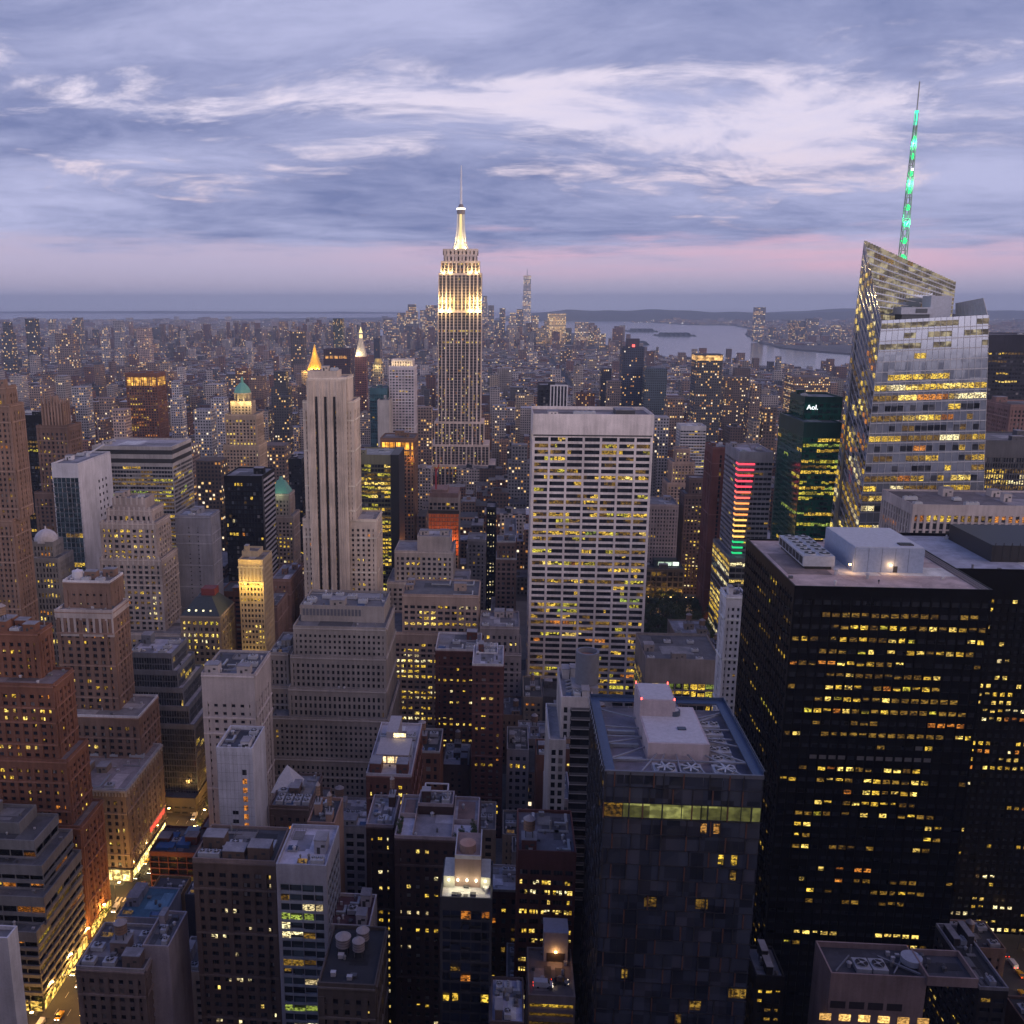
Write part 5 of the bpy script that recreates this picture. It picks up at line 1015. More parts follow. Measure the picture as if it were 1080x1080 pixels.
# --- crystalline glass skyscraper with the green-lit spire
def crystal_tower():
    pale = new_mat('pale_glass'); m, t, bs_ = pale; geo = t.n.new('ShaderNodeNewGeometry').outputs['Position']
    c = t.white(t.vm('FLOOR', t.vm('MULTIPLY', geo, (.33, .33, .24))))
    t.set(bs_.inputs['Base Color'], t.mix(c, (.38, .42, .52), (.44, .48, .58))); bs_.inputs['Metallic'].default_value = .7; t.set(bs_.inputs['Roughness'], t.rng(c, 0, 1, .06, .14))
    mul = flat((.42, .42, .46), .4, .4); rg = random.Random(21)
    def W(px, py, Y): x, z = at(px, py, Y); return Vector((x, Y, z))
    def D(v, z=0.): return Vector((v.x, v.y, z))
    b = Building('crystal_tower', 'faceted pale glass skyscraper with amber floors, slanted tops and a green-lit spire', 'skyscraper', 245, 600)
    gl = MB(); bars = MB(); core = MB()
    GLW = lit((1., .74, .44), .24, .25, .18)
    def face(A, B_, C_, D_, rows, cols, litp, floor_h=.52, glow=None, dark=.34, glowtop=None):
        """A bottom-left, B bottom-right, C top-right, D top-left"""
        n = (B_ - A).cross(D_ - A).normalized()
        def P(u, v, o=0.): return (A * (1 - u) + B_ * u) * (1 - v) + (D_ * (1 - u) + C_ * u) * v + n * o
        gl.quad(P(0, 0), P(1, 0), P(1, 1), P(0, 1), 0)
        for i in range(cols + 1): bars.beam(P(i / cols, 0, .08), P(i / cols, 1, .08), .17, 0)
        rot = math.atan2((B_ - A).y, (B_ - A).x)
        for j in range(rows):
            bars.beam(P(0, j / rows, .1), P(1, j / rows, .1), .5, 0)
            fr = rg.random(); v0, v1 = (j + .18) / rows, (j + .18 + floor_h) / rows; run = 0; mat = None; lp = litp(j / rows) * (.55 + 1.3 * fr * fr) if callable(litp) else litp
            for i in range(cols):
                if run <= 0: run = rg.choice((1, 2, 2, 3, 5)); mat = pick(rg, glow or [(YEL2, 4), (YEL, 4), (DIM, 3), (WHI, 1), (ORA, 1)]) if rg.random() < lp else None
                run -= 1
                mm = GLW if (glowtop and mat and j / rows > .93) else mat
                if mm is None and j / rows < .84 and rg.random() < dark * (1.5 if fr < .5 else .8): mm = rg.choice((DARK, DARK, DARK2))
                if mm is None: continue
                u0, u1 = (i + .06) / cols, (i + .94) / cols; p0, p1 = P(u0, v0), P(u1, v0); ce = P((u0 + u1) / 2, (v0 + v1) / 2, .3)
                b.panes.append([tuple(ce), rot, (p1 - p0).length, (P(u0, v1) - p0).length, 0, mm])
    LT = lambda v: .0
    mid_ = lambda v: (.10 if v > .93 else (.72 if .70 < v < .90 else .55))
    # front mass
    FLb, FRb = W(905, 560, 565), W(1036, 560, 565); FLt, FRt = W(930, 338, 567), W(1043, 332, 567)
    def down(t_, b_):   # continue the edge to the ground
        k = (0 - b_.z) / (t_.z - b_.z); return b_ + (t_ - b_) * k
    FL0, FR0 = down(FLt, FLb), down(FRt, FRb)
    BRt = Vector((FRt.x, 612, FRt.z)); BR0 = Vector((FR0.x, 612, 0))
    face(FL0, FR0, FRt, FLt, 43, 18, lambda v: 0.75 if v > .93 else (.10 if v > .84 else (.95 if v > .79 else .62)), glowtop=GLW)
    face(FR0, BR0, BRt, FRt, 43, 8, lambda v: .3)
    # rear shard: triangular left flank meeting at the apex
    A = W(912, 253.5, 602); A2 = W(1008, 297.5, 602); BLb = W(875, 560, 622); BL0 = down(W(911.5, 254, 604), BLb)
    ER = Vector((A2.x, 602, FRt.z - 30)); 
    SL = FLt + Vector((0, .6, 0))
    face(BL0, FL0, FLt, A + Vector((-.1, .2, 0)), 50, 10, lambda v: .3 if v > .65 else .5)
    # upper shard front (screen wall, glows faintly from inside)
    s0 = Vector((FLt.x, 600, FLt.z - 8)); s1 = Vector((A2.x, 602, FLt.z - 8))
    face(s0, s1, A2, A, 13, 34, 1.1, .8, glow=[(GLW, 9), (DIM, 1)], dark=0)
    sr = Vector((A2.x, 640, A2.z - 12)); face(s1, Vector((A2.x, 640, s1.z)), sr, A2, 10, 10, lambda v: .05)
    core.loft([BL0 + Vector((1, 1, 0)), FL0 + Vector((2, 38, 0)), Vector((A2.x - 1, 604, 0)), Vector((A2.x - 1, 640, 0)), Vector((BL0.x + 26, 640, 0))], [A + Vector((.6, 1, -2)), A + Vector((1.2, 1.5, -2)), A2 + Vector((-1, 1, -2)), sr + Vector((-1, 0, -2)), A + Vector((24, 36, -14))])
    core.loft([FL0 + Vector((1, 1, 0)), FR0 + Vector((-1, 1, 0)), BR0 + Vector((-1, 0, 0)), Vector((FL0.x + 8, 612, 0))], [FLt + Vector((1, 1, -4)), FRt + Vector((-1, 1, -4)), BRt + Vector((-1, 0, -4)), Vector((FLt.x + 3, 612, FLt.z - 4))])
    b.part('core', core, flat((.10, .105, .12), .4))
    # right-hand screen above the front mass
    r0 = W(1008, 333, 590); r1 = Vector((FRt.x - .3, 568, FRt.z)); q0 = W(1008, 320, 590); q1 = Vector((W(1037, 314.5, 572).x, 572, W(1037, 314.5, 572).z))
    sc_ = MB(); sc_.quad(r0, r1, q1, q0, 0); sc_.quad(r0 + Vector((0, .4, 0)), q0 + Vector((0, .4, 0)), q1 + Vector((0, .4, 0)), r1 + Vector((0, .4, 0)), 0); sc_.tri(r1, FRt + Vector((-.1, 20, 0)), q1, 0); b.part('roof_screen', sc_, flat((.42, .43, .48), .3))
    for i in range(11): f = i / 10; bars.beam(r0.lerp(r1, f), q0.lerp(q1, f), .25, 0)
    for i in range(4): f = i / 3; bars.beam(r0.lerp(q0, f), r1.lerp(q1, f), .25, 0)
    b.part('glazing', gl, m); b.part('mullion', bars, mul)
    # roof machinery between the two masses
    t_ = MB(); xa, z1 = at(981, 312, 580); xb, _ = at(1003, 312, 580); t_.box(xa, xb, 578, 590, FLt.z - 4, z1, 0); xa, z1 = at(948, 324, 580); xb, _ = at(981, 324, 580); t_.box(xa, xb - .1, 576, 588, z1 - 4, z1, 0); t_.box(xa + 1, xb - 1, 577, 587, FLt.z - 4, z1 - 4, 1); t_.box(xa + 8, xb - 3, 575.8, 576, z1 - 3.2, z1 - .8, 1)
    b.part('roof_machinery', t_, [flat((.44, .46, .54), .5), flat((.10, .11, .13))])
    # spire
    bx, bz = at(952, 272, 615); tx, tz = at(970, 86, 615); bot = Vector((bx, 615, bz - 14)); tp = Vector((tx, 615, tz)); lat = MB(); H = tp - bot
    lean = 0
    def ring(f, r): c_ = bot + (tp - bot) * f; c_.x = (bx + tx) / 2 * 0 + bx + (tx - bx) * f; return [c_ + Vector((r * math.cos(k * math.pi / 2 + .78), r * math.sin(k * math.pi / 2 + .78), 0)) for k in range(4)]
    N = 16; rad = lambda f: 2.5 * (1 - f) ** .8 + .35; pr = ring(0, rad(0))
    for k in range(1, N + 1):
        f = .86 * k / N; cu_ = ring(f, rad(f))
        for q in range(4): lat.beam(pr[q], cu_[q], .42, 0); lat.beam(cu_[q], cu_[(q + 1) % 4], .3, 0); lat.beam(pr[q], cu_[(q + 1) % 4], .25, 0)
        pr = cu_
    lat.beam(bot + H * .86, tp, .55, 0); sp_ = b.part('spire', lat, flat((.30, .33, .34), .45, .4))
    for k in range(10):
        f = .04 + .085 * k; t2 = MB(); c_ = bot + H * f; c_.x = bx + (tx - bx) * f; rr = rad(f) * 1.02; t2.cyl(c_.x, c_.y, rr * .6, rr * .75, c_.z - 1.5, c_.z + .4, 8, 0); t2.cyl(c_.x, c_.y, rr * .75, rr * .3, c_.z + .4, c_.z + 1.9, 8, 0)
        b.part('spire_light', t2, glowing((.02, 1., .22), 1.5), sp_)
    c0, c1 = bot + H * .79, bot + H * .86; t2 = MB(); t2.beam(c0, c1, 1.7, 0); b.part('spire_light', t2, glowing((.05, .9, .5), 1.5), sp_)
    for f in (.1, .3, .5, .7): c_ = bot + H * f; flood(c_.x, c_.y - 2.5, c_.z, 5200, (.05, 1., .3), .5)
    t2 = MB(); c_ = bot + H * .565; t2.cyl(c_.x, c_.y - 2, .5, .5, c_.z, c_.z + 1, 8, 0); b.part('beacon', t2, glowing((.9, .95, 1.), 7.), sp_)
    b.windows(100, 3)
    FOOT.append((190, 300, 560, 645)); SEEN.append((875, 1043, 560, 562)); NAMED.append((960, 870, 1043, 253, 'the faceted glass skyscraper'))
crystal_tower()
tower('piered_block', 'wide pale office block with close vertical piers and cluttered flat roof', 'office building', [(963, 1130, 534, 500, 42)],
    dict(wall=(.42, .37, .37), exact=1, bay=3.5, fl=4.1, pw=1.35, sh=.9, corner=1.4, pd=.7, sd=.2, top=4.5, lit=.36, rec=.6, pal=[(ORA, 4), (YEL, 2), (DIM, 5)], runs=(2, 3, 5), items=8, roof=(.14, .13, .15)), words='the pale piered block', vb=595, seed=67)
tower('dark_tower', 'dark tower behind the faceted skyscraper with scattered amber dashes', 'office tower', [(1042, 1140, 354, 900, 60)], dict(wall=(.035, .035, .05), bay=3.2, fl=4.1, pw=.5, sh=1.9, top=14, lit=.16, rec=.3, pal=P_OFFICE, runs=(2, 4, 7), items=2), vb=460, seed=68, min_area=3)
tower('masonry_tower', 'reddish brick tower at the right edge in front of the dark tower', 'office building', [(1066, 1120, 428, 800, 40)], dict(wall=(.22, .13, .12), bay=3.6, fl=3.9, pw=1.8, sh=1.8, top=3, lit=.06, items=1), vb=465, seed=69, min_area=3)
tower('ribbon_tower', 'dark office block with fine piers and pale lit bands at the right edge', 'office building', [(1036, 1130, 466, 640, 46)], dict(wall=(.10, .10, .115), bay=1.9, fl=4.2, pw=.6, sh=1.1, top=10, lit=.60, rec=.4, pal=P_BRIGHT + [(DIM, 4)], runs=(6, 10), items=2), vb=530, seed=70, min_area=3)

# ================================================================== foreground, lower left and bottom
BR = (.15, .10, .085)
rk = dict(wall=(.205, .095, .062), bay=4.2, fl=3.7, pw=2.0, sh=1.8, top=3, lit=.26, pal=[(YEL2, 3), (YEL, 3), (ORA, 2), (DIM, 2)], sub=2, roof=(.20, .16, .16), items=3, tank=.5)
ort = tower('brick_tower', 'orange-red brick tower at the left edge with ornate stepped shoulders', 'office tower', [(-10, 40, 668, 352, 12), (-20, 56, 722, 344, 18), (-40, 70, 800, 342, 20), (-60, 84, 868, 340, 22)], rk, words='the orange-red brick tower', vb=960, seed=71)
x0, x1, y0, y1, z, _ = ort.tiers[-1]; t_ = MB()
for k in range(5): t_.box(x1 - .02, x1 + .4, y0 + 1.2 + k * 4.2, y0 + 4.6 + k * 4.2, .5, 4.8, 0)
ort.part('shop_window', t_, lit((1., .56, .10), 1.5, .05, .5))
tray = dict(wall=(.20, .195, .20), exact=1, bay=5.5, fl=3.7, pw=.35, sh=1.35, pd=.2, sd=.7, top=2.2, lit=.26, pal=P_ORANGE + [(DIM, 5)], runs=(1, 2, 3), rec=.8, items=1, roof=(.10, .10, .11), side_lit=1.0, par=1.3)
tr = tower('terraced_building', 'glass block with pale terrace bands stepping down to the lit avenue', 'apartment building', [(-60, 20, 868, 322, 14), (-60, 36, 886, 316, 20), (-60, 44, 912, 310, 26), (-60, 46, 945, 304, 32), (-60, 38, 982, 298, 39)], tray, words='the terraced block', vb=1060, seed=72, finish=False)
x0, x1, y0, y1, z, _ = tr.tiers[-1]; t_ = MB()
for k in range(8): t_.box(x1 - .02, x1 + .12, y0 + 1 + k * 4.7, y0 + 4.9 + k * 4.7, .5, 4.6, 0)
for k in range(5): t_.box(x1 - 5 - k * 5.2, x1 - .8 - k * 5.2, y0 - .12, y0 + .02, .5, 4.6, 0)
tr.part('shop_window', t_, lit((1., .56, .10), 1.5, .05, .5)); tr.windows(100, 8)
tower('white_slab', 'corner of a plain white building at the lower left edge', 'apartment building', [(-60, 8, 990, 205, 5)], dict(wall=(.58, .57, .60), bay=60, fl=4, pw=50, sh=3.5, top=999, lit=.0, items=1), vb=1080, seed=73)
cn = tower('corner_building', 'cream corner building with a heavy cornice and a bright lit corner shop', 'office building', [(62, 132, 832, 381, 46)],
    dict(wall=(.27, .21, .17), bay=4.2, fl=3.9, pw=2.0, sh=1.6, top=4.5, bot=7., lit=.16, pal=P_WARM, sub=2, items=6, cap=(.42, .41, .44), roof=(.30, .25, .25), side_lit=1.6), words='the corner building', vb=935, seed=74, finish=False)
x0, x1, y0, y1, z, _ = cn.tiers[0]; t_ = MB(); t_.box(x0 - .8, x1 + .8, y0 - .8, y0 + .3, z - .6, z + .5, 0); t_.box(x1 - .3, x1 + .8, y0 + .3, y1, z - .6, z + .5, 0)
for k in range(22): q = x0 + k * (x1 - x0) / 21; t_.box(q - .3, q + .3, y0 - .6, y0 + .1, z - 2.6, z - .6, 0)
for k in range(16): q = y0 + k * 3.; t_.box(x1 - .1, x1 + .6, q - .3, q + .3, z - 2.6, z - .6, 0)
cn.part('cornice', t_, masonry((.40, .38, .38)))
shop = lit((1., .70, .22), 2.6, .25, .6); t_ = MB()
for k in range(4): t_.box(x1 - 17 + k * 4.2, x1 - 13.4 + k * 4.2, y0 - .1, y0 + .02, .6, 6.4, 0)
for k in range(9): t_.box(x1 - .02, x1 + .1, y0 + 1.5 + k * 4.8, y0 + 5.3 + k * 4.8, .6, 5.6, 0)
cn.part('shop_window', t_, shop); t_ = MB(); t_.box(x1 - 18, x1 + .6, y0 - .9, y0 - .1, 6.5, 7.2, 0); t_.box(x1 + .1, x1 + .9, y0 - .1, y1, 6.0, 6.6, 0); cn.part('shop_canopy', t_, flat((.05, .045, .05)))
for k in range(5):
    t_ = MB(); t_.box(x1 + .2, x1 + .8, y0 + 24 + k * 4, y0 + 26.6 + k * 4, 11, 13.6, 0); cn.part('glowing_flag', t_, glowing((1., .10, .06), .9))  # flags given their own red glow in place of light falling on them
cn.windows(100, 4); flood(x1 - 8, y0 - 4, 5, 900, (1., .72, .28)); flood(x1 + 3, y0 + 14, 5, 1200, (1., .72, .28))
# plain white block with a grey front, and the small block with orange stairs windows
bl = dict(wall=(.42, .375, .375), bay=4.6, fl=4.2, pw=2.6, sh=2.6, top=12, lit=.02, items=5, roof=(.12, .12, .14), side_lit=.5, dark=[(DARK, 1)])
tower('white_block', 'pale pinkish block with a blank top and few narrow windows', 'office building', [(212, 268, 712, 376, 28)], bl, words='the pale blank block', vb=785, seed=75)
w2 = tower('white_block', 'white tiled block with a single column of orange lit windows', 'office building', [(228, 266, 792, 306, 18)], dict(wall=(.50, .50, .56), bay=40, fl=3.6, pw=39, sh=3.4, top=999, lit=0, items=2, roof=(.09, .09, .11), par=1.5), words='the white tiled block', vb=885, seed=76, finish=False)
w2.panes = []; x0, x1, y0, y1, z, _ = w2.tiers[0]
for k in range(10): w2.panes.append([(x1 - 3.2, y0 - .02, z - 8 - k * 3.5), 0, 1.6, 2.1, 0, ORA if k else DARK2]); w2.panes.append([(x0 + 6, y0 - .02, z - 24 - k * 3.5), 0, 2.2, 1.5, 0, DARK]) if k < 5 else None
t_ = MB()
for k in range(9): t_.box(x0 + k * (x1 - x0) / 9 + .1, x0 + k * (x1 - x0) / 9 + .16, y0 - .03, y0 + .02, 2, z - .2, 0)
for k in range(28): t_.box(x0 + .1, x1 - .1, y0 - .025, y0 + .02, z - 1.5 - k * 3.4, z - 1.44 - k * 3.4, 0)
w2.part('panel_joint', t_, flat((.20, .20, .23))); w2.windows(40, 2)
# brownstone, glass front, white facade, tan block ...
tower('loft_building', 'large old brown loft building with paired windows and a toothed cornice', 'apartment building', [(203, 290, 908, 264, 20)], dict(wall=(.145, .10, .08), bay=4.6, fl=3.6, pw=1.9, sh=1.7, top=3.2, lit=.06, sub=2, pal=[(WHI, 3), (YEL2, 1)], items=5, tank=.6, roof=(.07, .07, .08), cap=(.26, .2, .18)), words='the brown loft building', vb=1080, seed=77)
gf = tower('glass_fronted_building', 'narrow building with a grey-blue banded glass front and a white roof terrace', 'office building', [(291, 344, 915, 246, 22)],
    dict(wall=(.36, .36, .42), span=(.30, .33, .38), bay=4.0, fl=3.6, pw=.2, sh=1.0, corner=1.1, pd=.35, sd=.3, top=5, lit=.18, rec=.25, pal=[(GRN, 2), (WHI, 2), (DIM, 2)], runs=(1, 2, 3), items=2, roof=(.50, .48, .55), dark=[(glass((.10, .14, .17), .1, .45), 2), (glass((.06, .08, .10), .1, .45), 2)], par=1.3, side_lit=.2), words='the glass-fronted narrow building', vb=1070, seed=78)
x0, x1, y0, y1, z, _ = gf.tiers[0]
tower('brick_building', 'tan brick tower rising behind the white roof terrace, round tank on top', 'apartment building', [(324, 353, 870, 272, 16)], dict(wall=(.31, .20, .16), bay=12, fl=3.8, pw=10.8, sh=2.6, top=999, lit=.05, items=1, tank=1., roof=(.06, .06, .07)), words='the tan brick tower with the tank', vb=1000, seed=79)
tower('loft_building', 'white-fronted loft building with big square windows and a dark red roof', 'apartment building', [(346, 390, 978, 252, 16)], dict(wall=(.52, .48, .50), bay=5., fl=4.2, pw=1.1, sh=1.4, top=3.5, lit=.03, sub=2, items=2, roof=(.10, .045, .05)), words='the white loft front', vb=1012, seed=80)
tk = tower('low_building', 'black-roofed low building carrying three pale round tanks', 'apartment building', [(335, 396, 1040, 214, 24)], dict(wall=(.09, .075, .07), bay=4, fl=3.6, pw=2, sh=1.8, top=3, lit=.18, items=0, roof=(.025, .025, .03), pal=P_BRIGHT), words='the low building with three tanks', vb=1080, seed=81)
x0, x1, y0, y1, z, _ = tk.tiers[0]
for (u, v, r) in ((4.5, 14, 2.1), (9.5, 17, 1.8), (9.0, 12.5, 1.7)): water_tank(tk, tk.roof, x0 + u, y0 + v, z, r, 2.6, (.25, .22, .24))
tower('low_building', 'low tan building at the bottom left with a white party wall', 'apartment building', [(80, 152, 1022, 252, 22)], dict(wall=(.21, .16, .145), bay=3.6, fl=3.6, pw=1.8, sh=1.7, top=2.5, lit=.03, sub=1, items=6, tank=.3, roof=(.12, .11, .12), cap=(.36, .33, .34)), words='the low tan building', vb=1080, seed=82)
pw_ = tower('low_building', 'blank pale party-walled block beside the low tan building', 'apartment building', [(150, 178, 1000, 258, 18)], dict(wall=(.42, .37, .39), bay=30, fl=4, pw=28, sh=3.8, top=999, lit=0, items=1), vb=1075, seed=83)
tower('low_building', 'grey-walled low block with a flat blue-green roof', 'garage', [(123, 172, 968, 318, 20)], dict(wall=(.30, .30, .36), bay=40, fl=6, pw=39, sh=5.5, top=999, lit=0, items=1, roof=(.06, .15, .22), par=.6), words='the blue-green roofed block', vb=1005, seed=84)
tower('low_building', 'small ochre rooftop block beside the blue-green roof', 'garage', [(156, 190, 946, 342, 14)], dict(wall=(.34, .22, .11), bay=8, fl=5, pw=6, sh=4, top=999, lit=.1, items=0, roof=(.08, .08, .09)), vb=962, seed=85)
cs = tower('construction_site', 'dark red steel frame building with blue sheeting on its roof', 'building site', [(157, 206, 900, 378, 22)], dict(wall=(.13, .05, .045), bay=5, fl=3.6, pw=.5, sh=.6, pd=.2, sd=.3, top=1, lit=.10, rec=.8, pal=[(DIM, 1)], items=2, roof=(.08, .07, .08)), words='the dark red steel frame', vb=945, seed=86)
x0, x1, y0, y1, z, _ = cs.tiers[0]; t_ = MB()
for (a, c, e, g_, h) in ((2, 10, 3, 9, 1.2), (11, 17, 5, 12, 1.8), (5, 9, 11, 17, 1.0)): t_.box(x0 + a, x0 + c, y0 + e, y0 + g_, z + .1, z + h, 0)
cs.part('sheeting', t_, flat((.05, .14, .34), .5)); t_ = MB(); t_.box(x0 + 12, x0 + 18, y0 + 13, y0 + 20, z + .1, z + 2.4, 0); cs.part('site_cabin', t_, flat((.26, .36, .46), .5))
tower('low_building', 'low dark block tucked behind the blue sheeting', 'office building', [(150, 206, 842, 440, 40)], dict(wall=(.07, .065, .07), bay=5, fl=4.4, pw=1.2, sh=2.2, top=3, lit=.18, pal=P_GREEN, items=4, roof=(.13, .13, .15)), vb=882, seed=87)
pyb = tower('low_building', 'dark building carrying a tall white pyramid skylight', 'office building', [(284, 326, 852, 322, 26)], dict(wall=(.14, .10, .09), bay=4, fl=3.8, pw=2, sh=2, top=3, lit=.06, items=3, roof=(.20, .2, .22)), words='the white pyramid skylight', vb=890, seed=88)
x0, x1, y0, y1, z, _ = pyb.tiers[0]; ax, az = at(303, 809, y0 + 17); t_ = MB(); bw_ = 5.4
base = [(ax - bw_, y0 + 11, z), (ax + bw_, y0 + 11, z), (ax + bw_, y0 + 23, z), (ax - bw_, y0 + 23, z)]
for k in range(4): t_.tri(base[k], base[(k + 1) % 4], (ax, y0 + 17, az + 1))
t_.beam((ax - bw_ * .5, y0 + 13.9, (z + az) / 2), (ax + bw_ * .5, y0 + 13.9, (z + az) / 2), .12); pyb.part('pyramid_skylight', t_, flat((.58, .57, .62), .5))
for k in range(4): cooling_unit(pyb, pyb.roof, x0 + 2 + k * 3.4, x0 + 4.6 + k * 3.4, y0 + 2, y0 + 8, z, 1.8, 2)
wt_ = tower('brick_building', 'red brick building under a white roof terrace with a lit penthouse', 'apartment building', [(386, 434, 818, 334, 46)], dict(wall=(.17, .075, .06), bay=3.6, fl=3.6, pw=1.9, sh=1.8, top=3, lit=.26, pal=P_BRIGHT, sub=1, items=3, roof=(.44, .41, .44), cap=(.50, .46, .49)), words='the red brick building with the white terrace', vb=905, seed=89, finish=False)
x0, x1, y0, y1, z, _ = wt_.tiers[0]; t_ = MB(); t_.box(x0 + 3, x1 - 2.4, y0 + 10, y0 + 24, z, z + 4, 0); t_.box(x0 + 5, x1 - 8, y0 + 24, y0 + 40, z, z + 7, 0); t_.box(x0 + 2.6, x1 - 2, y0 + 9.4, y0 + 24.4, z + 4, z + 4.4, 0); ph = wt_.part('penthouse', t_, flat((.40, .36, .37)))
t_ = MB()
for k in range(3): t_.box(x0 + 4 + k * 3.2, x0 + 6.6 + k * 3.2, y0 + 9.9, y0 + 10, z + .6, z + 3.2, 0)
t_.box(x0 + 8, x0 + 13, y0 + 23.9, y0 + 24, z + 4.8, z + 6.6, 0); wt_.part('penthouse_window', t_, lit((1., .66, .32), 1.8, .5), ph); wt_.windows(100, 4)
tw_ = dict(wall=(.07, .042, .04), bay=3.4, fl=3.6, pw=2.0, sh=1.9, top=3, lit=.10, pal=P_BRIGHT, sub=1, items=7, tank=.8, roof=(.24, .225, .25), cap=(.36, .30, .31))
dk_ = tower('apartment_tower', 'dark brown apartment tower with cluttered pale terraces and a plant box on its roof', 'apartment building', [(441, 478, 850, 287, 9), (416, 504, 884, 272, 26)], tw_, words='the dark tower with pale terraces', vb=1080, seed=90)
x0, x1, y0, y1, z, _ = dk_.tiers[1]; h0, h1 = dk_.tiers[0][0], dk_.tiers[0][1]; t_ = MB()
for (a, b_, c, d_, m_) in ((x0 + .6, h0 - .6, y0 + .6, y0 + 12, 0), (h1 + .6, x1 - .6, y0 + .6, y0 + 9, 0), (h1 + 1.5, x1 - 1.5, y0 + 11, y1 - 2, 1), (x0 + 1.5, h0 - 1.5, y0 + 14, y1 - 2, 1)): t_.box(a, b_, c, d_, z + .06, z + .2 + .05 * m_, m_)
for q in (h0 - .5, h1 + .3): t_.box(q, q + .2, y0 + .6, y1 - .6, z + .06, z + 1.9, 2)
t_.box(x0 + .6, h0 - .7, y0 + 12.6, y0 + 12.8, z + .06, z + 1.7, 2); t_.box(h1 + .7, x1 - .6, y0 + 9.8, y0 + 10, z + .06, z + 1.7, 2); dk_.part('terrace', t_, [roofing((.46, .44, .50)), roofing((.20, .12, .10)), flat((.40, .33, .33))])
zt = dk_.tiers[0][4]; t_ = MB()
for (p, q) in (((h0 + 2, 289), (h1 - 2, 289)), ((h1 - 2, 289), (h1 - 2, 294)), ((h1 - 2, 294), (h0 + 2, 294)), ((h0 + 2, 294), (h0 + 2, 289))): t_.beam((p[0], p[1], zt + 4.6), (q[0], q[1], zt + 4.6), .45); t_.beam((p[0], p[1], zt), (p[0], p[1], zt + 4.6), .45)
dk_.part('roof_frame', t_, flat((.46, .43, .45)))
TERRACE = [(h1 + 1.6 + 1.3 * k, y0 + 1.4 + (k % 2) * .8, z + .2) for k in range(6)] + [(x1 - 1.3, y0 + 3 + 1.4 * k, z + .2) for k in range(4)] + [(x0 + 1.4, y0 + 2 + 2.2 * k, z + .2) for k in range(4)]
tower('apartment_tower', 'dark brick wing with a block of bright lit windows left of the pale-terraced tower', 'apartment building', [(386, 415, 872, 290, 20)], dict(tw_, lit=.62, pal=P_BRIGHT, items=2), vb=930, seed=91)
lr = tower('lit_roof_tower', 'slim dark blue glass tower with a brightly lit white roof terrace', 'apartment building', [(464, 519, 950, 226, 18)],
    dict(wall=(.05, .05, .06), bay=3.4, fl=3.7, pw=.25, sh=.8, corner=.7, pd=.3, sd=.2, top=2.5, lit=.07, rec=.15, pal=[(ORA, 3), (DIM, 3), (YEL, 1)], runs=(1,), items=0, roof=(.52, .50, .53), dark=[(glass((.03, .04, .075), .08, .4), 2), (glass((.02, .024, .04), .08, .4), 1)], par=1.2), words='the slim tower with the lit terrace', vb=1080, seed=92)
x0, x1, y0, y1, z, _ = lr.tiers[0]; t_ = MB(); t_.box(x0 + 3.6, x1 - 3.2, y0 + 6.5, y1 + 2, z, z + 8.6, 0); t_.box(x0 + 3.6, x1 - 3.2, y0 + 6.5, y0 + 6.8, z + 8.6, z + 9.8, 1); t_.box(x0 + 3.6, x0 + 3.9, y0 + 6.8, y1 + 2, z + 8.6, z + 9.8, 1); t_.box(x1 - 3.5, x1 - 3.2, y0 + 6.8, y1 + 2, z + 8.6, z + 9.8, 1); hs = lr.part('penthouse', t_, [masonry((.28, .20, .18)), flat((.48, .47, .5))])
t_ = MB(); t_.cyl((x0 + x1) / 2, y0 + 11, 2.3, 2.3, z + 8.6, z + 11, 18, 0); t_.cyl((x0 + x1) / 2, y0 + 11, 2.3, .2, z + 11, z + 11.7, 18, 1); lr.part('water_tank', t_, [flat((.3, .2, .16)), flat((.46, .27, .20))], hs)
t_ = MB(); t_.box(x0 + .6, x0 + 3.6, y0 + 6, y1 - 3, z, z + 3.6, 0); t_.box(x1 - 3.2, x1 - .6, y0 + 6, y1 - 3, z, z + 3.6, 0); lr.part('pergola', t_, flat((.5, .5, .46)))
for k in range(5):
    q = x0 + 2 + k * (x1 - x0 - 4) / 4; t_ = MB(); t_.cyl(q, y0 + 6.1, .25, .25, z + 2.2, z + 2.7, 8, 0); lr.part('terrace_lamp', t_, glowing((1., .92, .62), 9.)); flood(q, y0 + 4.6, z + 2.4, 130, (1., .88, .5), .3)
t_ = MB(); t_.box(x0 + 3, x0 + 5.4, y0 + 2, y0 + 3.2, z + .1, z + .7, 0); t_.box(x0 + 8, x0 + 9.6, y0 + 2.2, y0 + 3.4, z + .1, z + .8, 0); t_.box(x0 + 6.2, x0 + 7.4, y0 + 1.4, y0 + 2.6, z + .1, z + .6, 0); lr.part('terrace_seating', t_, flat((.05, .05, .07)))
tower('brick_building', 'dark red brick loft with three glowing window rows beside the foreground glass tower', 'apartment building', [(546, 608, 900, 256, 24)], dict(wall=(.13, .055, .05), bay=4.4, fl=3.8, pw=.9, sh=1.9, top=4.5, lit=.40, sub=3, pal=P_BRIGHT + [(YEL, 2)], runs=(1, 2), items=4, tank=1., roof=(.13, .12, .14)), words='the dark red loft with glowing rows', vb=1010, seed=93)
pk = tower('parking_deck', 'roof parking deck with yellow-lit levels under it', 'parking garage', [(557, 607, 1052, 228, 20)], dict(wall=(.23, .19, .18), bay=16, fl=3.2, pw=.6, sh=1.5, pd=.2, sd=.4, top=1.2, lit=1.5, rec=.8, pal=[(DIM, 3), (YEL, 1)], items=0, roof=(.15, .12, .115), par=.9), words='the parking deck', vb=1080, seed=94)
px0_, px1_, py0_, py1_, pz_, _ = pk.tiers[0]
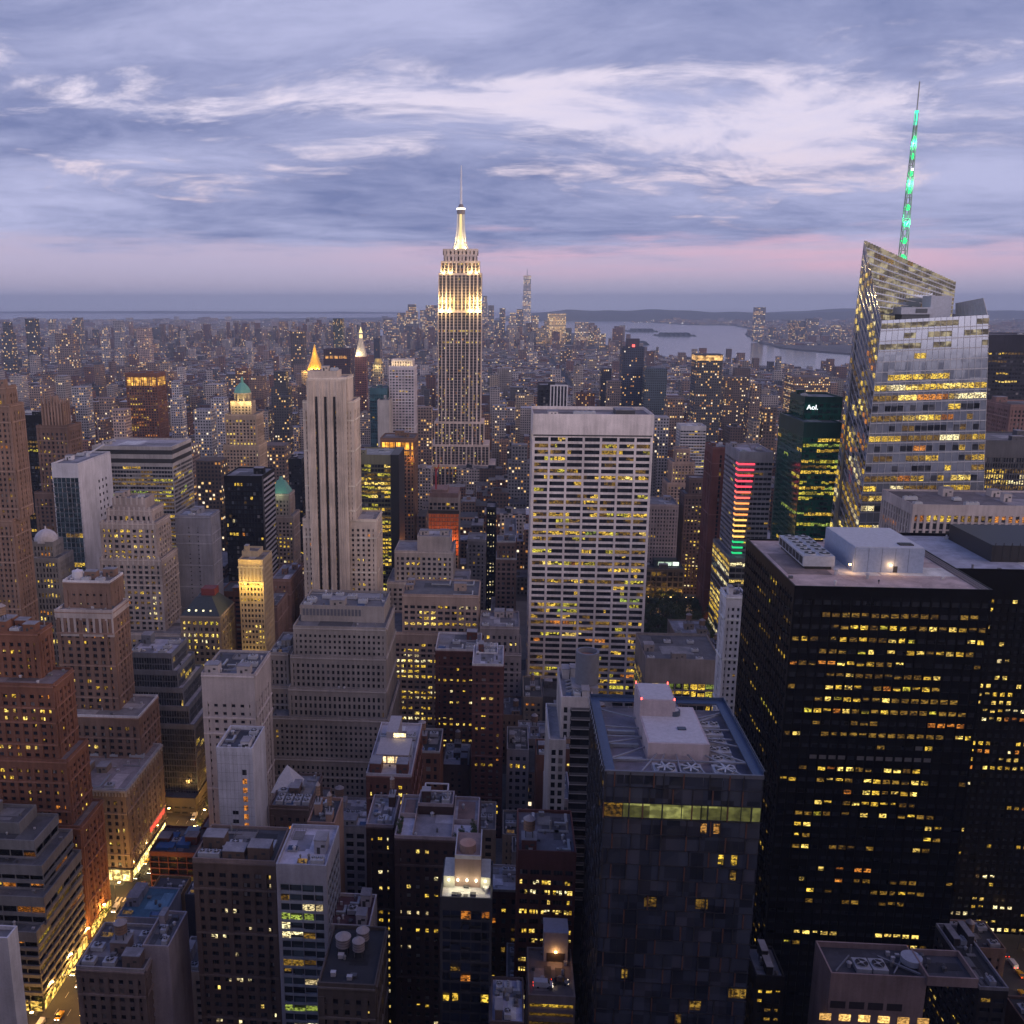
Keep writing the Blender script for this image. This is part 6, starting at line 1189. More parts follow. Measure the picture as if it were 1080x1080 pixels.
hx = (at(573, 1015, 244)[0], at(598, 1015, 244)[0]); t_ = MB(); t_.box(hx[0], hx[1], 243, 249.5, pz_, pz_ + 9.5, 0); t_.box(hx[0] - .15, hx[1] + .15, 242.8, 249.6, pz_ + 9.5, pz_ + 9.8, 1); t_.box(hx[0] + .8, hx[1] - .8, 242.9, 243, pz_, pz_ + 3, 2)
pk.part('ramp_house', t_, [flat((.36, .34, .40)), flat((.44, .42, .50)), flat((.04, .03, .03))]); t_ = MB(); t_.box(sum(hx) / 2 - .35, sum(hx) / 2 + .35, 242.5, 242.85, pz_ + 3.3, pz_ + 3.8, 0); pk.part('wall_lamp', t_, glowing((1., .50, .14), 12.)); flood(sum(hx) / 2, 241.8, pz_ + 3.3, 220, (1., .5, .16), .2)
tower('low_building', 'low building with a pale lilac flat roof and a small red roof lamp', 'apartment building', [(517, 553, 1080, 212, 17)], dict(wall=(.12, .09, .09), bay=4, fl=3.6, pw=2, sh=1.8, top=2, lit=.1, items=4, roof=(.44, .44, .56), par=.9), words='the lilac-roofed low building', vb=1080, seed=95)
# bottom right: brick roof house with fans, and the small lit block
fr = tower('brick_building', 'pinkish brick building at the lower right with sunken roof trays and a big round fan', 'office building', [(978, 1032, 1036, 240, 12), (876, 978, 1032, 241, 14)], dict(wall=(.34, .25, .24), bay=30, fl=5, pw=28, sh=4.6, top=999, lit=0, items=0, roof=(.07, .07, .085), par=1.8), words='the brick building with the roof fan', vb=1080, seed=96)
x0, x1, y0, y1, z, _ = fr.tiers[1]; xx0, xx1 = fr.tiers[0][0], fr.tiers[0][1]; t_ = MB()
t_.cyl(xx0 - 1.0, y0 + 7.5, 2.9, 2.9, z + 1, z + 2.8, 22, 0); fr.part('round_fan', t_, flat((.40, .43, .52), .5), fr.roof)
for k in range(2): cooling_unit(fr, fr.roof, x0 + 8 + k * 4.6, x0 + 12.2 + k * 4.6, y0 + 2.4, y0 + 7.5, z, 1.6, 1)
t_ = MB(); t_.beam((x0 + 2, y0 + 2, z + 1), (x0 + 8, y0 + 9, z + 1), .35); t_.beam((x0 + 16, y0 + 9, z + 1.2), (x1 - 1, y0 + 2, z + 1.2), .5); t_.beam((x0 + 18, y0 + 2, z + 1), (x1 - 4, y0 + 8, z + 1), .35); fr.part('pipe', t_, flat((.22, .23, .27)), fr.roof)
for k in range(5): duct(fr, fr.roof, [(xx0 + 3 + k * 2, y0 + 4), (xx0 + 3 + k * 2, y0 + 8)], z, .7)
t_ = MB()
for k in range(4): t_.box(x0 + .6 + k * 5.2, x0 + 4.8 + k * 5.2, y0 - .06, y0 + .02, z - 9.5, z - 7.2, 0)
fr.part('louvre', t_, flat((.05, .04, .045))); t_ = MB()
for k in range(6): t_.box(x0 - 2 + k * 5.4, x0 + 1.2 + k * 5.4, y0 - .06, y0 + .03, z - 13.6, z - 11.4, 0)
fr.part('lit_window', t_, lit((1., .52, .14), 1.3, .4))
tower('lit_block', 'narrow dark block with small paired yellow windows between the two foreground towers', 'office building', [(797, 828, 1032, 255, 14)], dict(wall=(.03, .028, .03), bay=3.4, fl=3.7, pw=1.2, sh=2.2, top=3, lit=1.3, side_lit=.6, pal=[(YEL, 3), (DIM, 3)], items=1), vb=1080, seed=97)

tower('low_building', 'low dark wing with a pale edged roof right of the brick building with the fan', 'office building', [(1033, 1064, 1044, 258, 30)], dict(wall=(.05, .045, .05), bay=4, fl=3.8, pw=1, sh=2, top=2, lit=.2, items=3, roof=(.05, .05, .055), cap=(.30, .29, .31)), vb=1080, seed=98)

# ================================================================== far towers, each on its own
def far_tower(name, label, cat, px0, px1, py, Y, col, lp=.12, dep=None, bw=3.4, fh=4., roof=None, crown=None, tiers=None, seed=0, vb=None, group=None):
    x0, z = at(px0, py, Y); x1, _ = at(px1, py, Y); dep = dep or min(60, max(22, (x1 - x0))); mb = MB(); roof = roof or tuple(c * .8 for c in col)
    if tiers:
        zb = 0; out = []
        for f, hf in tiers: out.append((f, z * hf))
        prev = 0
        for f, zt in out: c = (x0 + x1) / 2; h = (x1 - x0) / 2 * f; d_ = dep / 2 * f; mb.tower(c - h, c + h, Y + dep / 2 - d_, Y + dep / 2 + d_, prev, zt, col, roof, bw, fh, lp, seed + 11); prev = zt
    else: mb.tower(x0, x1, Y, Y + dep, 0, z, col, roof, bw, fh, lp, seed + 11)
    o = mb.build(name, [CITY, CROOF], None, ((x0 + x1) / 2, Y + dep / 2, 0)); tag(o, label, cat, group); FOOT.append((x0, x1, Y, Y + dep)); SEEN.append((px0, px1, vb or py + 14, Y)); return o, x0, x1, z, dep
def child(o, name, mb, mats): c = mb.build(name, mats, o, o.location); return c
# landmarks of the middle distance
o, x0, x1, z, dep = far_tower('clock_tower', 'slim red-brown tower with a pale spire and a glowing lantern', 'tower', 374, 386, 376, 1900, (.18, .075, .075), .03, seed=1, vb=420)
cx, cy = (x0 + x1) / 2, 1900 + dep / 2; t_ = MB(); r = (x1 - x0) / 2; t_.loft([(x0 + 1, 1901, z), (x1 - 1, 1901, z), (x1 - 1, 1899 + dep, z), (x0 + 1, 1899 + dep, z)], [(cx - 3, cy - 3, z + 36), (cx + 3, cy - 3, z + 36), (cx + 3, cy + 3, z + 36), (cx - 3, cy + 3, z + 36)]); child(o, 'spire', t_, masonry((.62, .55, .45)))
t_ = MB(); t_.cyl(cx, cy, 3.4, 3.4, z + 36, z + 43, 10, 0); t_.cyl(cx, cy, 3.8, 2.2, z + 46, z + 51, 10, 0); t_.cyl(cx, cy, 1.6, .3, z + 51, z + 58, 8, 0); child(o, 'lantern', t_, glowing((1., .72, .28), 1.6)); flood(cx - 4, 1896, z + 6, 9000, (1., .85, .5), 1)
o, x0, x1, z, dep = far_tower('gold_roofed_tower', 'tower topped by a floodlit golden pyramid behind the striped limestone tower', 'tower', 318, 344, 391, 1800, (.34, .28, .26), .08, seed=2, vb=396)
cx = (at(322, 388, 1800)[0] + at(339, 388, 1800)[0]) / 2; cy = 1816; r = 15.; t_ = MB(); zt = at(330, 363, 1810)[1]
t_.cyl(cx, cy, r * 1.08, r * 1.05, z, z + 5, 8, 0)
prev = (r, z + 5)
for f, q in ((.25, .66), (.5, .42), (.72, .22), (.80, .20), (1., .02)): t_.cyl(cx, cy, prev[0], r * q, prev[1], z + 5 + (zt - z - 5) * f, 8, 0); prev = (r * q, z + 5 + (zt - z - 5) * f)
child(o, 'gold_roof', t_, flat((.85, .50, .10), .35, .6))
for dx_, e in ((-13, 9000), (0, 9000), (13, 9000)): flood(cx + dx_, cy - 22, z + 4, e * 2.6, (1., .60, .12), 1)
flood(cx, cy - 14, z + 34, 14000, (1., .60, .12), 1)
o, x0, x1, z, dep = far_tower('dark_tower', 'broad dark maroon tower with an orange band under its roof, behind the limestone tower', 'office tower', 341, 369, 368, 1700, (.06, .035, .05), .05, seed=3, vb=400); t_ = MB()
for k in range(5): q = x0 + 3 + k * (x1 - x0 - 6) / 5; t_.box(q, q + (x1 - x0) / 5 - 3.5, 1699.8, 1700, z - 17, z - 12, 0)
child(o, 'lit_band', t_, lit((1., .42, .10), .8, .3, .1))
o, x0, x1, z, dep = far_tower('gold_capped_tower', 'tower with a floodlit gold crown between the clock tower and the white grid tower', 'tower', 393, 403, 384, 1500, (.25, .22, .22), .15, seed=4, vb=408); flood((x0 + x1) / 2, 1494, z - 4, 7000, (1., .75, .25), 1); t_ = MB(); t_.cyl((x0 + x1) / 2, 1500 + dep / 2, 7, 5, z, z + 8, 10, 0); child(o, 'crown', t_, masonry((.6, .45, .2)))
far_tower('residential_tower', 'slim dark green tower under a crane on the skyline left of the floodlit skyscraper', 'tower', 351, 361, 336, 3000, (.07, .09, .08), .25, seed=5, vb=365)
far_tower('dark_tower', 'slender black slab on the skyline right of the clock tower', 'tower', 394, 400, 357, 3000, (.03, .035, .06), .02, seed=6, vb=375)
o, x0, x1, z, dep = far_tower('dark_tower', 'dark tower with an amber lit crown standing alone before the river', 'apartment building', 735, 763, 374, 1500, (.085, .085, .095), .20, seed=7, vb=455); t_ = MB(); t_.box(x0 + 1, x1 - 1, 1499.6, 1500, z - 9, z - 1.5, 0); t_.box(x0 - .3, x0, 1501, 1500 + dep - 1, z - 9, z - 1.5, 0); child(o, 'lit_crown', t_, lit((1., .50, .16), .9, .45, .1))
for i, (a, b_, y, c, lb) in enumerate(((634, 645, 389, (.05, .05, .075), 'dark narrow tower above the right part of the white slab'), (657, 680, 366, (.045, .055, .095), 'dark blue tower with a red roof light above the white slab'), (681, 704, 389, (.08, .11, .14), 'teal-grey tower right of the dark blue tower'), (641, 656, 402, (.16, .13, .13), 'low brown tower between the two dark towers above the white slab'))):
    o, x0, x1, z, dep = far_tower('dark_tower', lb, 'office tower', a, b_, y, 1750 - i * 40, c, .07, seed=10 + i, vb=432)
    if i == 1: t_ = MB(); t_.cyl((x0 + x1) / 2, 1715, 2.4, 2.4, z, z + 4, 10, 0); child(o, 'beacon', t_, glowing((1., .10, .08), 2.5)); t_ = MB(); t_.box(x0 + 8, x1 - 8, 1720, 1740, z, z + 14, 0); child(o, 'roof_house', t_, flat((.05, .05, .08)))
# downtown cluster on the skyline
o, x0, x1, z, dep = far_tower('tapered_tower', 'tallest pale tower of the distant downtown cluster, with a thin aerial', 'skyscraper', 551.5, 561, 290.5, 6600, (.40, .43, .50), .45, tiers=[(1., .12), (1., .4), (.92, .7), (.82, 1.)], bw=9, fh=9, seed=20, vb=336)
t_ = MB(); t_.cyl((x0 + x1) / 2, 6600 + dep / 2, 3.5, .8, z, z + 48, 6, 0); child(o, 'aerial', t_, flat((.4, .42, .48)))
DT = [(419, 427, 330, .20, 'grey'), (427, 441, 321, .17, 'tall blue-grey'), (443, 450, 327, .25, 'pale grey'), (449, 461, 322, .16, 'slab-shaped blue-grey'), (508, 515, 312, .30, 'silvery'), (515, 521, 322, .22, 'narrow grey'), (527, 533, 325, .14, 'dark blue'), (536, 546, 330, .27, 'pale stone'), (545, 552, 326, .20, 'grey-blue'), (561, 568, 333, .22, 'stone'), (574, 579, 338, .2, 'dark'), (578, 597, 331, .40, 'broad golden-lit'), (596, 603, 346, .12, 'dark low'), (607, 621, 340, .27, 'tan'), (621, 628, 350, .17, 'small dark'), (628, 634, 346, .2, 'brownish pointed'), (633, 639, 352, .2, 'small brown'), (566, 575, 346, .15, 'dark blue low'), (521, 529, 338, .2, 'greyish'), (461, 466, 333, .2, 'thin'), (404, 413, 336, .2, 'hazy'), (386, 394, 340, .18, 'dim'), (413, 420, 342, .2, 'low hazy')]
for i, (a, b_, y, v, w_) in enumerate(DT):
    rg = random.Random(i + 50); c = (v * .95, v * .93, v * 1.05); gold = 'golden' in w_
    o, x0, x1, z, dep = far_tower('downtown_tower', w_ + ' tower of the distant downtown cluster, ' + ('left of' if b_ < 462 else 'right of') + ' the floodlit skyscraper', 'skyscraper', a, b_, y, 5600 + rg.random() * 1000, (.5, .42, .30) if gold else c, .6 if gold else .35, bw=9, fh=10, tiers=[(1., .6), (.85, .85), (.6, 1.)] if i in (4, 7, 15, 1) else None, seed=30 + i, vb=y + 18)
    if gold: flood((x0 + x1) / 2, 5500, z * .7, 1.2e6, (1., .62, .22), 10)
JC = [(797, 808, 324, .20, 'tallest curved-top'), (812, 818, 345, .14, 'low dark'), (833, 841, 338, .10, 'dark blue'), (842, 850, 338.5, .09, 'dark'), (852, 864, 336, .18, 'grey'), (820, 827, 349, .2, 'squat brown'), (826, 832, 347, .22, 'pale low'), (868, 876, 346, .16, 'small grey'), (879, 888, 343, .15, 'blue-grey'), (888, 896, 348, .13, 'squat dark blue')]
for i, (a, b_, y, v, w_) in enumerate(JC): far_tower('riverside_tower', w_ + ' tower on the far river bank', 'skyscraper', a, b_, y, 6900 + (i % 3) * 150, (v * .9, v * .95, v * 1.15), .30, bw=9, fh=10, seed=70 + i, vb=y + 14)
# mid-distance towers on the left that stand out of the carpet of roofs
MD = [(0, 10, 340, 3400, .13, 'dark slab'), (26, 36, 336, 3600, .11, 'dark purple slab'), (50, 56, 337, 3900, .26, 'pale thin'), (76, 84, 335, 4200, .16, 'grey'), (105, 112, 345, 3600, .32, 'pale'), (119, 127, 338, 4000, .30, 'white-topped'), (144, 156, 346, 3700, .40, 'cream lit-topped'), (58, 75, 352, 3000, .2, 'pinkish brown'), (285, 303, 392, 1700, .12, 'dark'), (288, 304, 418, 1350, .10, 'dark blue glass'), (306, 320, 350, 3200, .14, 'maroon'), (222, 236, 420, 1300, .40, 'white'), (178, 190, 402, 1500, .42, 'white stepped'), (204, 222, 432, 1200, .30, 'greyish'), (30, 48, 408, 1500, .28, 'pink-tan'), (75, 90, 408, 1400, .34, 'pale lilac'), (58, 70, 440, 1050, .42, 'pale bluish'), (184, 203, 470, 1000, .30, 'grey-brown'), (206, 232, 486, 900, .16, 'dark red'), (273, 300, 470, 1050, .17, 'reddish'), (100, 118, 420, 1350, .28, 'brown'), (118, 131, 432, 1200, .40, 'cream'), (440, 455, 430, 1200, .26, 'brown'), (519, 534, 428, 1450, .3, 'pale round-topped'), (536, 560, 470, 1100, .2, 'grey'), (704, 722, 420, 1400, .18, 'purple-brown'), (690, 706, 440, 1200, .34, 'pale'), (765, 790, 398, 1700, .12, 'brown'), (792, 806, 405, 1500, .18, 'brown-grey'), (806, 820, 430, 1200, .2, 'dark brown'), (838, 876, 398, 1800, .16, 'wide brown yellow-lit')]
for i, (a, b_, y, Y, v, w_) in enumerate(MD):
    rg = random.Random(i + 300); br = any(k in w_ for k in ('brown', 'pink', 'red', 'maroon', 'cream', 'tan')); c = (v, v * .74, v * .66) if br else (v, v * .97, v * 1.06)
    if 'dark' in w_ or 'maroon' in w_: c = tuple(q * .6 for q in c)
    near = min((n for n in NAMED), key=lambda n: abs(n[0] - (a + b_) / 2) + .5 * abs(n[3] - y)); side = 'left of' if (a + b_) / 2 < near[0] else 'right of'
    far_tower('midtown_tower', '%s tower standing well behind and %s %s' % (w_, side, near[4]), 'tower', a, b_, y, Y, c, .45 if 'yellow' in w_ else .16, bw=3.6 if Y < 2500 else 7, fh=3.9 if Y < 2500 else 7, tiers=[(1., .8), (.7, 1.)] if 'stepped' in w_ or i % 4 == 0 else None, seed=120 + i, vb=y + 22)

# ================================================================== the carpet of smaller buildings, street by street
def hits(x0, x1, y0, y1, m=1.0):
    return any(x0 - m < b and x1 + m > a and y0 - m < d_ and y1 + m > c for a, b, c, d_ in FOOT)
rg = random.Random(77)
COLS = [(.17, .08, .06), (.13, .06, .05), (.24, .16, .125), (.30, .25, .21), (.21, .195, .19), (.34, .30, .29), (.11, .075, .07), (.19, .115, .09), (.42, .38, .38), (.09, .085, .095), (.26, .175, .145)]
CNAME = ['red brick', 'dark red brick', 'tan brick', 'cream stone', 'grey', 'pale stone', 'dark brown', 'brown brick', 'white', 'charcoal', 'light brown']
def inside(x, y):
    ww = shore[-1][0] + 100 if y < shore[-1][1] else None
    if ww is None:
        for (a, b), (c, d_) in zip(shore[::-1], shore[::-1][1:]):
            if b <= y <= d_: ww = a + (c - a) * (y - b) / max(1e-6, d_ - b)
        if ww is None: return False
    return -2900 + max(0, y - 5200) * 1.0 < x < ww - 60
def zcap(x0, x1, Y):
    """highest roof that leaves the landmarks behind in sight"""
    a = proj(x0, Y, 30)[0]; b = proj(x1, Y, 30)[0]; cap = 400.
    for p0, p1, vb, fy in SEEN:
        if fy > Y and p0 < max(a, b) + 2 and p1 > min(a, b) - 2: cap = min(cap, at((a + b) / 2, vb, Y)[1])
    return cap
SEEN.append((682, 742, 668, 672)); cand = []
def block(x0, x1, y0, y1, Y):
    far = Y > 1700
    for row in (0, 1):
        ya, yb = (y0, (y0 + y1) / 2 - 1.5) if row == 0 else ((y0 + y1) / 2 + 1.5, y1); x = x0
        while x < x1 - 7:
            w_ = rg.choice((8, 11, 14, 18, 24, 30)) if not far else rg.choice((14, 20, 28, 36)); w_ = min(w_, x1 - x)
            d_ = (yb - ya) * rg.choice((1, 1, .85, .7)); a, c = (ya, ya + d_) if row == 0 else (yb - d_, yb)
            t_ = rg.random()
            if Y < 520: h = rg.choice((14, 18, 22, 28, 34, 40, 52))
            elif Y < 1000: h = rg.choice((18, 24, 30, 38, 46, 56, 70))
            elif Y < 2300: h = rg.choice((14, 17, 20, 26, 34, 44, 60)) if t_ < .94 else rg.uniform(65, 120)
            elif Y < 5300: h = rg.choice((9, 11, 13, 15, 18, 24)) if t_ < .965 else rg.uniform(35, 75)
            else: h = rg.choice((22, 30, 45, 60)) if t_ < .86 else rg.uniform(70, 150)
            h *= rg.uniform(.88, 1.12)
            px, py, dd = proj(x + w_ / 2, a, h)
            if -300 < px < 1340 and py < 1130 and dd > 0 and inside(x, a) and not hits(x, x + w_, a, c):
                h = min(h, zcap(x, x + w_, a) - 1)
                if h > 7: cand.append((x, x + w_, a, c, h, rg.randrange(len(COLS)), rg.randrange(10 ** 6)))
            x += w_ + (0.3 if rg.random() < .8 else 3)
for y0, y1 in ys + [(1156 + 80 * k, 1220 + 80 * k) for k in range(68)]:
    xs_ = [(-460, AVE_E[0] - 1), (AVE_E[1] + 1, AVE_W[0] - 1), (AVE_W[1] + 1, 470)] + [(-460 - 30 - 260 * (k + 1), -460 - 30 - 260 * k - 26) for k in range(10)] + [(490 + 280 * k, 490 + 280 * k + 250) for k in range(6)]
    for x0, x1 in xs_:
        if y0 == 676 and x0 > -160 and x1 < 200: x1 = 10
        px0_b = proj(x0, y0, 0)[0]; px1_b = proj(x1, y0, 0)[0]
        if max(px0_b, px1_b) < -320 or min(px0_b, px1_b) > 1360: continue
        block(x0, x1, y0, y1, y0)
# Brooklyn side and the far bank: low and wide
for k in range(9000):
    f = rg.random(); y = 5200 + 9500 * f ** 1.4; x = rg.uniform(-.56 * y, .02 * y - 300)
    if x > -1900 - .16 * (y - 5200) + .45 * max(0, y - 8000): continue
    s = 20 + y * .004; h = rg.choice((7, 9, 11, 14, 18)) if rg.random() < .972 else rg.uniform(30, 70); cand.append((x, x + s * rg.uniform(.7, 1.6), y, y + s, h, rg.randrange(len(COLS)), rg.randrange(10 ** 6)))
def in_poly(x, y, P):
    c = False
    for (a, b), (d_, e) in zip(P, P[1:] + P[:1]):
        if (b > y) != (e > y) and x < (d_ - a) * (y - b) / (e - b) + a: c = not c
    return c
NJ = nj + [(nj[-1][0], 17500), (24000, 17500), (24000, nj[0][1])]
for k in range(6000):
    y = rg.uniform(6300, 15000); x = rg.uniform(.15 * y, .62 * y)
    if not in_poly(x, y, NJ) or not in_poly(x + 60, y - 40, NJ): continue
    s = 20 + y * .004; h = rg.choice((9, 12, 14, 20)) if rg.random() < .96 else rg.uniform(30, 60); cand.append((x, x + s * rg.uniform(.7, 1.6), y, y + s, h, rg.randrange(len(COLS)), rg.randrange(10 ** 6)))

# which of them show largest? a coarse depth-ordered count of the pixels each one owns
RES = 540; K = RES / 1080; grid = bytearray(RES * RES)
def cover(px0, px1, py0, py1, mark=True):
    a, b, c, d_ = max(0, int(px0 * K)), min(RES, int(px1 * K) + 1), max(0, int(py0 * K)), min(RES, int(py1 * K) + 1); n = 0
    if a >= b: return 0
    for r in range(c, d_):
        o = r * RES; seg = grid[o + a:o + b]; n += seg.count(0); grid[o + a:o + b] = b'\x01' * (b - a)
    return n
order = [(s[3], 'h', s) for s in SEEN] + [(c[2], 'c', c) for c in cand]; order.sort(key=lambda q: q[0]); own = []
for Y, kd, c in order:
    if kd == 'h': cover(c[0], c[1], c[2] - 400 if False else max(0, c[2] - 60), min(1080, c[2] + 500)); continue
    x0, x1, y0, y1, h, ci, sd = c
    p = [proj(a, b, z) for a in (x0, x1) for b in (y0, y1) for z in (0, h)]
    own.append((cover(min(q[0] for q in p), max(q[0] for q in p), min(q[1] for q in p), max(q[1] for q in p)), c))
own.sort(key=lambda q: -q[0])
chosen = [c for n, c in own[:230] if n >= 4]; cs_ = set(id(c) for c in chosen)

far = MB()
for n, c in own:
    if id(c) in cs_: continue
    x0, x1, y0, y1, h, ci, sd = c
    if n == 0 and y0 < 1200: continue
    r_ = random.Random(sd); v = r_.uniform(.8, 1.2); col = tuple(q * v for q in COLS[ci]); g_ = r_.choice((.06, .09, .13, .2, .3, .42)); roof = (g_, g_ * .97, g_ * 1.05)
    big = y0 > 2600; lp = (.06 if not big else .085) * r_.choice((.3, .7, 1, 2))
    far.tower(x0, x1, y0, y1, 0, h, col, roof, (3.4 if y0 < 1600 else 4.5) if not big else (6.2 + y0 * .0003), (3.7 if y0 < 1600 else 4.5) if not big else 6.5, lp, sd % 997)
    if y0 < 3200 and r_.random() < .5 and x1 - x0 > 9: q = x0 + (x1 - x0) * r_.uniform(.15, .6); far.tower(q, q + min(6, (x1 - x0) * .3), y0 + (y1 - y0) * .4, y0 + (y1 - y0) * .65, h, h + r_.uniform(3, 6), tuple(q_ * .9 for q_ in col), roof, 9, 9, 0, sd % 991)
fo = far.build('distant_city', [CITY, CROOF]); fo['kind'] = 'stuff'; fo['label'] = 'endless carpet of small distant city buildings'; fo['category'] = 'city'
GR = {}
labels = {}
for i, c in enumerate(chosen):
    x0, x1, y0, y1, h, ci, sd = c; r_ = random.Random(sd); v = r_.uniform(.85, 1.15)
    px, py, _ = proj((x0 + x1) / 2, y0, h)
    near = min(NAMED, key=lambda n: abs(n[0] - px) + .35 * abs(n[3] + 60 - py)); rel = 'below' if abs(near[0] - px) < 22 and py > near[3] else ('left of' if px < near[0] else 'right of')
    size = 'narrow' if x1 - x0 < 12 else ('wide' if x1 - x0 > 22 else 'small'); ht = 'low' if h < 24 else ('mid-height' if h < 42 else 'tall')
    roofw = r_.choice(('dark', 'grey', 'pale')); g_ = {'dark': .05, 'grey': .14, 'pale': .34}[roofw]
    base = '%s %s %s building with a %s roof %s %s' % (size, ht, CNAME[ci], roofw, rel, near[4]); labels.setdefault(base, []).append((px, i))
    GR[i] = (px, py, roofw, g_, base, v, near[4])
ORD = ['first', 'second', 'third', 'fourth', 'fifth', 'sixth', 'seventh', 'eighth', 'ninth', 'tenth']
final = {}
for base, L in labels.items():
    L.sort()
    for k, (px, i) in enumerate(L): final[i] = base if len(L) == 1 else ORD[min(9, k)] + ' ' + base
for i, c in enumerate(chosen):
    x0, x1, y0, y1, h, ci, sd = c; px, py, roofw, g_, base, v, nm = GR[i]; r_ = random.Random(sd); col = tuple(round(q * v, 3) for q in COLS[ci]); rc = (g_, round(g_ * .97, 3), round(g_ * 1.06, 3))
    lab = final[i]; ws = lab.split()
    if len(ws) > 16: lab = ' '.join(w_ for w_ in ws if w_ not in ('with', 'a')); 
    cat = 'building'; grp = 'smaller city buildings between the towers'
    if y0 < 760:
        b = Building('city_building', lab, cat, (x0 + x1) / 2, (y0 + y1) / 2, grp); wall = masonry(COLS[ci]); mb = MB(); e = .8
        st = dict(bay=r_.choice((3.2, 3.8, 4.4)), fl=r_.choice((3.4, 3.7, 4.0)), pw=r_.choice((1.5, 2.0, 2.3)), sh=r_.choice((1.6, 1.9)), top=2.2, lit=r_.choice((.03, .08, .18, .35)), pal=r_.choice((P_WARM, P_BRIGHT, P_WARM)), sub=r_.choice((1, 1, 2)), rec=.4)
        mb.box(x0 + e, x1 - e, y0 + e, y1, 0, h, 2, bottom=False); facade(mb, b.panes, 0, x0, x1, y0, y1, 0, h, st, r_)
        for fc in (1, 2):
            if (x1 < 5 and fc == 2) or (x0 > -5 and fc == 1): facade(mb, b.panes, fc, x0, x1, y0, y1, 0, h, dict(st, bay=7, pw=5.6) , r_)
            else: q = (x0, x0 + e) if fc == 1 else (x1 - e, x1); mb.box(q[0], q[1], y0 + e, y1, 0, h, 0)
        b.part('wall', mb, [wall, wall, flat((.03, .032, .04), .3)])
        roof_of(b, x0, x1, y0, y1, h, wall, r_, rc, 1.0, r_.choice((2, 3, 4)), .45, masonry((.36, .33, .34)) if r_.random() < .35 else None)
        b.windows(30, 5.)
    else:
        mb = MB(); mb.tower(x0, x1, y0, y1, 0, h, col, rc, 3.5, 3.8, .07 * r_.choice((.4, 1, 2)), sd % 997)
        if x1 - x0 > 9:
            for _ in range(2): q = x0 + (x1 - x0) * r_.uniform(.1, .6); y_ = y0 + (y1 - y0) * r_.uniform(.1, .6); mb.tower(q, q + min(6, (x1 - x0) * .3), y_, y_ + 5, h, h + r_.uniform(2.5, 5), tuple(q_ * .9 for q_ in col), rc, 9, 9, 0, 3)
            mb.tower(x0, x1, y0, y0 + .5, h, h + 1, tuple(min(1, q_ * 1.3) for q_ in col), rc, 9, 9, 0, 5)
        o = mb.build('city_building', [CITY, CROOF], None, ((x0 + x1) / 2, (y0 + y1) / 2, 0)); tag(o, lab, cat, grp)

# far street and harbour lights: thousands of points, one object
lt = MB(); rg2 = random.Random(9)
def bulb(x, y, z, r, mi): lt.v += [(x - r, y, z), (x, y - r, z), (x + r, y, z), (x, y + r, z), (x, y, z + r), (x, y, z - r)]; k = len(lt.v) - 6; lt.f += [(k + a, k + b, k + 4) for a, b in ((0, 1), (1, 2), (2, 3), (3, 0))] + [(k + b, k + a, k + 5) for a, b in ((0, 1), (1, 2), (2, 3), (3, 0))]; lt.m += [mi] * 8
for k in range(700):
    y = 1500 + 7500 * rg2.random() ** 1.3; x = rg2.uniform(-.55 * y, .30 * y)
    if not inside(x, y) and x > -2000: continue
    bulb(x, y, rg2.uniform(18, 42), .00022 * y + .5, rg2.choice((0, 0, 1, 1, 2)))
for px0, px1, py0, py1, n in ((755, 795, 334, 341, 40), (700, 760, 336, 341, 40), (800, 900, 333, 345, 80), (280, 320, 352, 358, 26), (160, 300, 338, 345, 50), (340, 420, 340, 350, 30), (60, 160, 338, 350, 40), (985, 1075, 328, 342, 60), (650, 720, 337, 341, 20)):
    for _ in range(n):
        px, py = rg2.uniform(px0, px1), rg2.uniform(py0, py1); x, y = ground_at(px, py, 15)
        if y < 17000: bulb(x, y, 15, .00035 * y, rg2.choice((0, 1, 1, 2, 2)))
lo = lt.build('city_lights', [glowing((1., .52, .16), 1.5), glowing((1., .75, .42), 1.7), glowing((1., .95, .9), 1.9)]); lo['kind'] = 'stuff'; lo['label'] = 'far street and harbour lights'

# ================================================================== park trees
def tree_mesh(seed, h, r):
    rg = random.Random(seed); tb = MB(); tb.cyl(0, 0, .38, .24, 0, h * .42, 8); tips = []
    for k in range(6):
        a = k * 1.05 + rg.random(); q = (math.cos(a) * r * .55, math.sin(a) * r * .55, h * rg.uniform(.55, .78)); tb.beam((0, 0, h * rg.uniform(.3, .42)), q, .2); tips.append(q)
    cb = MB(); cl = [(rg.gauss(0, .42) * r, rg.gauss(0, .42) * r, h * rg.uniform(.45, .95), rg.uniform(.28, .5) * r) for _ in range(11)]
    for cx, cy, cz, cr in cl:
        for _ in range(70):
            v = Vector((rg.gauss(0, 1), rg.gauss(0, 1), rg.gauss(0, .8))).normalized() * cr * rg.uniform(.6, 1.); p = Vector((cx, cy, cz)) + v; n = (v.normalized() + Vector((rg.uniform(-.6, .6), rg.uniform(-.6, .6), rg.uniform(-.2, .8)))).normalized()
            t1 = n.orthogonal().normalized(); t2 = n.cross(t1); s = rg.uniform(.35, .7); cb.quad(p - t1 * s, p - t2 * s * .7, p + t1 * s, p + t2 * s * .7, rg.choice((0, 0, 1)))
    return tb, cb
leafm = [flat((.045, .075, .030), .7), flat((.075, .105, .04), .7)]; bark = flat((.09, .065, .05), .9); TM = []
for k in range(3):
    tb, cb = tree_mesh(k, 13 + 2 * k, 5.5 + .5 * k); a = tb.build('trunk', bark); c = cb.build('crown', leafm); TM.append((a.data, c.data)); bpy.data.objects.remove(a); bpy.data.objects.remove(c)
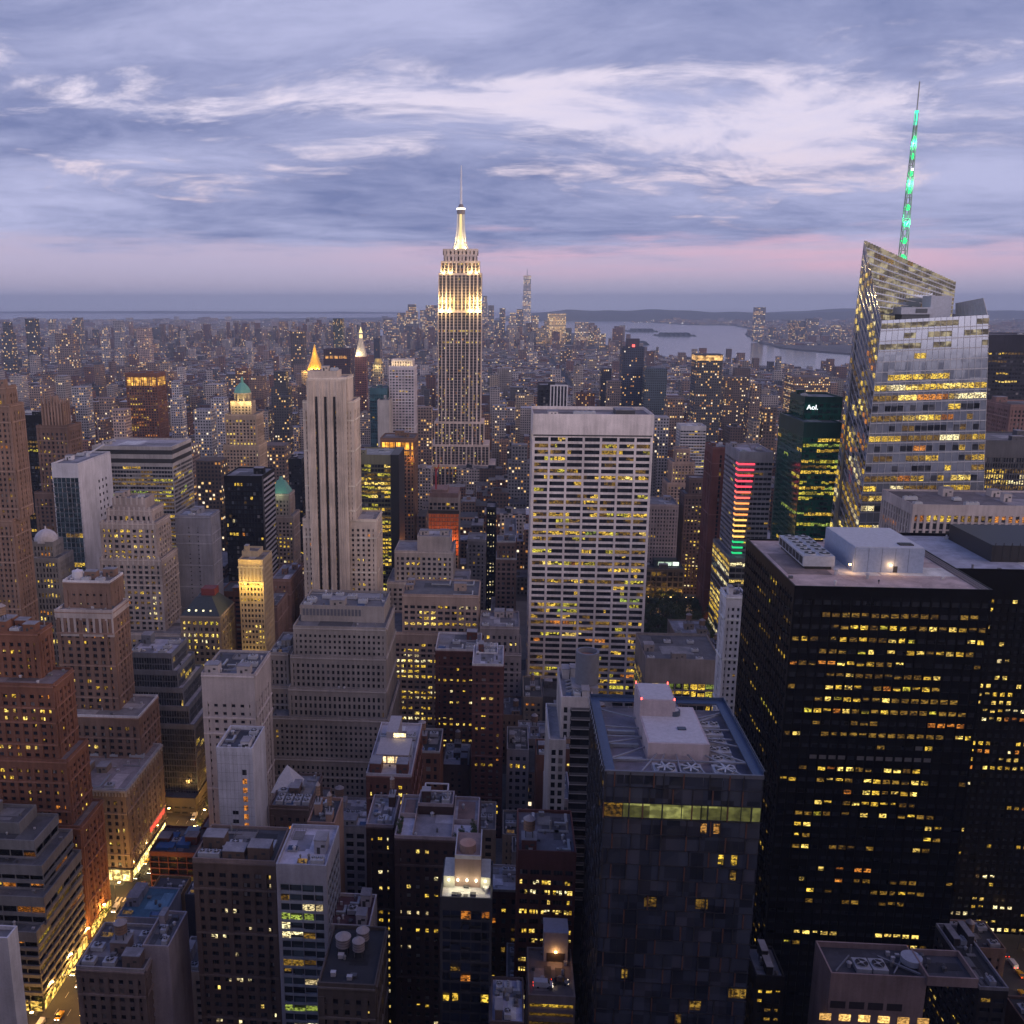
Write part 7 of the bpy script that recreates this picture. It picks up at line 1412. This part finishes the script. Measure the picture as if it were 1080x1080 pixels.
def plant(name, x, y, k, s, label, group, rz):
    o = bpy.data.objects.new(name, None); C.objects.link(o); o.location = (x, y, .14); o.scale = (s, s, s); o.rotation_euler = (0, 0, rz); tag(o, label, 'tree', group)
    for nm, me in zip(('trunk', 'crown'), TM[k]): q = bpy.data.objects.new(nm, me); C.objects.link(q); q.parent = o
for k, (x, y, z) in enumerate(TERRACE):
    t_ = MB(); t_.box(x - .5, x + .5, y - .5, y + .5, z, z + .6); pl_ = dk_.part('planter', t_, flat((.22, .15, .11))); q = bpy.data.objects.new('shrub', TM[k % 3][1]); C.objects.link(q); q.parent = pl_; q.location = (x - dk_.o[0], y - dk_.o[1], z - .6); q.scale = (.17, .17, .17 + .04 * (k % 3))
rg3 = random.Random(4)
for j in range(9):
    for i in range(9):
        px = 676 + i * 8.6 + rg3.uniform(-2, 2); x = 118 + i * 8.6 + rg3.uniform(-1.5, 1.5); y = 690 + j * 13.2 + rg3.uniform(-3, 3)
        if x > 178 or hits(x - 2, x + 2, y - 2, y + 2, 0): continue
        plant('park_tree', x, y, rg3.randrange(3), rg3.uniform(.9, 1.2), 'dark leafy tree in the small park right of the white slab', 'trees of the city park', rg3.uniform(0, 6))
for k in range(11):
    plant('street_tree', -150.2 if k % 3 else -172.6, 300 + k * 17.5, k % 3, .55, 'small street tree on the pavement of the lit avenue', 'street trees along the lit avenue', k * 1.3)

# ================================================================== the lit avenue: lamps, cars
def lamp(x, y, sgn, label, grp, power, i):
    o = bpy.data.objects.new('street_lamp', None); C.objects.link(o); o.location = (x, y, .14); tag(o, label, 'street lamp', grp)
    for nm, me in LM: q = bpy.data.objects.new(nm, me); C.objects.link(q); q.parent = o; q.scale = (sgn, 1, 1)
    if power: flood(x + sgn * 2.2, y, 7.6, power, (1., .50, .11), .4)
t1 = MB(); t1.cyl(0, 0, .16, .10, 0, 8.4, 8); t1.beam((0, 0, 8.3), (2.2, 0, 8.7), .12); p1 = t1.build('post', flat((.10, .10, .10), .5)); t1 = MB(); t1.box(1.7, 2.7, -.35, .35, 8.2, 8.5); p2 = t1.build('lamp_head', glowing((1., .60, .20), 22.))
LM = [('post', p1.data), ('lamp_head', p2.data)]; bpy.data.objects.remove(p1); bpy.data.objects.remove(p2)
i = 0
for k in range(17):
    y = 288 + k * 16
    for x, s in ((-172.2, 1), (-149.0, -1)):
        lamp(x, y, s, 'tall amber street lamp on the kerb of the lit avenue', 'street lamps along the lit avenue', 3200, i); i += 1
for k in range(9): lamp(190 if k % 2 else 215, 286 + k * 9.5, 1 if k % 2 == 0 else -1, 'amber street lamp on the avenue below the second black tower', 'street lamps along the right-hand avenue', 160, i)
for k in range(12): lamp(112 + 6.6 * k, 815 if k % 3 else 800, 1, 'lamp glowing at the edge of the dark park trees', 'lamps round the park', 1500 if k % 2 else 0, i)
for k in range(8): lamp(180 + (k % 2) * 6, 735 + k * 12, -1, 'lamp on the plaza beside the park', 'lamps on the park plaza', 1400, i)
def car_meshes(kind):
    out = []; b = MB(); L, W_ = 4.6, 1.85
    prof = [(-2.3, .45), (-2.3, .95), (-1.3, 1.02), (-.75, 1.45), (.9, 1.45), (1.6, 1.0), (2.3, .88), (2.3, .45)] if kind != 'van' else [(-2.7, .4), (-2.7, 1.2), (-1.9, 1.35), (-1.3, 2.05), (2.6, 2.1), (2.7, 1.0), (2.7, .4)]
    n = len(prof); b.v += [(-W_ / 2, y, z) for y, z in prof] + [(W_ / 2, y, z) for y, z in prof]; b.f.append(tuple(range(n))); b.f.append(tuple(range(2 * n - 1, n - 1, -1))); b.m += [0, 0]
    for k in range(n): q = (k + 1) % n; b.f.append((k, k + n, q + n, q)); b.m.append(1 if (kind != 'van' and k in (2, 4)) or (kind == 'van' and k == 2) else 0)
    col = {'taxi': (.75, .42, .03), 'dark': (.03, .03, .04), 'white': (.6, .6, .62), 'van': (.62, .62, .66)}[kind]
    out.append(('body', b, [flat(col, .3), DARK]))
    for sx_ in (-1, 1):
        for yy in (-1.45, 1.4):
            t_ = MB(); nn = 12; c = [(sx_ * .82 + o_, yy + .33 * math.cos(a * 6.283 / nn), .33 + .33 * math.sin(a * 6.283 / nn)) for o_ in (-.11, .11) for a in range(nn)]; t_.v = c
            for a in range(nn): t_.f.append((a, (a + 1) % nn, nn + (a + 1) % nn, nn + a)); t_.m.append(0)
            t_.f += [tuple(range(nn)), tuple(range(2 * nn - 1, nn - 1, -1))]; t_.m += [0, 0]; out.append(('wheel', t_, [flat((.02, .02, .02))]))
        t_ = MB(); t_.box(sx_ * .60 - .3, sx_ * .60 + .3, prof[0][0] - .06, prof[0][0] + .02, .62, .84); out.append(('headlight', t_, [glowing((1., .86, .6), 9.)]))
        t_ = MB(); t_.box(sx_ * .66 - .2, sx_ * .66 + .2, prof[-1][0] - .02, prof[-1][0] + .05, .66, .86); out.append(('taillight', t_, [glowing((1., .05, .02), 5.)]))
    return out
CM = {}
for kd in ('taxi', 'dark', 'white', 'van'):
    L = []
    for nm, b, ms in car_meshes(kd): o = b.build(nm, ms); L.append((nm, o.data)); bpy.data.objects.remove(o)
    CM[kd] = L
def car(kd, x, y, z, rz, label, grp=None, name='car'):
    o = bpy.data.objects.new(name, None); C.objects.link(o); o.location = (x, y, z); o.rotation_euler = (0, 0, rz); tag(o, label, 'van' if kd == 'van' else ('taxi' if kd == 'taxi' else 'car'), grp)
    for nm, me in CM[kd]: q = bpy.data.objects.new(nm, me); C.objects.link(q); q.parent = o
KW = {'taxi': 'yellow taxi', 'dark': 'dark car', 'white': 'white car', 'van': 'pale van'}
for k in range(40):
    lane = rg3.choice((-169, -164, -159, -154)); kd = rg3.choice(('taxi', 'taxi', 'dark', 'white', 'van')); car(kd, lane, 290 + k * 5.9 + rg3.uniform(-1, 1), .02, 0, KW[kd] + ' driving along the lit avenue', KW[kd] + 's on the lit avenue', {'taxi': 'taxi', 'van': 'van'}.get(kd, 'car'))
for k in range(14):
    kd = rg3.choice(('taxi', 'taxi', 'dark', 'white', 'van')); car(kd, rg3.choice((193.5, 198, 203, 208)), 286 + k * 6 + rg3.uniform(-1, 1), .02, math.pi, KW[kd] + ' on the avenue at the lower right below the second black tower', KW[kd] + 's on the right-hand avenue', {'taxi': 'taxi', 'van': 'van'}.get(kd, 'car'))
car('van', px0_ + 4.2, py0_ + 4.5, pz_ + .08, R(90), 'white van parked on the roof parking deck', None, 'van')
car('dark', px1_ - 4, py0_ + 6, pz_ + .08, R(90), 'dark car parked on the roof parking deck', None, 'car')
# a worker on the big black tower's roof
def person(x, y, z):
    me = bpy.data.meshes.new('person'); v = [(0, 0, .95), (0, 0, 1.2), (0, 0, 1.42), (0, 0, 1.52), (0, .02, 1.66), (-.2, 0, 1.40), (-.27, .03, 1.12), (-.26, -.06, .86), (.2, 0, 1.40), (.27, .03, 1.12), (.26, -.06, .86), (-.1, 0, .88), (-.11, -.02, .48), (-.11, .02, .08), (.1, 0, .88), (.12, -.1, .50), (.12, .06, .08)]
    e = [(0, 1), (1, 2), (2, 3), (3, 4), (2, 5), (5, 6), (6, 7), (2, 8), (8, 9), (9, 10), (0, 11), (11, 12), (12, 13), (0, 14), (14, 15), (15, 16)]; me.from_pydata(v, e, [])
    o = bpy.data.objects.new('person', me); C.objects.link(o); o.location = (x, y, z); m = o.modifiers.new('skin', 'SKIN'); rad = [.15, .15, .17, .06, .11, .07, .05, .04, .07, .05, .04, .09, .07, .05, .09, .07, .05]
    for sv, r in zip(me.skin_vertices[0].data, rad): sv.radius = (r, r)
    me.skin_vertices[0].data[0].use_root = True; s_ = o.modifiers.new('smooth', 'SUBSURF'); s_.levels = 1; s_.render_levels = 1; me.materials.append(flat((.03, .03, .04))); tag(o, 'person in dark clothes standing on the beige roof', 'person')
X, Z_ = at(927, 612, 306)
person(X, 306, bt.tiers[0][4] + .06)

# ================================================================== the air: far things fade into a blue-mauve haze
HAZE_DENSITY = 5.6e-5
hz = MB(); hz.box(-28000, 28000, -700, 31000, -9, 500); ho = hz.build('haze', []); ho['kind'] = 'stuff'
hmat = bpy.data.materials.new('haze'); hmat.use_nodes = True; nt = hmat.node_tree; nt.nodes.clear(); out = nt.nodes.new('ShaderNodeOutputMaterial'); pv2 = nt.nodes.new('ShaderNodeVolumePrincipled'); nt.links.new(pv2.outputs[0], out.inputs['Volume'])
pv2.inputs['Color'].default_value = (.62, .75, 1., 1); pv2.inputs['Density'].default_value = HAZE_DENSITY; pv2.inputs['Anisotropy'].default_value = 0.
ho.data.materials.append(hmat)
print('windows as objects', N_IND[0], 'objects', len(S.objects), 'chosen', len(chosen), 'cand', len(cand))
